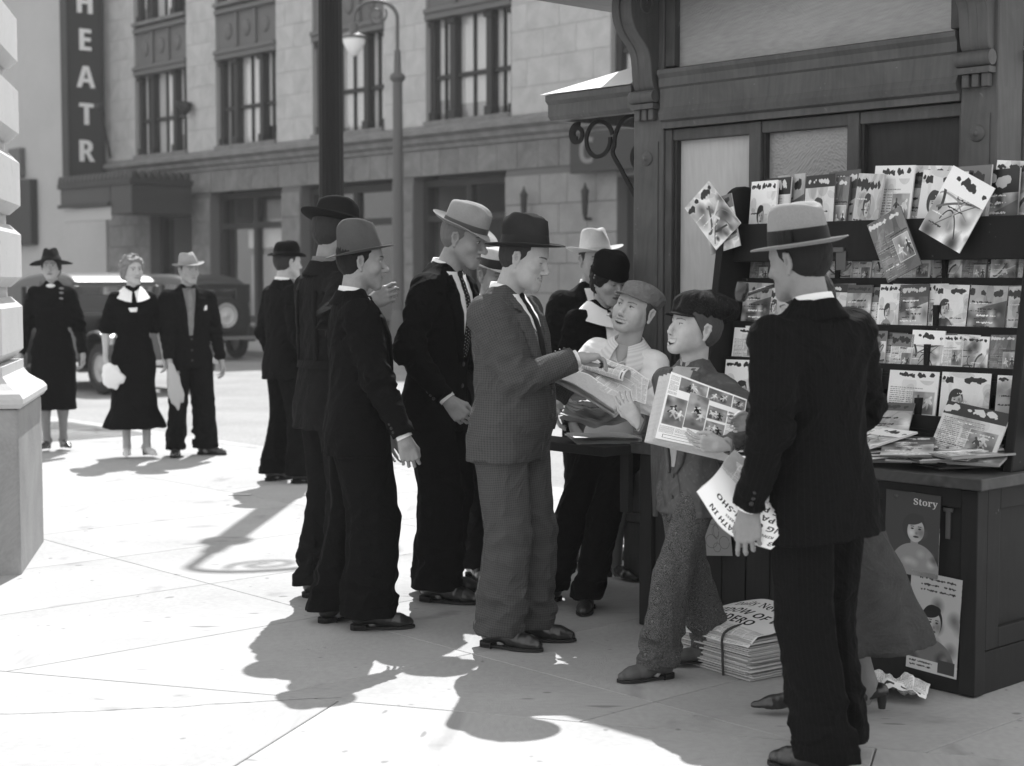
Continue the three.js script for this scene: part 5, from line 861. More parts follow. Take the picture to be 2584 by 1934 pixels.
  // shoes
  if (sp.shoes !== null) for (const s of [-1, 1]) {
    const l = leg[s], o = sp.shoes || {}, m = TR(l.an.x, l.an.y - 0.085, l.an.z).multiply(EU([l.pitch, l.yaw, 0])), fs = o.s ?? 1; m.multiply(new THREE.Matrix4().makeScale(fs, fs, fs));
    const heel = o.heel ?? 0.024, hl = o.ladies ? 0.045 : 0;
    const parts = o.ladies ? [ball(V(0, 0.05 + hl * 0.5, -0.035), 0.03, 0.032, 0.035), limb(V(0, 0.05 + hl * 0.4, -0.03), V(0, 0.03, 0.1), 0.029, 0.033, { k: 0.02 }), limb(V(0, 0.026, 0.1), V(-0.004, 0.02, 0.165), 0.031, 0.018, { k: 0.02 })] :
      [ball(V(0, 0.055, -0.04), 0.034, 0.04, 0.036), limb(V(0, 0.062, -0.015), V(0, 0.052, 0.07), 0.037, 0.037, { k: 0.025 }), limb(V(0, 0.042, 0.08), V(-0.006, 0.034, 0.135), 0.04, 0.037, { k: 0.025 }), limb(V(-0.006, 0.03, 0.14), V(-0.004, 0.026, 0.185), 0.034, 0.024, { k: 0.02 }), limb(V(0, 0.07, -0.012), V(0, o.boot ? 0.17 : 0.115, -0.016), 0.039, 0.04, { k: 0.02 })];
    const sf = field(parts, { cut: (d, x, y, z) => { d = Math.max(d, 0.014 + (z < -0.005 && !o.ladies ? 0.008 : 0) - y + (o.ladies ? Math.max(0, 0.05 - z) * 0.45 : 0)); if (!o.ladies) { const tc = Math.abs(z - 0.115 + x * x * 6); if (tc < 0.004) d += 0.0012 * (1 - tc / 0.004); } return d; }, fold: (x, y, z) => 0.0018 * noise(x * 40, y * 40, z * 70) * sstep(0.02, 0.06, z) });
    const S1 = add('shoe', uvm0(nets(sf, boundsOf(parts, 0.01), o.cell ?? 0.0045)).applyMatrix4(m), o.mat || FAB.shoe);
    const ol = new THREE.Shape(); if (o.ladies) { ol.moveTo(0, -0.065); ol.bezierCurveTo(0.03, -0.065, 0.022, 0, 0.03, 0.07); ol.bezierCurveTo(0.036, 0.12, 0.02, 0.17, -0.006, 0.185); ol.bezierCurveTo(-0.03, 0.16, -0.034, 0.12, -0.028, 0.06); ol.bezierCurveTo(-0.022, 0, -0.03, -0.065, 0, -0.065); } else { ol.moveTo(0, -0.08); ol.bezierCurveTo(0.042, -0.08, 0.036, -0.02, 0.034, 0.02); ol.bezierCurveTo(0.034, 0.06, 0.05, 0.1, 0.042, 0.15); ol.bezierCurveTo(0.036, 0.19, 0.012, 0.214, -0.008, 0.214); ol.bezierCurveTo(-0.034, 0.21, -0.05, 0.16, -0.05, 0.11); ol.bezierCurveTo(-0.05, 0.06, -0.034, 0.05, -0.034, 0.01); ol.bezierCurveTo(-0.036, -0.04, -0.042, -0.08, 0, -0.08); }
    const plate = (y0, y1) => { const q = new THREE.ExtrudeGeometry(ol, { depth: y1 - y0, bevelEnabled: false, curveSegments: 8 }); q.rotateX(Math.PI / 2); q.translate(0, y1, 0); return uvm(q); };
    if (!o.ladies) { const hb = plate(0, heel), p = hb.attributes.position; for (let i = 0; i < p.count; i++) p.setZ(i, Math.min(p.getZ(i), -0.012)); hb.computeVertexNormals(); add('sole', merge([plate(0.004, 0.015), hb]).applyMatrix4(m), FAB.sole, S1); if (o.laces !== false) for (let k = 0; k < 3; k++) add('lace', tubeOf([[-0.022, 0.078 - k * 0.006, 0.045 + k * 0.018], [0, 0.092 - k * 0.009, 0.05 + k * 0.018], [0.022, 0.078 - k * 0.006, 0.045 + k * 0.018]], 0.0028, 8, 5).applyMatrix4(m), o.laceMat || FAB.sole, S1); }
    else { const hb = new THREE.CylinderGeometry(0.022, 0.014, 0.06, 12); hb.translate(0, 0.03, -0.045); add('heel', hb.applyMatrix4(m), FAB.sole, S1); }
  }
  P.updateMatrixWorld(true);
  return { P, T, HT, arm, leg, sc, tr, hand: (s) => arm[s].hm && P.matrixWorld.clone().multiply(arm[s].hm), world: (v) => v.clone().applyMatrix4(P.matrixWorld) };
}
// ---------------------------------------------------------------- the people
const D2R = Math.PI / 180;
const men = {};
men.plaid = person({ label: 'stout man in checked grey suit and dark hat buying a paper from the boys', at: [-0.015, -6.5], yaw: 66 * D2R, H: 1.735, girth: 1.08, belly: 0.065, shoulder: 1.02, head: [0.26, 0.12, 0], neckFwd: 0.03, fine: 0.0028, cell: 0.0068,
  face: { fat: 0.012, nose: 1.05, tone: 0.39, smile: 0.75, lid: 0.0, gaze: [0, -0.5], jaw: 1.05 }, hair: 'dark', vest: true, tie: FAB.tie,
  top: { mat: FAB.plaid, suit: true, hem: 0.8, sleeve: 1.1 }, trousers: { mat: FAB.plaid, wide: 1.1 },
  hat: { mat: felt(0.028), band: ribbon(0.014), bandH: 0.05, h: 0.14, brim: 0.064, front: -0.004, side: 0.016, back: 0.006, crease: 0.03, pinch: 0.24, taper: 0.88, lump: 0.02, rise: 0.0, tilt: [-0.22, 0, 0.02], pos: [0, 0.055, -0.012] },
  arms: { R: { ww: [0.255, 1.2, -6.36], poleW: [-0.5, -1, 0.25], dirW: [0.8, 0.1, -0.55], palmW: [0.1, -1, -0.1], curl: [0.3, 0.42, 0.5, 0.55], thumb: 0.75 }, L: { ww: [0.26, 1.02, -6.85], pole: [0.6, -0.8, -0.3], dir: [-0.3, 0, 1], palm: [-0.3, 0.9, 0], curl: 0.35 } },
  legs: { R: { a: [-0.08, 0.085, -0.015], yaw: -0.0 }, L: { a: [0.09, 0.085, 0.05], yaw: 0.3 } } });
men.tall = person({ label: 'tall man seen from behind in dark belted jacket and black hat, hand raised', at: [-0.86, -7.42], yaw: 122 * D2R, H: 1.87, girth: 1.0, head: [0.1, -0.1, 0], hair: 'dark', face: { tone: 0.24 },
  top: { mat: FAB.brown, suit: true, hem: 0.78 }, trousers: { mat: FAB.coal, wide: 1.08 }, shirtMat: FAB.midgrey,
  hat: { mat: felt(0.016), band: ribbon(0.01), h: 0.115, brim: 0.058, tilt: [0.14, 0, -0.12], side: 0.012, front: 0.02, back: 0.026, pinch: 0.22, crease: 0.035 },
  arms: { R: { ww: [-0.67, 1.4, -7.22], pole: [-0.9, -0.8, 0.1], dirW: [0.8, 0.45, 0.1], palmW: [-0.3, -0.4, -0.9], curl: [0.5, 0.6, 0.7, 0.75], thumb: 0.5 }, L: { w: [0.27, 0.86, 0.1] } },
  legs: { R: { a: [-0.1, 0.085, 0.02], yaw: -0.5 }, L: { a: [0.1, 0.085, -0.02], yaw: 0.0 } },
  extra: ({ add, tr, lin, flap, J }) => { add('back_belt', flap(tr, lin([[-0.165, 1.09], [-0.165, 1.055]]), lin([[0.165, 1.09], [0.165, 1.055]]), { back: true, off: 0.012, thick: 0.008, n: 2, m: 12 }), FAB.brown, J); for (const x of [-0.09, 0.09]) add('back_pleat', flap(tr, lin([[x - 0.012, 1.4], [x - 0.01, 1.09]]), lin([[x + 0.012, 1.4], [x + 0.01, 1.09]]), { back: true, off: 0.012, thick: 0.01, n: 10, m: 2 }), FAB.brown, J); } });
men.short = person({ cell: 0.0068, label: 'short man in black suit and tall grey felt hat watching the sale, back turned', at: [-0.68, -6.86], yaw: 104 * D2R, H: 1.715, girth: 1.04, belly: 0.03, head: [0.02, -0.06, 0], hair: 'black', fine: 0.0028, face: { tone: 0.3, nose: 1.35, brow: 0.01, jaw: 1.04, chin: 0.004, stubble: 0.18 }, tie: FAB.tie,
  top: { mat: FAB.black2, suit: true, hem: 0.79, sleeve: 1.05 }, trousers: { mat: FAB.black2, wide: 1.22 },
  hat: { mat: felt(0.085), band: ribbon(0.03), bandH: 0.012, h: 0.155, brim: 0.052, tilt: [-0.2, 0, 0.03], side: 0.012, front: -0.002, back: -0.004, pinch: 0.42, crease: 0.03, taper: 0.76, rise: -0.02 },
  arms: { R: { ww: [-0.455, 0.86, -6.6], pole: [-0.4, 0, -1], dir: [0.02, -0.9, 0.25], palm: [1, 0, 0.1], curl: 0.55 }, L: { w: [0.26, 0.85, 0.16] } },
  legs: { R: { a: [-0.1, 0.085, 0.03], yaw: -0.08 }, L: { a: [0.11, 0.085, -0.1], yaw: 0.5 } } });
men.lean = person({ cell: 0.0068, label: 'lean older man in black suit and light grey hat looking down at the papers', at: [-0.36, -7.48], yaw: 64 * D2R, H: 1.86, girth: 0.95, lean: [0.11, 0, 0], head: [0.16, 0.1, 0.03], neckFwd: 0.035, fine: 0.0028, hair: 'grey', face: { tone: 0.31, nose: 1.2, jaw: 1.02, wide: 0.97, brow: 0.08, lid: 0.4, gaze: [0, -0.3], stubble: 0.1, age: 0.7 }, tie: FAB.tieDot,
  top: { mat: FAB.black, suit: true, hem: 0.78, vee: 0.08 }, trousers: { mat: FAB.black2, wide: 1.1 },
  hat: { mat: felt(0.27), band: ribbon(0.07), bandH: 0.028, h: 0.118, brim: 0.056, tilt: [0.1, 0, -0.03], side: 0.016, front: 0.022, back: 0.026, pinch: 0.24, crease: 0.045, taper: 0.95 },
  arms: { R: { ww: [-0.30, 0.985, -7.15], pole: [-0.7, 0.1, -1], dir: [0.2, -0.75, 0.6], palm: [0.9, -0.2, 0.1], curl: 0.6 }, L: { w: [0.24, 0.95, 0.2] } },
  legs: { R: { a: [-0.1, 0.085, 0.05], yaw: 0.12 }, L: { a: [0.1, 0.085, -0.06], yaw: 0.4 } } });
men.cap = person({ label: 'man in pale straw hat half hidden behind the man in the checked suit', at: [-0.11, -8.0], yaw: 35 * D2R, H: 1.66, cell: 0.011, fine: 0.004, hair: 'grey', head: [0.15, 0, 0], face: { tone: 0.32, lid: 0.2 }, tie: FAB.tie, top: { mat: FAB.grey, suit: true }, trousers: { mat: FAB.coal },
  hat: { mat: felt(0.5), band: ribbon(0.02), bandH: 0.05, h: 0.105, brim: 0.045, tilt: [0.05, 0, 0], crease: 0.02, taper: 0.95 } });
men.white = person({ label: 'man in dark suit and wide white hat standing behind the woman in black', at: [0.44, -8.6], yaw: 14 * D2R, H: 1.75, cell: 0.011, fine: 0.004, hair: 'dark', head: [0.1, 0.1, 0], face: { tone: 0.3, brow: 0.02 }, tie: FAB.tie, top: { mat: FAB.black2, suit: true }, trousers: { mat: FAB.black2 },
  hat: { mat: felt(0.48), h: 0.13, brim: 0.068, tilt: [-0.12, 0, 0.06], side: 0.03, front: 0.0, back: 0.02, crease: 0.012, pinch: 0.3, taper: 0.8, band: felt(0.42), bandH: 0.02 } });
const scarf = (light) => ({ add, neckRing, T, tr, lin, flap }) => {
  const c = add('scarf', neckRing([[0.055, 1.5], [0.06, 1.53], [0.075, 1.528], [0.11, 1.495], [0.16, 1.445], [0.165, 1.435]], 3.0, (k) => 0.02 * k * k + 0.03 * sstep(0.6, 1, k), (k) => 0.78 + 0.32 * k), light);
  return c;
};
men.lady = person({ label: 'woman in black with white scarf and black toque looking down beside the kiosk', at: [0.45, -7.9], yaw: 28 * D2R, H: 1.65, female: true, cell: 0.01, fine: 0.0032, hair: 'black', head: [0.38, 0.12, 0.02], face: { tone: 0.36, nose: 0.9, lid: 0.0, gaze: [0, -0.6], wide: 0.95, lips: 0.35, hairStyle: 'bob' },
  top: { name: 'coat', mat: FAB.black, hem: 0.45, flare: 1.05, sleeve: 1.15 }, shoes: { ladies: true }, stocking: 0.5,
  hat: { mat: felt(0.008), h: 0.125, brim: 0.004, dome: 0.45, lump: 0.02, tilt: [-0.05, 0, 0.05], pos: [0, 0.036, -0.01], a: 0.092, b: 0.112 },
  extra: (q) => { const c = scarf(FAB.cotton)(q); q.add('scarf_end', q.flap(q.tr, q.lin([[-0.035, 1.44], [-0.05, 1.31]]), q.lin([[0.03, 1.44], [0.035, 1.29]]), { off: 0.02, thick: 0.012, n: 8, m: 4, bulge: 0.008 }), FAB.cotton, c); const b = new THREE.SphereGeometry(1, 14, 10); b.scale(0.03, 0.018, 0.012); b.translate(0, 1.45, q.tr.at(1.45)[2] + q.tr.at(1.45)[1] + 0.03); q.add('brooch', b.applyMatrix4(q.T), std(0.5, { metalness: 0.8, roughness: 0.3 }), c); } });
// the two newsboys
men.boyWhite = person({ label: 'smiling newsboy in white knitted shirt and flat cap holding papers', at: [0.27, -7.3], yaw: -22 * D2R, H: 1.53, headScale: 1.13, girth: 0.84, cell: 0.0075, fine: 0.003, hip: [0.24, -0.05, 0.02], lean: [0.06, 0, -0.18], head: [-0.2, -0.28, -0.06], hair: 'brown', bare: true,
  face: { tone: 0.48, child: 1, smile: 1, open: 1.2, wide: 1.02, jaw: 0.98, nose: 0.95, lid: 0.75, gaze: [-0.45, 0.15], brow: 0.16, lips: 0.68, hairStyle: 'short' },
  top: { name: 'shirt', mat: FAB.knit, hemUp: 0.9, cutTop: 1.505, sleeves: 0.52, sleeve: 1.02 }, trousers: { mat: FAB.black, wide: 1.16, cuff: false }, foldAmt: 0.9,
  hat: { cap: true, mat: wool(0.17), tilt: [-0.34, 0, 0], peak: 0.012, peakDrop: 0.7 },
  arms: { L: { ww: [0.4, 0.945, -6.86], pole: [0.8, -0.8, 0], dirW: [-1, 0.0, 0.1], palmW: [0, 0.7, -0.7], curl: [0.2, 0.25, 0.3, 0.35], thumb: 0.1 }, R: { ww: [0.27, 1.03, -6.95], pole: [-0.7, -0.7, 0], dirW: [0.5, 0, 0.8], palmW: [0, 1, 0], curl: 0.35 } },
  legs: { R: { a: [-0.12, 0.085, -0.03], yaw: -0.35 }, L: { a: [0.13, 0.085, 0.08], yaw: 0.25 } },
  extra: ({ add, neckRing, T, tr, lin, flap, J }) => {
    add('collar', neckRing([[0.068, 1.505], [0.072, 1.533], [0.08, 1.538], [0.112, 1.505], [0.158, 1.458], [0.16, 1.446], [0.15, 1.44]], 2.8, (k, v) => 0.05 * k * k + (v > 0.5 ? 0.045 * sstep(0.55, 1, k) * v : 0), (k) => 0.84 + 0.2 * k), FAB.collarKnit, J);
    add('neck_skin', flap(tr, lin([[-0.045, 1.49], [-0.03, 1.44], [-0.004, 1.39]]), lin([[0.045, 1.49], [0.03, 1.44], [0.004, 1.39]]), { off: 0.0035, n: 8, m: 4 }), std(0.4, { roughness: 0.6 }), J);
    const z = (y) => tr.at(y)[2] + tr.at(y)[1] + 0.008; for (let k = 0; k < 4; k++) for (const s of [-1, 1]) add('lace', tubeOf([[s * -0.012, 1.39 - k * 0.02, z(1.39 - k * 0.02)], [0, 1.38 - k * 0.02, z(1.38 - k * 0.02) + 0.004], [s * 0.012, 1.37 - k * 0.02, z(1.37 - k * 0.02)]], 0.003, 8, 5).applyMatrix4(T), k % 2 ? std(0.1) : FAB.cotton, J);
    for (const s of [-1, 1]) add('lace_bow', tubeOf([[0, 1.395, z(1.395)], [s * 0.022, 1.41, z(1.4) + 0.006], [s * 0.034, 1.4, z(1.4)], [s * 0.02, 1.392, z(1.39) + 0.004], [0, 1.395, z(1.395)]], 0.004, 20, 6).applyMatrix4(T), FAB.cotton, J);
  } });
men.boyTweed = person({ label: 'laughing newsboy in flecked cap, leather jacket and tweed trousers with newspapers under his arm', at: [0.665, -5.98], yaw: -52 * D2R, H: 1.435, headScale: 1.15, girth: 0.86, cell: 0.0075, fine: 0.003, hip: [0.02, -0.02, 0.0], lean: [0.0, 0, -0.02], head: [-0.2, -0.25, -0.05], hair: 'brown',
  face: { tone: 0.44, child: 1, smile: 1, open: 1.4, wide: 1.0, nose: 0.9, lid: 0.7, gaze: [-0.3, 0.15], brow: 0.12, lips: 0.68, hairStyle: 'boy' },
  top: { mat: FAB.leather, suit: true, hem: 0.83, vee: 0.085, button: 1.0, noPocket: true, sleeve: 1.02 }, shirtMat: FAB.work, trousers: { mat: FAB.tweed, wide: 1.0 }, shoes: { mat: FAB.shoeBrown, boot: true, s: 1.02 },
  hat: { cap: true, big: 1, mat: FAB.fleck, tilt: [-0.1, 0, 0.06], peak: -0.012, peakDrop: 0.6 },
  arms: { L: { ww: [0.775, 0.925, -5.64], poleW: [1, -0.5, 0.3], dirW: [-1, 0.06, -0.02], palmW: [0, 0.45, -0.9], curl: [0.3, 0.34, 0.38, 0.42], thumb: 0.2 }, R: { ww: [0.49, 0.965, -6.06], poleW: [0.6, -0.8, -0.4], dirW: [-0.5, 0.75, -0.2], palmW: [0.2, 0.3, -1], curl: [0.3, 0.34, 0.36, 0.3], thumb: 0.1 } },
  legs: { L: { a: [-0.02, 0.085, 0.15], yaw: -0.25 }, R: { a: [-0.06, 0.085, -0.26], yaw: -0.4 } } });
men.pipe = person({ cell: 0.0068, label: 'man in dark pinstripe suit and pale hat with black band smoking a pipe, back turned', at: [0.98, -4.86], yaw: -146 * D2R, H: 1.70, girth: 1.0, hip: [0.03, 0, 0.0], lean: [0.04, 0, -0.06], head: [0.06, 0.2, 0], fine: 0.0028, hair: 'black', face: { tone: 0.25, nose: 1.1 }, tie: FAB.tie,
  top: { mat: FAB.pin, suit: true, hem: 0.76, sleeve: 1.05 }, trousers: { mat: FAB.pin, wide: 1.05 },
  hat: { mat: felt(0.26), band: ribbon(0.01), bandH: 0.058, h: 0.142, brim: 0.056, tilt: [-0.02, 0, -0.06], side: 0.01, front: 0.0, back: 0.012, crease: 0.035, pinch: 0.18, taper: 0.9 },
  arms: { L: { ww: [0.715, 0.84, -4.72], pole: [0.4, 0, -1], dirW: [0.0, -1, 0.05], palmW: [0.25, 0, -1], curl: [0.4, 0.5, 0.55, 0.6], thumb: 0.5 }, R: { w: [-0.12, 0.98, 0.22], pole: [-1, 0, -0.5] } },
  legs: { L: { a: [0.09, 0.085, -0.1], yaw: 0.3 }, R: { a: [-0.13, 0.085, 0.05], yaw: -0.3 } } });
men.skirt = person({ label: 'woman in long flared grey skirt and black heels, hidden behind the pipe smoker', at: [1.12, -5.42], yaw: -95 * D2R, H: 1.56, female: true, cell: 0.011, fine: 0.0045, hair: 'dark', head: [0.25, 0, 0], face: { tone: 0.4, hairStyle: 'bob' }, stocking: 0.5, lean: [0.1, 0, 0],
  top: { name: 'dress', mat: wool(0.055), sleeve: 1.0, stations: [[0.27, 0.22, 0.27, -0.05], [0.5, 0.2, 0.22, -0.03], [0.8, 0.195, 0.15, -0.01], ...FEMALE.slice(1)], wave: (a, y) => 0.014 * Math.sin(a * 7) * sstep(0.8, 0.3, y) },
  shoes: { ladies: true }, arms: { L: { w: [0.16, 1.05, 0.22] }, R: { w: [-0.18, 1.16, 0.3], pole: [-0.6, -0.8, 0] } }, legs: { L: { a: [0.02, 0.1, 0.14], yaw: 0 }, R: { a: [-0.06, 0.1, -0.16], yaw: -0.1 } } });
// farther off by the kerb
const far = { cell: 0.014, fine: 0.0048, hairCell: 0.006, handFine: 0.005 };
men.wide = person({ ...far, label: 'woman in black suit and wide-brimmed black hat standing by the pier', at: [-4.09, -14.0], yaw: 8 * D2R, H: 1.76, female: true, girth: 1.05, hair: 'black', face: { tone: 0.36, hairStyle: 'bob', wide: 0.96, lips: 0.4 }, stocking: 0.55, bare: true,
  top: { name: 'suit', mat: FAB.black, hem: 0.37, flare: 1.06, sleeve: 1.1 }, shoes: { ladies: true },
  hat: { mat: felt(0.016), h: 0.12, brim: 0.1, side: -0.02, front: -0.012, back: -0.01, droop: 0.01, taper: 0.72, crease: 0.02, pinch: 0.3, tilt: [-0.06, 0, 0.05] },
  extra: (q) => { const b = new THREE.SphereGeometry(1, 10, 8); b.scale(0.04, 0.018, 0.015); b.translate(0, 1.485, 0.07); q.add('neck_bow', b.applyMatrix4(q.T), FAB.cotton, q.J); for (const y of [1.46, 1.42, 1.37]) { const c = new THREE.SphereGeometry(1, 8, 6); c.scale(0.024, 0.012, 0.01); c.translate(0.09, y, q.tr.at(y)[2] + q.tr.at(y)[1] * 0.85); q.add('trim_bow', c.applyMatrix4(q.T), std(0.25), q.J); } },
  arms: { R: { w: [-0.27, 0.88, 0.08], curl: 0.55 }, L: { w: [0.27, 0.88, 0.08], curl: 0.55 } }, legs: { R: { a: [-0.06, 0.1, 0.04], yaw: -0.2 }, L: { a: [0.07, 0.1, -0.04], yaw: 0.5 } } });
men.collar = person({ ...far, label: 'bareheaded woman with waved hair in black dress with broad white collar', at: [-3.24, -13.45], yaw: 18 * D2R, H: 1.71, female: true, girth: 1.06, hair: 'fair', head: [-0.08, 0.35, 0.04], face: { tone: 0.42, hairStyle: 'curly', smile: 0.4 }, stocking: 0.9, bare: true,
  top: { name: 'dress', mat: FAB.black, sleeves: 0.42, puff: 0.02, stations: [[0.26, 0.27, 0.2, -0.01], [0.45, 0.205, 0.16, -0.01], [0.7, 0.185, 0.142, -0.01], ...FEMALE.map((s) => [s[0], s[1] * 1.06, s[2] * 1.06, s[3]])], wave: (a, y) => 0.012 * Math.sin(a * 6) * sstep(0.6, 0.28, y) }, shoes: { ladies: true, mat: FAB.shoeWhite },
  extra: (q) => { scarf(FAB.cotton)(q); q.add('brooch', q.flap(q.tr, q.lin([[-0.05, 1.335], [-0.035, 1.3]]), q.lin([[0.03, 1.34], [0.02, 1.3]]), { off: 0.01, n: 4, m: 4, bulge: 0.01 }), FAB.cotton, q.J); },
  arms: { R: { w: [-0.25, 0.9, 0.1], dir: [0.1, -0.9, 0.3], curl: 0.5 }, L: { w: [0.26, 0.9, 0.1], curl: 0.4 } }, legs: { R: { a: [-0.07, 0.1, 0.0], yaw: -0.1 }, L: { a: [0.1, 0.1, 0.03], yaw: 0.4 } } });
men.gloves = person({ ...far, label: 'man in dark double-breasted suit and pale hat standing beside the bareheaded woman', at: [-2.8, -13.6], yaw: 22 * D2R, H: 1.72, girth: 1.02, hair: 'dark', head: [0, 0.3, 0], face: { tone: 0.32, nose: 1.1 }, tie: FAB.tieGrey, shirtMat: FAB.midgrey, cuffMat: FAB.black2,
  top: { mat: FAB.black2, suit: true, hem: 0.79, button: 1.06, vee: 0.058 }, trousers: { mat: FAB.black2, wide: 1.15 }, hat: { mat: felt(0.3), band: ribbon(0.25), h: 0.115, brim: 0.05, pinch: 0.4, crease: 0.03, taper: 0.78, tilt: [-0.05, 0, 0.1] },
  extra: (q) => { q.add('pocket_handkerchief', q.flap(q.tr, q.lin([[0.085, 1.325], [0.08, 1.295]]), q.lin([[0.15, 1.35], [0.15, 1.305]]), { off: 0.008, n: 3, m: 4 }), FAB.cotton, q.J); },
  arms: { R: { w: [-0.2, 0.87, 0.16], curl: 0.6 }, L: { w: [0.28, 0.86, 0.06] } }, legs: { R: { a: [-0.13, 0.085, 0.02], yaw: -0.2 }, L: { a: [0.14, 0.085, 0], yaw: 0.9 } } });
men.bowler = person({ label: 'man in black suit and bowler hat standing by the lamp post, turned away', at: [-1.70, -11.8], yaw: 125 * D2R, H: 1.77, cell: 0.012, fine: 0.0045, hairCell: 0.006, girth: 1.05, hair: 'dark', face: { tone: 0.4 }, top: { mat: FAB.black, suit: true, hem: 0.78, sleeve: 1.1 }, trousers: { mat: FAB.black, wide: 1.15 },
  hat: { mat: felt(0.008), band: ribbon(0.01), h: 0.118, brim: 0.042, dome: 0.42, side: 0.03, front: 0.0, back: 0.0, tilt: [0.02, 0, 0] }, arms: { R: { w: [-0.29, 0.88, 0.06], curl: 0.45 } }, legs: { R: { a: [-0.14, 0.085, 0.05], yaw: -0.3 }, L: { a: [0.12, 0.085, -0.05], yaw: 0.2 } } });
// ---------------------------------------------------------------- printed paper
function page(w, h, draw) { const c = document.createElement('canvas'); c.width = w; c.height = h; const x = c.getContext('2d'); draw(x, w, h); const t = new THREE.CanvasTexture(c); t.colorSpace = THREE.SRGBColorSpace; t.magFilter = THREE.LinearFilter; t.wrapS = t.wrapT = THREE.ClampToEdgeWrapping; return t; }
const G = (v) => `rgb(${v},${v},${v})`;
const soft = (x, cx, cy, r, v, al) => { const g = x.createRadialGradient(cx, cy, r * 0.15, cx, cy, r); g.addColorStop(0, `rgba(${v | 0},${v | 0},${v | 0},${al})`); g.addColorStop(1, `rgba(${v | 0},${v | 0},${v | 0},0)`); x.fillStyle = g; x.beginPath(); x.arc(cx, cy, r, 0, 7); x.fill(); };
const scrawl = (x, a, b, w, h, v) => { x.fillStyle = G(v); for (let c = a; c < a + w; c += h * (0.3 + 0.3 * rnd())) { if (rnd() < 0.12) { c += h * 0.4; continue; } x.beginPath(); const n = 7, cy = b + h * (0.35 + 0.3 * rnd()), R = h * (0.2 + 0.34 * rnd()); for (let i = 0; i < n; i++) { const t = i / n * 6.283, q = R * (0.6 + 0.7 * rnd()); x[i ? 'lineTo' : 'moveTo'](c + Math.cos(t) * q * 1.0, cy + Math.sin(t) * q * 0.85); } x.fill(); } };
const portrait = (x, cx, cy, s, bot) => { const cl = 50 + rnd() * 130; x.fillStyle = G(cl); x.beginPath(); x.moveTo(cx - 105 * s, bot); x.quadraticCurveTo(cx - 85 * s, cy + 70 * s, cx - 16 * s, cy + 55 * s); x.lineTo(cx + 22 * s, cy + 55 * s); x.quadraticCurveTo(cx + 90 * s, cy + 70 * s, cx + 105 * s, bot); x.fill(); for (let i = 0; i < 9; i++) soft(x, cx + (rnd() - 0.5) * 170 * s, cy + 90 * s + rnd() * 50, 26, rnd() < 0.5 ? 20 : 230, 0.3); const hr = 25 + rnd() * 70; x.fillStyle = G(hr); x.beginPath(); x.ellipse(cx - 2, cy - 8 * s, 46 * s, 54 * s, 0, 0, 7); x.fill(); x.fillStyle = G(150); x.fillRect(cx - 14 * s, cy + 28 * s, 30 * s, 34 * s); x.fillStyle = G(188); x.beginPath(); x.ellipse(cx + 5 * s, cy + 4 * s, 33 * s, 45 * s, 0.06, 0, 7); x.fill(); soft(x, cx + 26 * s, cy + 10 * s, 30 * s, 110, 0.7); soft(x, cx - 12 * s, cy + 14 * s, 18 * s, 230, 0.7); x.fillStyle = G(hr); x.beginPath(); x.ellipse(cx - 4 * s, cy - 38 * s, 40 * s, 20 * s, -0.25, 0, 7); x.fill(); x.fillStyle = G(50); for (const e of [-9, 20]) { x.beginPath(); x.ellipse(cx + e * s, cy - 3 * s, 6 * s, 3 * s, 0, 0, 7); x.fill(); x.fillRect(cx + (e - 7) * s, cy - 13 * s, 14 * s, 2.5 * s); } soft(x, cx + 8 * s, cy + 14 * s, 8 * s, 120, 0.8); x.fillStyle = G(75); x.beginPath(); x.ellipse(cx + 6 * s, cy + 28 * s, 11 * s, 4 * s, 0, 0, 7); x.fill(); };
const columns = (x, x0, y0, x1, y1, n, lh = 7) => { const cw = (x1 - x0) / n; for (let i = 0; i < n; i++) for (let y = y0; y < y1; y += lh) { if (rnd() < 0.05) continue; x.fillStyle = G(110 + rnd() * 50); let cx = x0 + i * cw + 4; const end = x0 + (i + 1) * cw - 5 - (rnd() < 0.12 ? rnd() * cw * 0.5 : 0); while (cx < end) { const l = 4 + rnd() * 13; x.fillRect(cx, y, Math.min(l, end - cx), lh * 0.45); cx += l + 3; } } };
const photo = (x, a, b, w, h) => { x.save(); x.beginPath(); x.rect(a, b, w, h); x.clip(); x.fillStyle = G(120 + rnd() * 50); x.fillRect(a, b, w, h); x.fillStyle = G(95 + rnd() * 40); x.fillRect(a, b + h * 0.62, w, h * 0.4); for (let k = 0; k < 26; k++) soft(x, a + w * rnd(), b + h * rnd(), Math.min(w, h) * (0.1 + 0.3 * rnd()), 50 + rnd() * 170, 0.5); for (let n = 0; n < 3; n++) { const cx = a + w * (0.2 + 0.6 * rnd()), cy = b + h * (0.4 + 0.2 * rnd()), s = Math.min(w, h) / 200, an = (rnd() - 0.5) * 1.2, v = n % 2 ? 45 : 215; const el = (dx, dy, rx, ry, r) => { x.fillStyle = G(v + (rnd() - 0.5) * 40); x.beginPath(); x.ellipse(cx + (dx * Math.cos(an) - dy * Math.sin(an)) * s, cy + (dx * Math.sin(an) + dy * Math.cos(an)) * s, rx * s, ry * s, an + r, 0, 7); x.fill(); }; el(0, 0, 17, 30, 0); el(-14, 44, 10, 26, 0.5); el(15, 44, 9, 26, -0.4); el(-22, -8, 7, 22, 0.9); el(24, -6, 7, 22, -1.1); el(2, -40, 11, 13, 0); soft(x, cx, cy + 60 * s, 50 * s, 60, 0.4); } x.restore(); x.strokeStyle = G(210); x.lineWidth = 3; x.strokeRect(a, b, w, h); };
const T0 = (x, s, px, a, b, v = 25, f = 'sans-serif', wt = 'bold') => { x.fillStyle = G(v); x.font = `${wt} ${px}px ${f}`; x.fillText(s, a, b); };
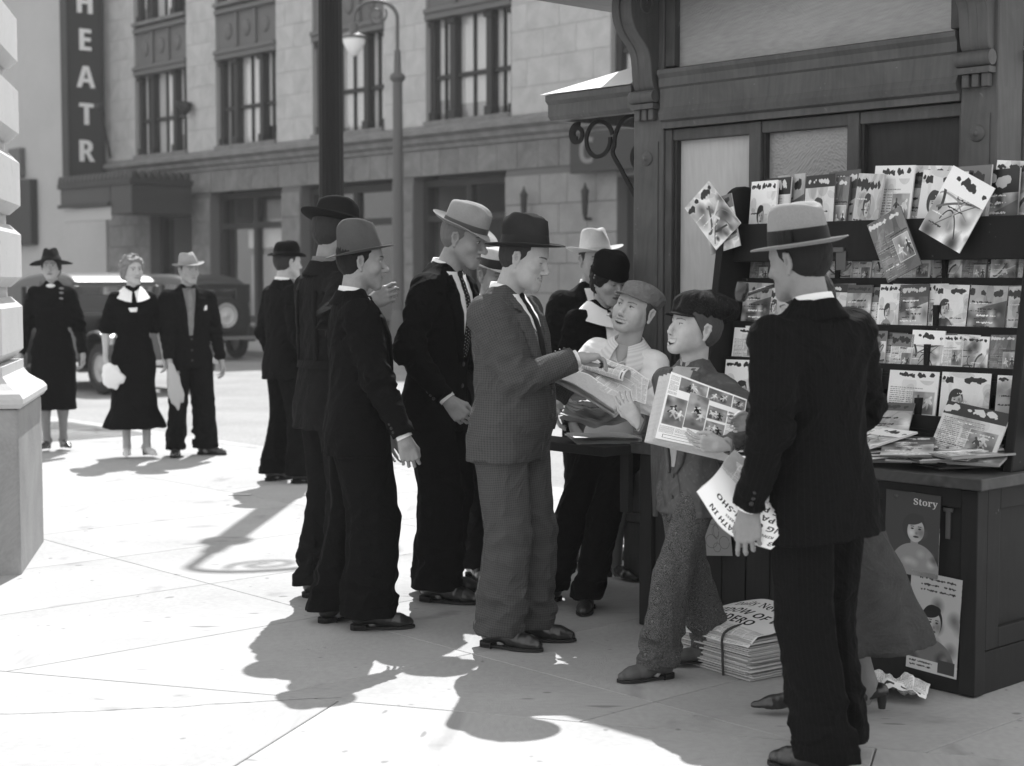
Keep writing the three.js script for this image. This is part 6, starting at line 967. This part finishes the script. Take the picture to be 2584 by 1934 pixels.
// drawing helpers soft, scrawl and portrait come first, as the pages use them
const PAGE = {
  plan: page(768, 768, (x, w, h) => { x.fillStyle = G(244); x.fillRect(0, 0, w, h); T0(x, '3   TO DEATH IN', 82, 20, 95); T0(x, 'KING', 44, 60, 165); x.strokeStyle = G(40); x.lineWidth = 5; x.beginPath(); x.ellipse(300, 150, 40, 26, 0, 0, 7); x.stroke(); x.fillStyle = G(60); x.fillRect(275, 140, 50, 6); x.fillRect(280, 152, 40, 5); T0(x, 'PRESS', 40, 380, 165); T0(x, 'NG OPEN-SHO', 92, 30, 275); T0(x, '-PAY ERA.', 92, 110, 380); T0(x, 'S PLAN', 92, 150, 485); columns(x, 10, 520, w - 10, h - 10, 6); }),
  news: page(768, 512, (x, w, h) => { x.fillStyle = G(222); x.fillRect(0, 0, w, h); x.strokeStyle = G(60); x.lineWidth = 3; x.strokeRect(14, 40, 90, 70); T0(x, 'Daily News', 84, 130, 108, 30, 'serif'); T0(x, 'WIDOW OF W', 104, 40, 235); T0(x, 'MURDERO', 104, 60, 345); columns(x, 10, 375, w - 10, h - 8, 7); }),
  sport: page(768, 768, (x, w, h) => { x.fillStyle = G(242); x.fillRect(0, 0, w, h); photo(x, 110, 20, 270, 150); photo(x, 390, 20, 240, 150); photo(x, 640, 20, 120, 150); columns(x, 10, 30, 105, 250, 1, 9); photo(x, 20, 260, 200, 330); photo(x, 225, 150, 190, 420); photo(x, 425, 230, 180, 160); photo(x, 615, 230, 145, 160); photo(x, 425, 420, 180, 170); columns(x, 615, 400, 760, 590, 1, 9); columns(x, 10, 610, w - 10, 690, 5, 9); x.strokeStyle = G(50); x.lineWidth = 4; x.strokeRect(60, 705, 640, 36); }),
  text: page(512, 512, (x, w, h) => { x.fillStyle = G(238); x.fillRect(0, 0, w, h); x.fillStyle = G(70); for (let k = 0; k < 3; k++) x.fillRect(40 + k * 160, 24, 120, 14); columns(x, 8, 60, w - 8, h - 8, 6, 6); photo(x, 180, 140, 150, 120); }),
  ad: page(512, 512, (x, w, h) => { x.fillStyle = G(205); x.fillRect(0, 0, w, h); x.fillStyle = G(60); x.fillRect(0, 150, w, 190); x.fillStyle = G(160); x.beginPath(); x.ellipse(220, 240, 130, 60, 0.4, 0, 7); x.fill(); columns(x, 8, 10, w - 8, 140, 6, 6); columns(x, 8, 350, w - 8, h - 8, 6, 6); }),
};
const PAPER = {}; for (const k in PAGE) PAPER[k] = std(1, { roughness: 0.92, map: PAGE[k], side: THREE.DoubleSide });
const paperPlain = std(1, { roughness: 0.95, side: THREE.DoubleSide, map: tex(256, (u, v) => 0.58 + 0.1 * tfbm(u, v, 6, 3) + 0.08 * tnoise(u, v, 90), { repeat: [4, 4] }) });
// a limp sheet between four corners (a b top edge, d c bottom edge), with sag and waves, and a little thickness
function sheet(a, b, c, d, { bow = [0, 0, 0], wave = 0.004, n = 22, s = 0, thick = 0.0012, curl = null } = {}) {
  const A = V(...a), B = V(...b), C = V(...c), D = V(...d), nrm = B.clone().sub(A).cross(D.clone().sub(A)).normalize();
  const at = (u, v, o) => { const p = A.clone().lerp(B, u).lerp(D.clone().lerp(C, u), v); const k = Math.sin(Math.PI * u) * 0.5 + Math.sin(Math.PI * v) * 0.5; p.x += bow[0] * k; p.y += bow[1] * k; p.z += bow[2] * k; p.addScaledVector(nrm, o + wave * noise(u * 3 + s, v * 3, s) * 2); if (curl) curl(p, u, v, nrm); p.u = u; p.v = 1 - v; return p; };
  return { top: gridGeo(n, n, (u, v) => at(u, v, -thick), { flip: false }), low: gridGeo(n, n, (u, v) => at(u, v, thick), { flip: true }) };
}
// a quire of folded papers lying on one another along `step`
function quire(name, label, corners, count, step, mats, o = {}) {
  const Q = thing(name, label, 'newspapers');
  for (let i = 0; i < count; i++) {
    const off = step.map((s) => s * i), j = (k) => o.jit ? (rnd() - 0.5) * o.jit : 0, cs = corners.map((p) => p.map((q, k) => q + off[k] + j(k)));
    const sh = sheet(...cs, { bow: o.bow, wave: o.wave ?? 0.004, s: (o.s || 0) + (o.stick ? 0 : i * 0.15), thick: o.thick ?? 0.0022, n: o.n || 18, curl: o.curl && o.curl(i) });
    const top = mesh('newspaper', sh.top, i === 0 ? mats[0] : (mats[1] || paperPlain), Q); mesh('underside', sh.low, mats[1] || paperPlain, top);
  }
  return Q;
}
// newspapers in hands and about
quire('folded_newspaper', 'folded newspaper with large headline in the hand of the pipe smoker', [[0.79, 0.70, -4.70], [0.565, 0.872, -4.735], [0.668, 0.985, -4.80], [0.93, 0.86, -4.80]], 5, [0.004, 0.003, -0.005], [PAPER.plan], { wave: 0.006, curl: (i) => (p, u, v) => { const k = Math.pow(1 - v, 2); p.x += -0.02 * Math.sin(Math.PI * u) + 0.0; p.y -= 0.035 * Math.sin(Math.PI * u) * (1 - v * 0.6); p.z += 0.03 * Math.sin(Math.PI * Math.min(1, v * 1.2)) - 0.05 * k; } });
quire('newspaper_stack', 'stack of newspapers with picture page held by the laughing newsboy', [[0.585, 1.178, -5.80], [0.85, 1.085, -5.70], [0.815, 0.885, -5.655], [0.53, 0.945, -5.745]], 13, [-0.0036, -0.0018, -0.0042], [PAPER.sport], { wave: 0.003, jit: 0.01, bow: [0, 0, 0.012] });
// the paper being bought: an open paper curling over the boy's arm
quire('open_newspaper', 'open newspaper with curling pages between the buyer and the boys', [[0.165, 1.125, -6.70], [0.33, 1.2, -6.92], [0.60, 1.09, -6.82], [0.42, 0.985, -6.55]], 7, [0.002, -0.006, -0.001], [PAPER.text], { wave: 0.008, jit: 0.01, bow: [0, 0.012, 0] });
{
  const Q = thing('newspaper_leaf', 'leaf of newspaper rolled back over the open paper', 'newspaper');
  const g = (r, o) => gridGeo(30, 12, (u, v) => { const a = lerp(-0.6, 3.6, u), c = V(0.40, 1.125, -6.74), ax = V(0.75, -0.2, 0.35).normalize(), sd = V(-0.4, 0.1, 0.9).normalize(), up = ax.clone().cross(sd).normalize().multiplyScalar(-1); const R = r * (1 + 0.3 * v) * (0.6 + 0.4 * u); const p = c.clone().addScaledVector(ax, (v - 0.5) * 0.2).addScaledVector(sd, Math.cos(a) * R).addScaledVector(up.y < 0 ? up.multiplyScalar(-1) : up, Math.sin(a) * R * 0.75 + o); p.u = u; p.v = v; return p; }, { flip: true });
  mesh('leaf', g(0.046, 0), PAPER.text, Q); mesh('inner_leaf', g(0.042, 0), paperPlain, Q);
  const sh = sheet([0.42, 1.10, -6.86], [0.60, 1.085, -6.84], [0.565, 1.0, -6.62], [0.45, 0.985, -6.595], { bow: [0, 0.03, 0], wave: 0.004 }); mesh('open_page', sh.top, PAPER.text, Q); mesh('page_back', sh.low, paperPlain, Q);
}
quire('newspaper_stack', 'thick stack of newspapers cradled on the forearm of the boy in white', [[0.235, 0.975, -6.93], [0.42, 1.02, -7.0], [0.55, 0.965, -6.84], [0.38, 0.945, -6.72]], 12, [-0.0025, -0.0055, 0.002], [PAPER.news], { wave: 0.004, jit: 0.012 });
quire('newspaper_pile', 'loose newspapers lying flat on the narrow shelf board', [[0.24, 0.83, -7.03], [0.5, 0.83, -7.06], [0.56, 0.825, -6.90], [0.27, 0.825, -6.87]], 5, [0.004, -0.0055, 0.002], [PAPER.text], { wave: 0.002, jit: 0.02 });
{ // coin between the buyer's fingers
  const c = single('coin', 'small dark coin held out over the newspapers', 'coin', new THREE.CylinderGeometry(0.0125, 0.0125, 0.0025, 20), std(0.12, { metalness: 0.7, roughness: 0.35 })); const hm = men.plaid.hand(-1); c.position.copy(V(0.022, 0.135, 0.05).applyMatrix4(hm)); c.rotation.set(1.2, 0.3, 0.4);
}
{ // tied bundle on the ground
  const B = inStreet(thing('newspaper_bundle', 'tied bundle of newspapers on the ground against the counter', 'newspapers'), -3.92, 0, -4.8, -0.12); let y = 0.002;
  for (let k = 0; k < 22; k++) { const t = rr(0.005, 0.0085), w = 0.21 + rr(-0.012, 0.012), d = 0.15 + rr(-0.01, 0.01); const m = mesh('newspaper', bx(-w, w, y, y + t - 0.0008, -d, d, 0.002), k % 3 ? paperPlain : std(0.42, { roughness: 0.95 }), B); m.position.set(rr(-0.01, 0.01), 0, rr(-0.008, 0.008)); m.rotation.y = rr(-0.03, 0.03); y += t; }
  const sh = gridGeo(24, 14, (u, v) => { const x = (u - 0.5) * 0.44, z = (v - 0.5) * 0.34; const q = V(x, y + 0.006 + 0.075 * (1 - v) * (0.4 + 0.6 * Math.sin(u * Math.PI)) + 0.006 * noise(u * 4, v * 4, 3) - 0.03 * sstep(0.85, 1, v), z); q.u = u; q.v = 1 - v; return q; }, { flip: true }); mesh('front_page', sh, PAPER.news, B);
  mesh('cord', tubeOf([[0.08, 0, 0.165], [0.078, y * 0.5, 0.168], [0.075, y + 0.004, 0.16], [0.07, y + 0.03, 0], [0.07, y + 0.03, -0.165], [0.07, 0, -0.165]], 0.005, 50, 6), std(0.06, { roughness: 1 }), B);
}
{ // crumpled sheet by the counter
  const g = gridGeo(26, 26, (u, v) => { const q = V((u - 0.5) * 0.3, 0.02 + 0.075 * (0.5 + fbm(u * 3.1, v * 3.1, 5, 3) * 1.5) * Math.sin(Math.PI * u) + 0.02 * Math.abs(noise(u * 7, v * 7, 2)), (v - 0.5) * 0.26 + 0.04 * noise(u * 2, v * 2, 8)); q.y = Math.max(0.004, q.y); q.u = u; q.v = v; return q; }, { flip: true });
  const c = single('crumpled_newspaper', 'crumpled sheet of newspaper lying at the foot of the counter', 'newspaper', g, PAPER.text); inStreet(c, -3.28, 0, -4.86, 0.5);
}
{ const s = sheet([0.585, 0.86, -6.62], [0.64, 0.86, -6.6], [0.615, 0.52, -6.6], [0.597, 0.52, -6.62], { wave: 0.006, thick: 0.004, n: 12 }); const Q = thing('canvas_strip', 'grey canvas strip hanging between the two newsboys', 'cloth'); mesh('front', s.top, FAB.midgrey, Q); mesh('back', s.low, FAB.midgrey, Q); }
single('paper_scrap', 'scrap of white paper lying on the sunny pavement', 'paper', new THREE.PlaneGeometry(0.16, 0.05).rotateX(-Math.PI / 2).translate(-1.93, 0.006, -11.05), paperPlain);
// ---------------------------------------------------------------- magazines
const NC = 16;
const coverTex = page(1024, 1024, (x) => { for (let k = 0; k < NC; k++) { const a = (k % 4) * 256, b = Math.floor(k / 4) * 256, base = [240, 215, 190, 95, 225, 245, 140, 210, 190, 238, 80, 225, 205, 242, 165, 230][k], q = () => a + rnd() * 256, r = () => b + rnd() * 256; x.save(); x.beginPath(); x.rect(a, b, 256, 256); x.clip(); x.fillStyle = G(base); x.fillRect(a, b, 256, 256);
  for (let i = 0; i < 40; i++) { x.fillStyle = `rgba(${i % 3 ? 245 : 40},${i % 3 ? 245 : 40},${i % 3 ? 245 : 40},${0.05 + 0.12 * rnd()})`; x.beginPath(); x.ellipse(q(), r(), 10 + rnd() * 60, 8 + rnd() * 40, rnd() * 3, 0, 7); x.fill(); }
  const kind = k % 5, dk = base > 110 ? 30 : 215; if (k % 4 === 0) portrait(x, a + 80 + rnd() * 100, b + 120 + rnd() * 40, 0.7 + rnd() * 0.7, b + 256);
  else if (k % 4 === 1) { for (let i = 0; i < 22; i++) soft(x, q(), b + 60 + rnd() * 190, 14 + rnd() * 60, 25 + rnd() * 215, 0.9); for (let i = 0; i < 7; i++) { x.strokeStyle = G(30 + rnd() * 200); x.lineWidth = 3 + rnd() * 12; x.beginPath(); x.moveTo(q(), b + 70 + rnd() * 170); x.quadraticCurveTo(q(), b + 70 + rnd() * 170, q(), b + 70 + rnd() * 170); x.stroke(); } }
  else if (k % 4 === 2) { x.fillStyle = G(base > 150 ? 60 + rnd() * 70 : 200); x.beginPath(); x.moveTo(a, b + 130 + rnd() * 60); x.lineTo(a + 256, b + 70 + rnd() * 60); x.lineTo(a + 256, b + 200 + rnd() * 40); x.lineTo(a, b + 250); x.fill(); for (let i = 0; i < 12; i++) soft(x, q(), b + 90 + rnd() * 140, 20 + rnd() * 40, 20 + rnd() * 220, 0.8); for (let i = 0; i < 5; i++) scrawl(x, a + 20 + rnd() * 60, b + 80 + i * 34, 130, 12, rnd() < 0.5 ? 30 : 240); }
  else { columns(x, a + 10, b + 80, a + 140 + rnd() * 60, b + 246, 2, 9); photo(x, a + 130, b + 90 + rnd() * 40, 110, 100); }
  x.fillStyle = G(kind === 1 ? base * 0.5 : kind === 2 ? dk : base); if (kind < 3) x.fillRect(a, b, 256, 46 + 20 * (k % 3)); scrawl(x, a + 16, b + 12, 200 + rnd() * 24, 24 + 16 * (k % 3), kind === 2 ? base : dk);
  for (let i = 0; i < 4; i++) scrawl(x, a + 8 + rnd() * 120, b + 90 + i * 38, 60 + rnd() * 60, 8, rnd() < 0.5 ? 35 : 230); x.restore(); } });
const coverMat = std(1, { roughness: 0.4, map: coverTex });
const magGeo = []; for (let k = 0; k < NC; k++) { const g = new THREE.BoxGeometry(1, 1, 1), uv = g.attributes.uv, c = k % 4, r = 3 - Math.floor(k / 4); g.translate(0, 0.5, 0); for (let i = 0; i < uv.count; i++) { const f = Math.floor(i / 4); if (f === 4 || f === 5) uv.setXY(i, (c + 0.01 + uv.getX(i) * 0.98) / 4, (r + 0.01 + uv.getY(i) * 0.98) / 4); else uv.setXY(i, (c + 0.02) / 4, (r + 0.005) / 4); } magGeo.push(g); }
const tone = (k) => ['pale', 'pale', 'grey', 'dark', 'pale', 'pale', 'dark', 'grey', 'grey', 'pale', 'dark', 'pale', 'grey', 'pale', 'grey', 'pale'][k];
function magazine(k, w, h, m, where, grp, t = 0.006) { const o = single('magazine', `magazine with ${tone(k)} cover ${where}`, 'magazine', magGeo[k], coverMat, `${tone(k)} ${grp}`); o.matrix.copy(m).multiply(new THREE.Matrix4().makeScale(w, h, t)); o.matrix.decompose(o.position, o.quaternion, o.scale); return o; }
RACK.g.updateMatrixWorld(true); const RM = RACK.g.matrixWorld;
const inRack = (x, y, z, rx = -0.16, ry = 0, rz = 0) => RM.clone().multiply(TR(x, y, z)).multiply(EU([rx, ry, rz]));
{
  let n = 0;
  for (let i = 0, x = -0.69; x < 0.56; i++) { const w = rr(0.15, 0.21), h = rr(0.27, 0.325); magazine(n++ * 7 % NC, w, h, inRack(x + w / 2, 0.845 + rr(0, 0.03), 0.1 - (i % 4) * 0.018, -0.1, rr(-0.2, 0.1), rr(-0.09, 0.05)), 'standing in the top bin of the rack', 'top bin magazines', rr(0.005, 0.012)); x += w * rr(0.25, 0.62); }
  const where = ['standing large on the lowest rack shelf', 'on the second rack shelf from the counter', 'on the third rack shelf from the counter', 'on the rack shelf just below the top bin'], gr = ['lowest shelf magazines', 'second shelf magazines', 'third shelf magazines', 'fourth shelf magazines'], hh = [0.23, 0.165, 0.2, 0.14];
  RACK.rows.forEach(([y, z, lip], r) => { for (let i = 0, x = -0.71; x < 0.66; i++) { const w = r === 0 ? rr(0.2, 0.28) : rr(0.1, 0.17), h = hh[r] * rr(0.92, 1.05); magazine((n++ * 5 + r) % NC, w, h, inRack(x + w / 2, y + 0.003, z - 0.022 - (i % 2) * 0.01, -0.14, 0, rr(-0.03, 0.03)), where[r], gr[r], 0.006); x += w * (r === 0 ? 1.1 : rr(0.3, 0.7)); } });
  // clipped askew over the front of the bin
  magazine(5, 0.2, 0.28, inRack(0.36, 0.86, 0.215, -0.06, 0.1, -0.5), 'clipped askew over the front of the top bin', 'askew magazines'); magazine(3, 0.17, 0.26, inRack(0.2, 0.735, 0.205, -0.06, 0, 0.45), 'clipped askew on the rack front', 'askew magazines'); magazine(9, 0.15, 0.24, inRack(-0.36, 0.78, 0.2, -0.06, 0, 0.3), 'clipped askew beside the keyhole latch of the rack', 'askew magazines');
  magazine(13, 0.17, 0.26, inRack(-0.7, 0.9, 0.215, -0.05, 0.1, 0.75), 'leaning out past the rounded end board of the rack', 'end board magazine'); magazine(1, 0.16, 0.24, inRack(-0.72, 0.84, 0.208, -0.05, 0.1, 0.25), 'leaning out past the rounded end board of the rack', 'end board magazine');
  // flat on the counter before the rack
  for (let i = 0; i < 56; i++) { const x = rr(-0.6, 0.66), z = rr(0.33, 0.5), lay = Math.floor(i / 9), up = lay < 2 ? 0 : rr(0, 0.22); magazine((i * 3 + 1) % NC, 0.19, 0.27, RM.clone().multiply(TR(x, 0.006 + lay * 0.013 + (i % 9) * 0.0012 + up * 0.12, z)).multiply(EU([0, rr(-0.9, 0.9), 0])).multiply(EU([-Math.PI / 2 + up, 0, 0])).multiply(TR(0, -0.13, 0)), 'lying flat on the counter', 'flat magazines on the counter', rr(0.004, 0.011)); }
  magazine(6, 0.26, 0.2, inRack(0.18, 0.045, 0.37, -0.5, 0.1, 0.03), 'propped up on the counter', 'propped magazines'); magazine(7, 0.3, 0.2, inRack(0.56, 0.045, 0.36, -0.4, -0.1, -0.12), 'propped up at the end of the counter by its bare corner', 'propped magazines'); magazine(14, 0.24, 0.2, inRack(-0.08, 0.045, 0.36, -0.5, 0, 0), 'propped up on the counter', 'propped magazines');
}
// bills pinned on the counter front
const bill = (x, y, w, h, rz, label, draw) => { const m = single('pinned_bill', label, 'poster', bx(-w / 2, w / 2, -h / 2, h / 2, 0, 0.002), std(1, { roughness: 0.7, map: page(256, 384, draw) })); const uv = m.geometry.attributes.uv; for (let i = 0; i < uv.count; i++) uv.setXY(i, uv.getX(i) / w + 0.5, uv.getY(i) / h + 0.5); inStreet(m, -3.85 + x, y, -5.44 + 0.414); m.rotateZ(rz); return m; };
bill(0.56, 0.575, 0.235, 0.31, -0.02, 'dark story bill with a pale figure pinned high on the counter front', (x, w, h) => { x.fillStyle = G(78); x.fillRect(0, 0, w, h); T0(x, 'Story', 42, 130, 55, 215, 'serif'); portrait(x, 140, 170, 1.2, 384); });
bill(0.66, 0.25, 0.215, 0.37, -0.05, 'pale bill with a portrait and lettering pinned low on the counter front', (x, w, h) => { x.fillStyle = G(190); x.fillRect(0, 0, w, h); for (let i = 0; i < 3; i++) scrawl(x, 30 + rnd() * 20, 16 + i * 22, 180, 11, 60); for (let i = 0; i < 14; i++) soft(x, rnd() * w, 110 + rnd() * 200, 40, 60 + rnd() * 150, 0.6); portrait(x, 120, 190, 1.15, 340); x.fillStyle = G(200); x.fillRect(0, 338, w, 46); scrawl(x, 20, 346, 110, 9, 70); scrawl(x, 20, 362, 110, 9, 70); x.fillStyle = G(70); x.fillRect(160, 326, 84, 50); });
bill(-0.38, 0.47, 0.14, 0.2, 0.12, 'small grey printed leaf pinned on the counter behind the newsboy', (x, w, h) => { x.fillStyle = G(140); x.fillRect(0, 0, w, h); x.strokeStyle = G(90); x.lineWidth = 4; for (let i = 0; i < 6; i++) { x.beginPath(); x.ellipse(60 + rnd() * 140, 80 + rnd() * 240, 20 + rnd() * 40, 20 + rnd() * 40, 0, 0, 6); x.stroke(); } });
// ---------------------------------------------------------------- pipe, gloves
{
  const Pp = thing('smoking_pipe', 'dark briar pipe in the mouth of the man with the pale hat', 'pipe'), m = men.pipe.P.matrixWorld.clone().multiply(men.pipe.HT), briar = phys(0.02, { roughness: 0.25, clearcoat: 0.5 });
  m.decompose(Pp.position, Pp.quaternion, Pp.scale);
  mesh('stem', tubeOf([[0.018, -0.064, 0.086], [0.046, -0.07, 0.112], [0.08, -0.08, 0.142], [0.098, -0.086, 0.156]], 0.0062, 20, 10), briar, Pp);
  mesh('bowl', lathe([[0, -0.026], [0.014, -0.025], [0.0215, -0.012], [0.0225, 0.01], [0.019, 0.036], [0.0165, 0.036], [0.0155, 0.01], [0, 0.0]], 24).rotateX(-0.3).translate(0.106, -0.078, 0.162), briar, Pp);
}
function limp(name, label, cat, at, w, h, mat, s) { const g = new THREE.SphereGeometry(1, 20, 16), p = g.attributes.position; for (let i = 0; i < p.count; i++) { const x = p.getX(i), y = p.getY(i), z = p.getZ(i), k = 1 + 0.3 * noise(x * 2 + s, y * 2, z * 2); p.setXYZ(i, x * w * k * (1 - 0.25 * y), y * h * k, z * 0.03 * k); } g.computeVertexNormals(); const o = single(name, label, cat, g, mat); o.position.set(...at); o.rotation.set(0.1, 0.3, s); return o; }
{ const a = V(0, 0.1, 0.02).applyMatrix4(men.collar.hand(-1)); limp('handbag', 'soft white handbag in the hand of the bareheaded woman', 'handbag', [a.x + 0.03, a.y - 0.06, a.z + 0.02], 0.085, 0.11, FAB.cotton, 0.35); const b = V(0, 0.1, 0.02).applyMatrix4(men.gloves.hand(-1)); limp('gloves', 'pale gloves hanging from the hand of the man in the pale hat', 'gloves', [b.x + 0.02, b.y - 0.13, b.z + 0.02], 0.06, 0.19, std(0.45, { roughness: 0.9 }), 0.12); }
scene.fog = new THREE.FogExp2(0xffffff, 0.0009);             // hazy street air against the sun
renderer.render(scene, camera);
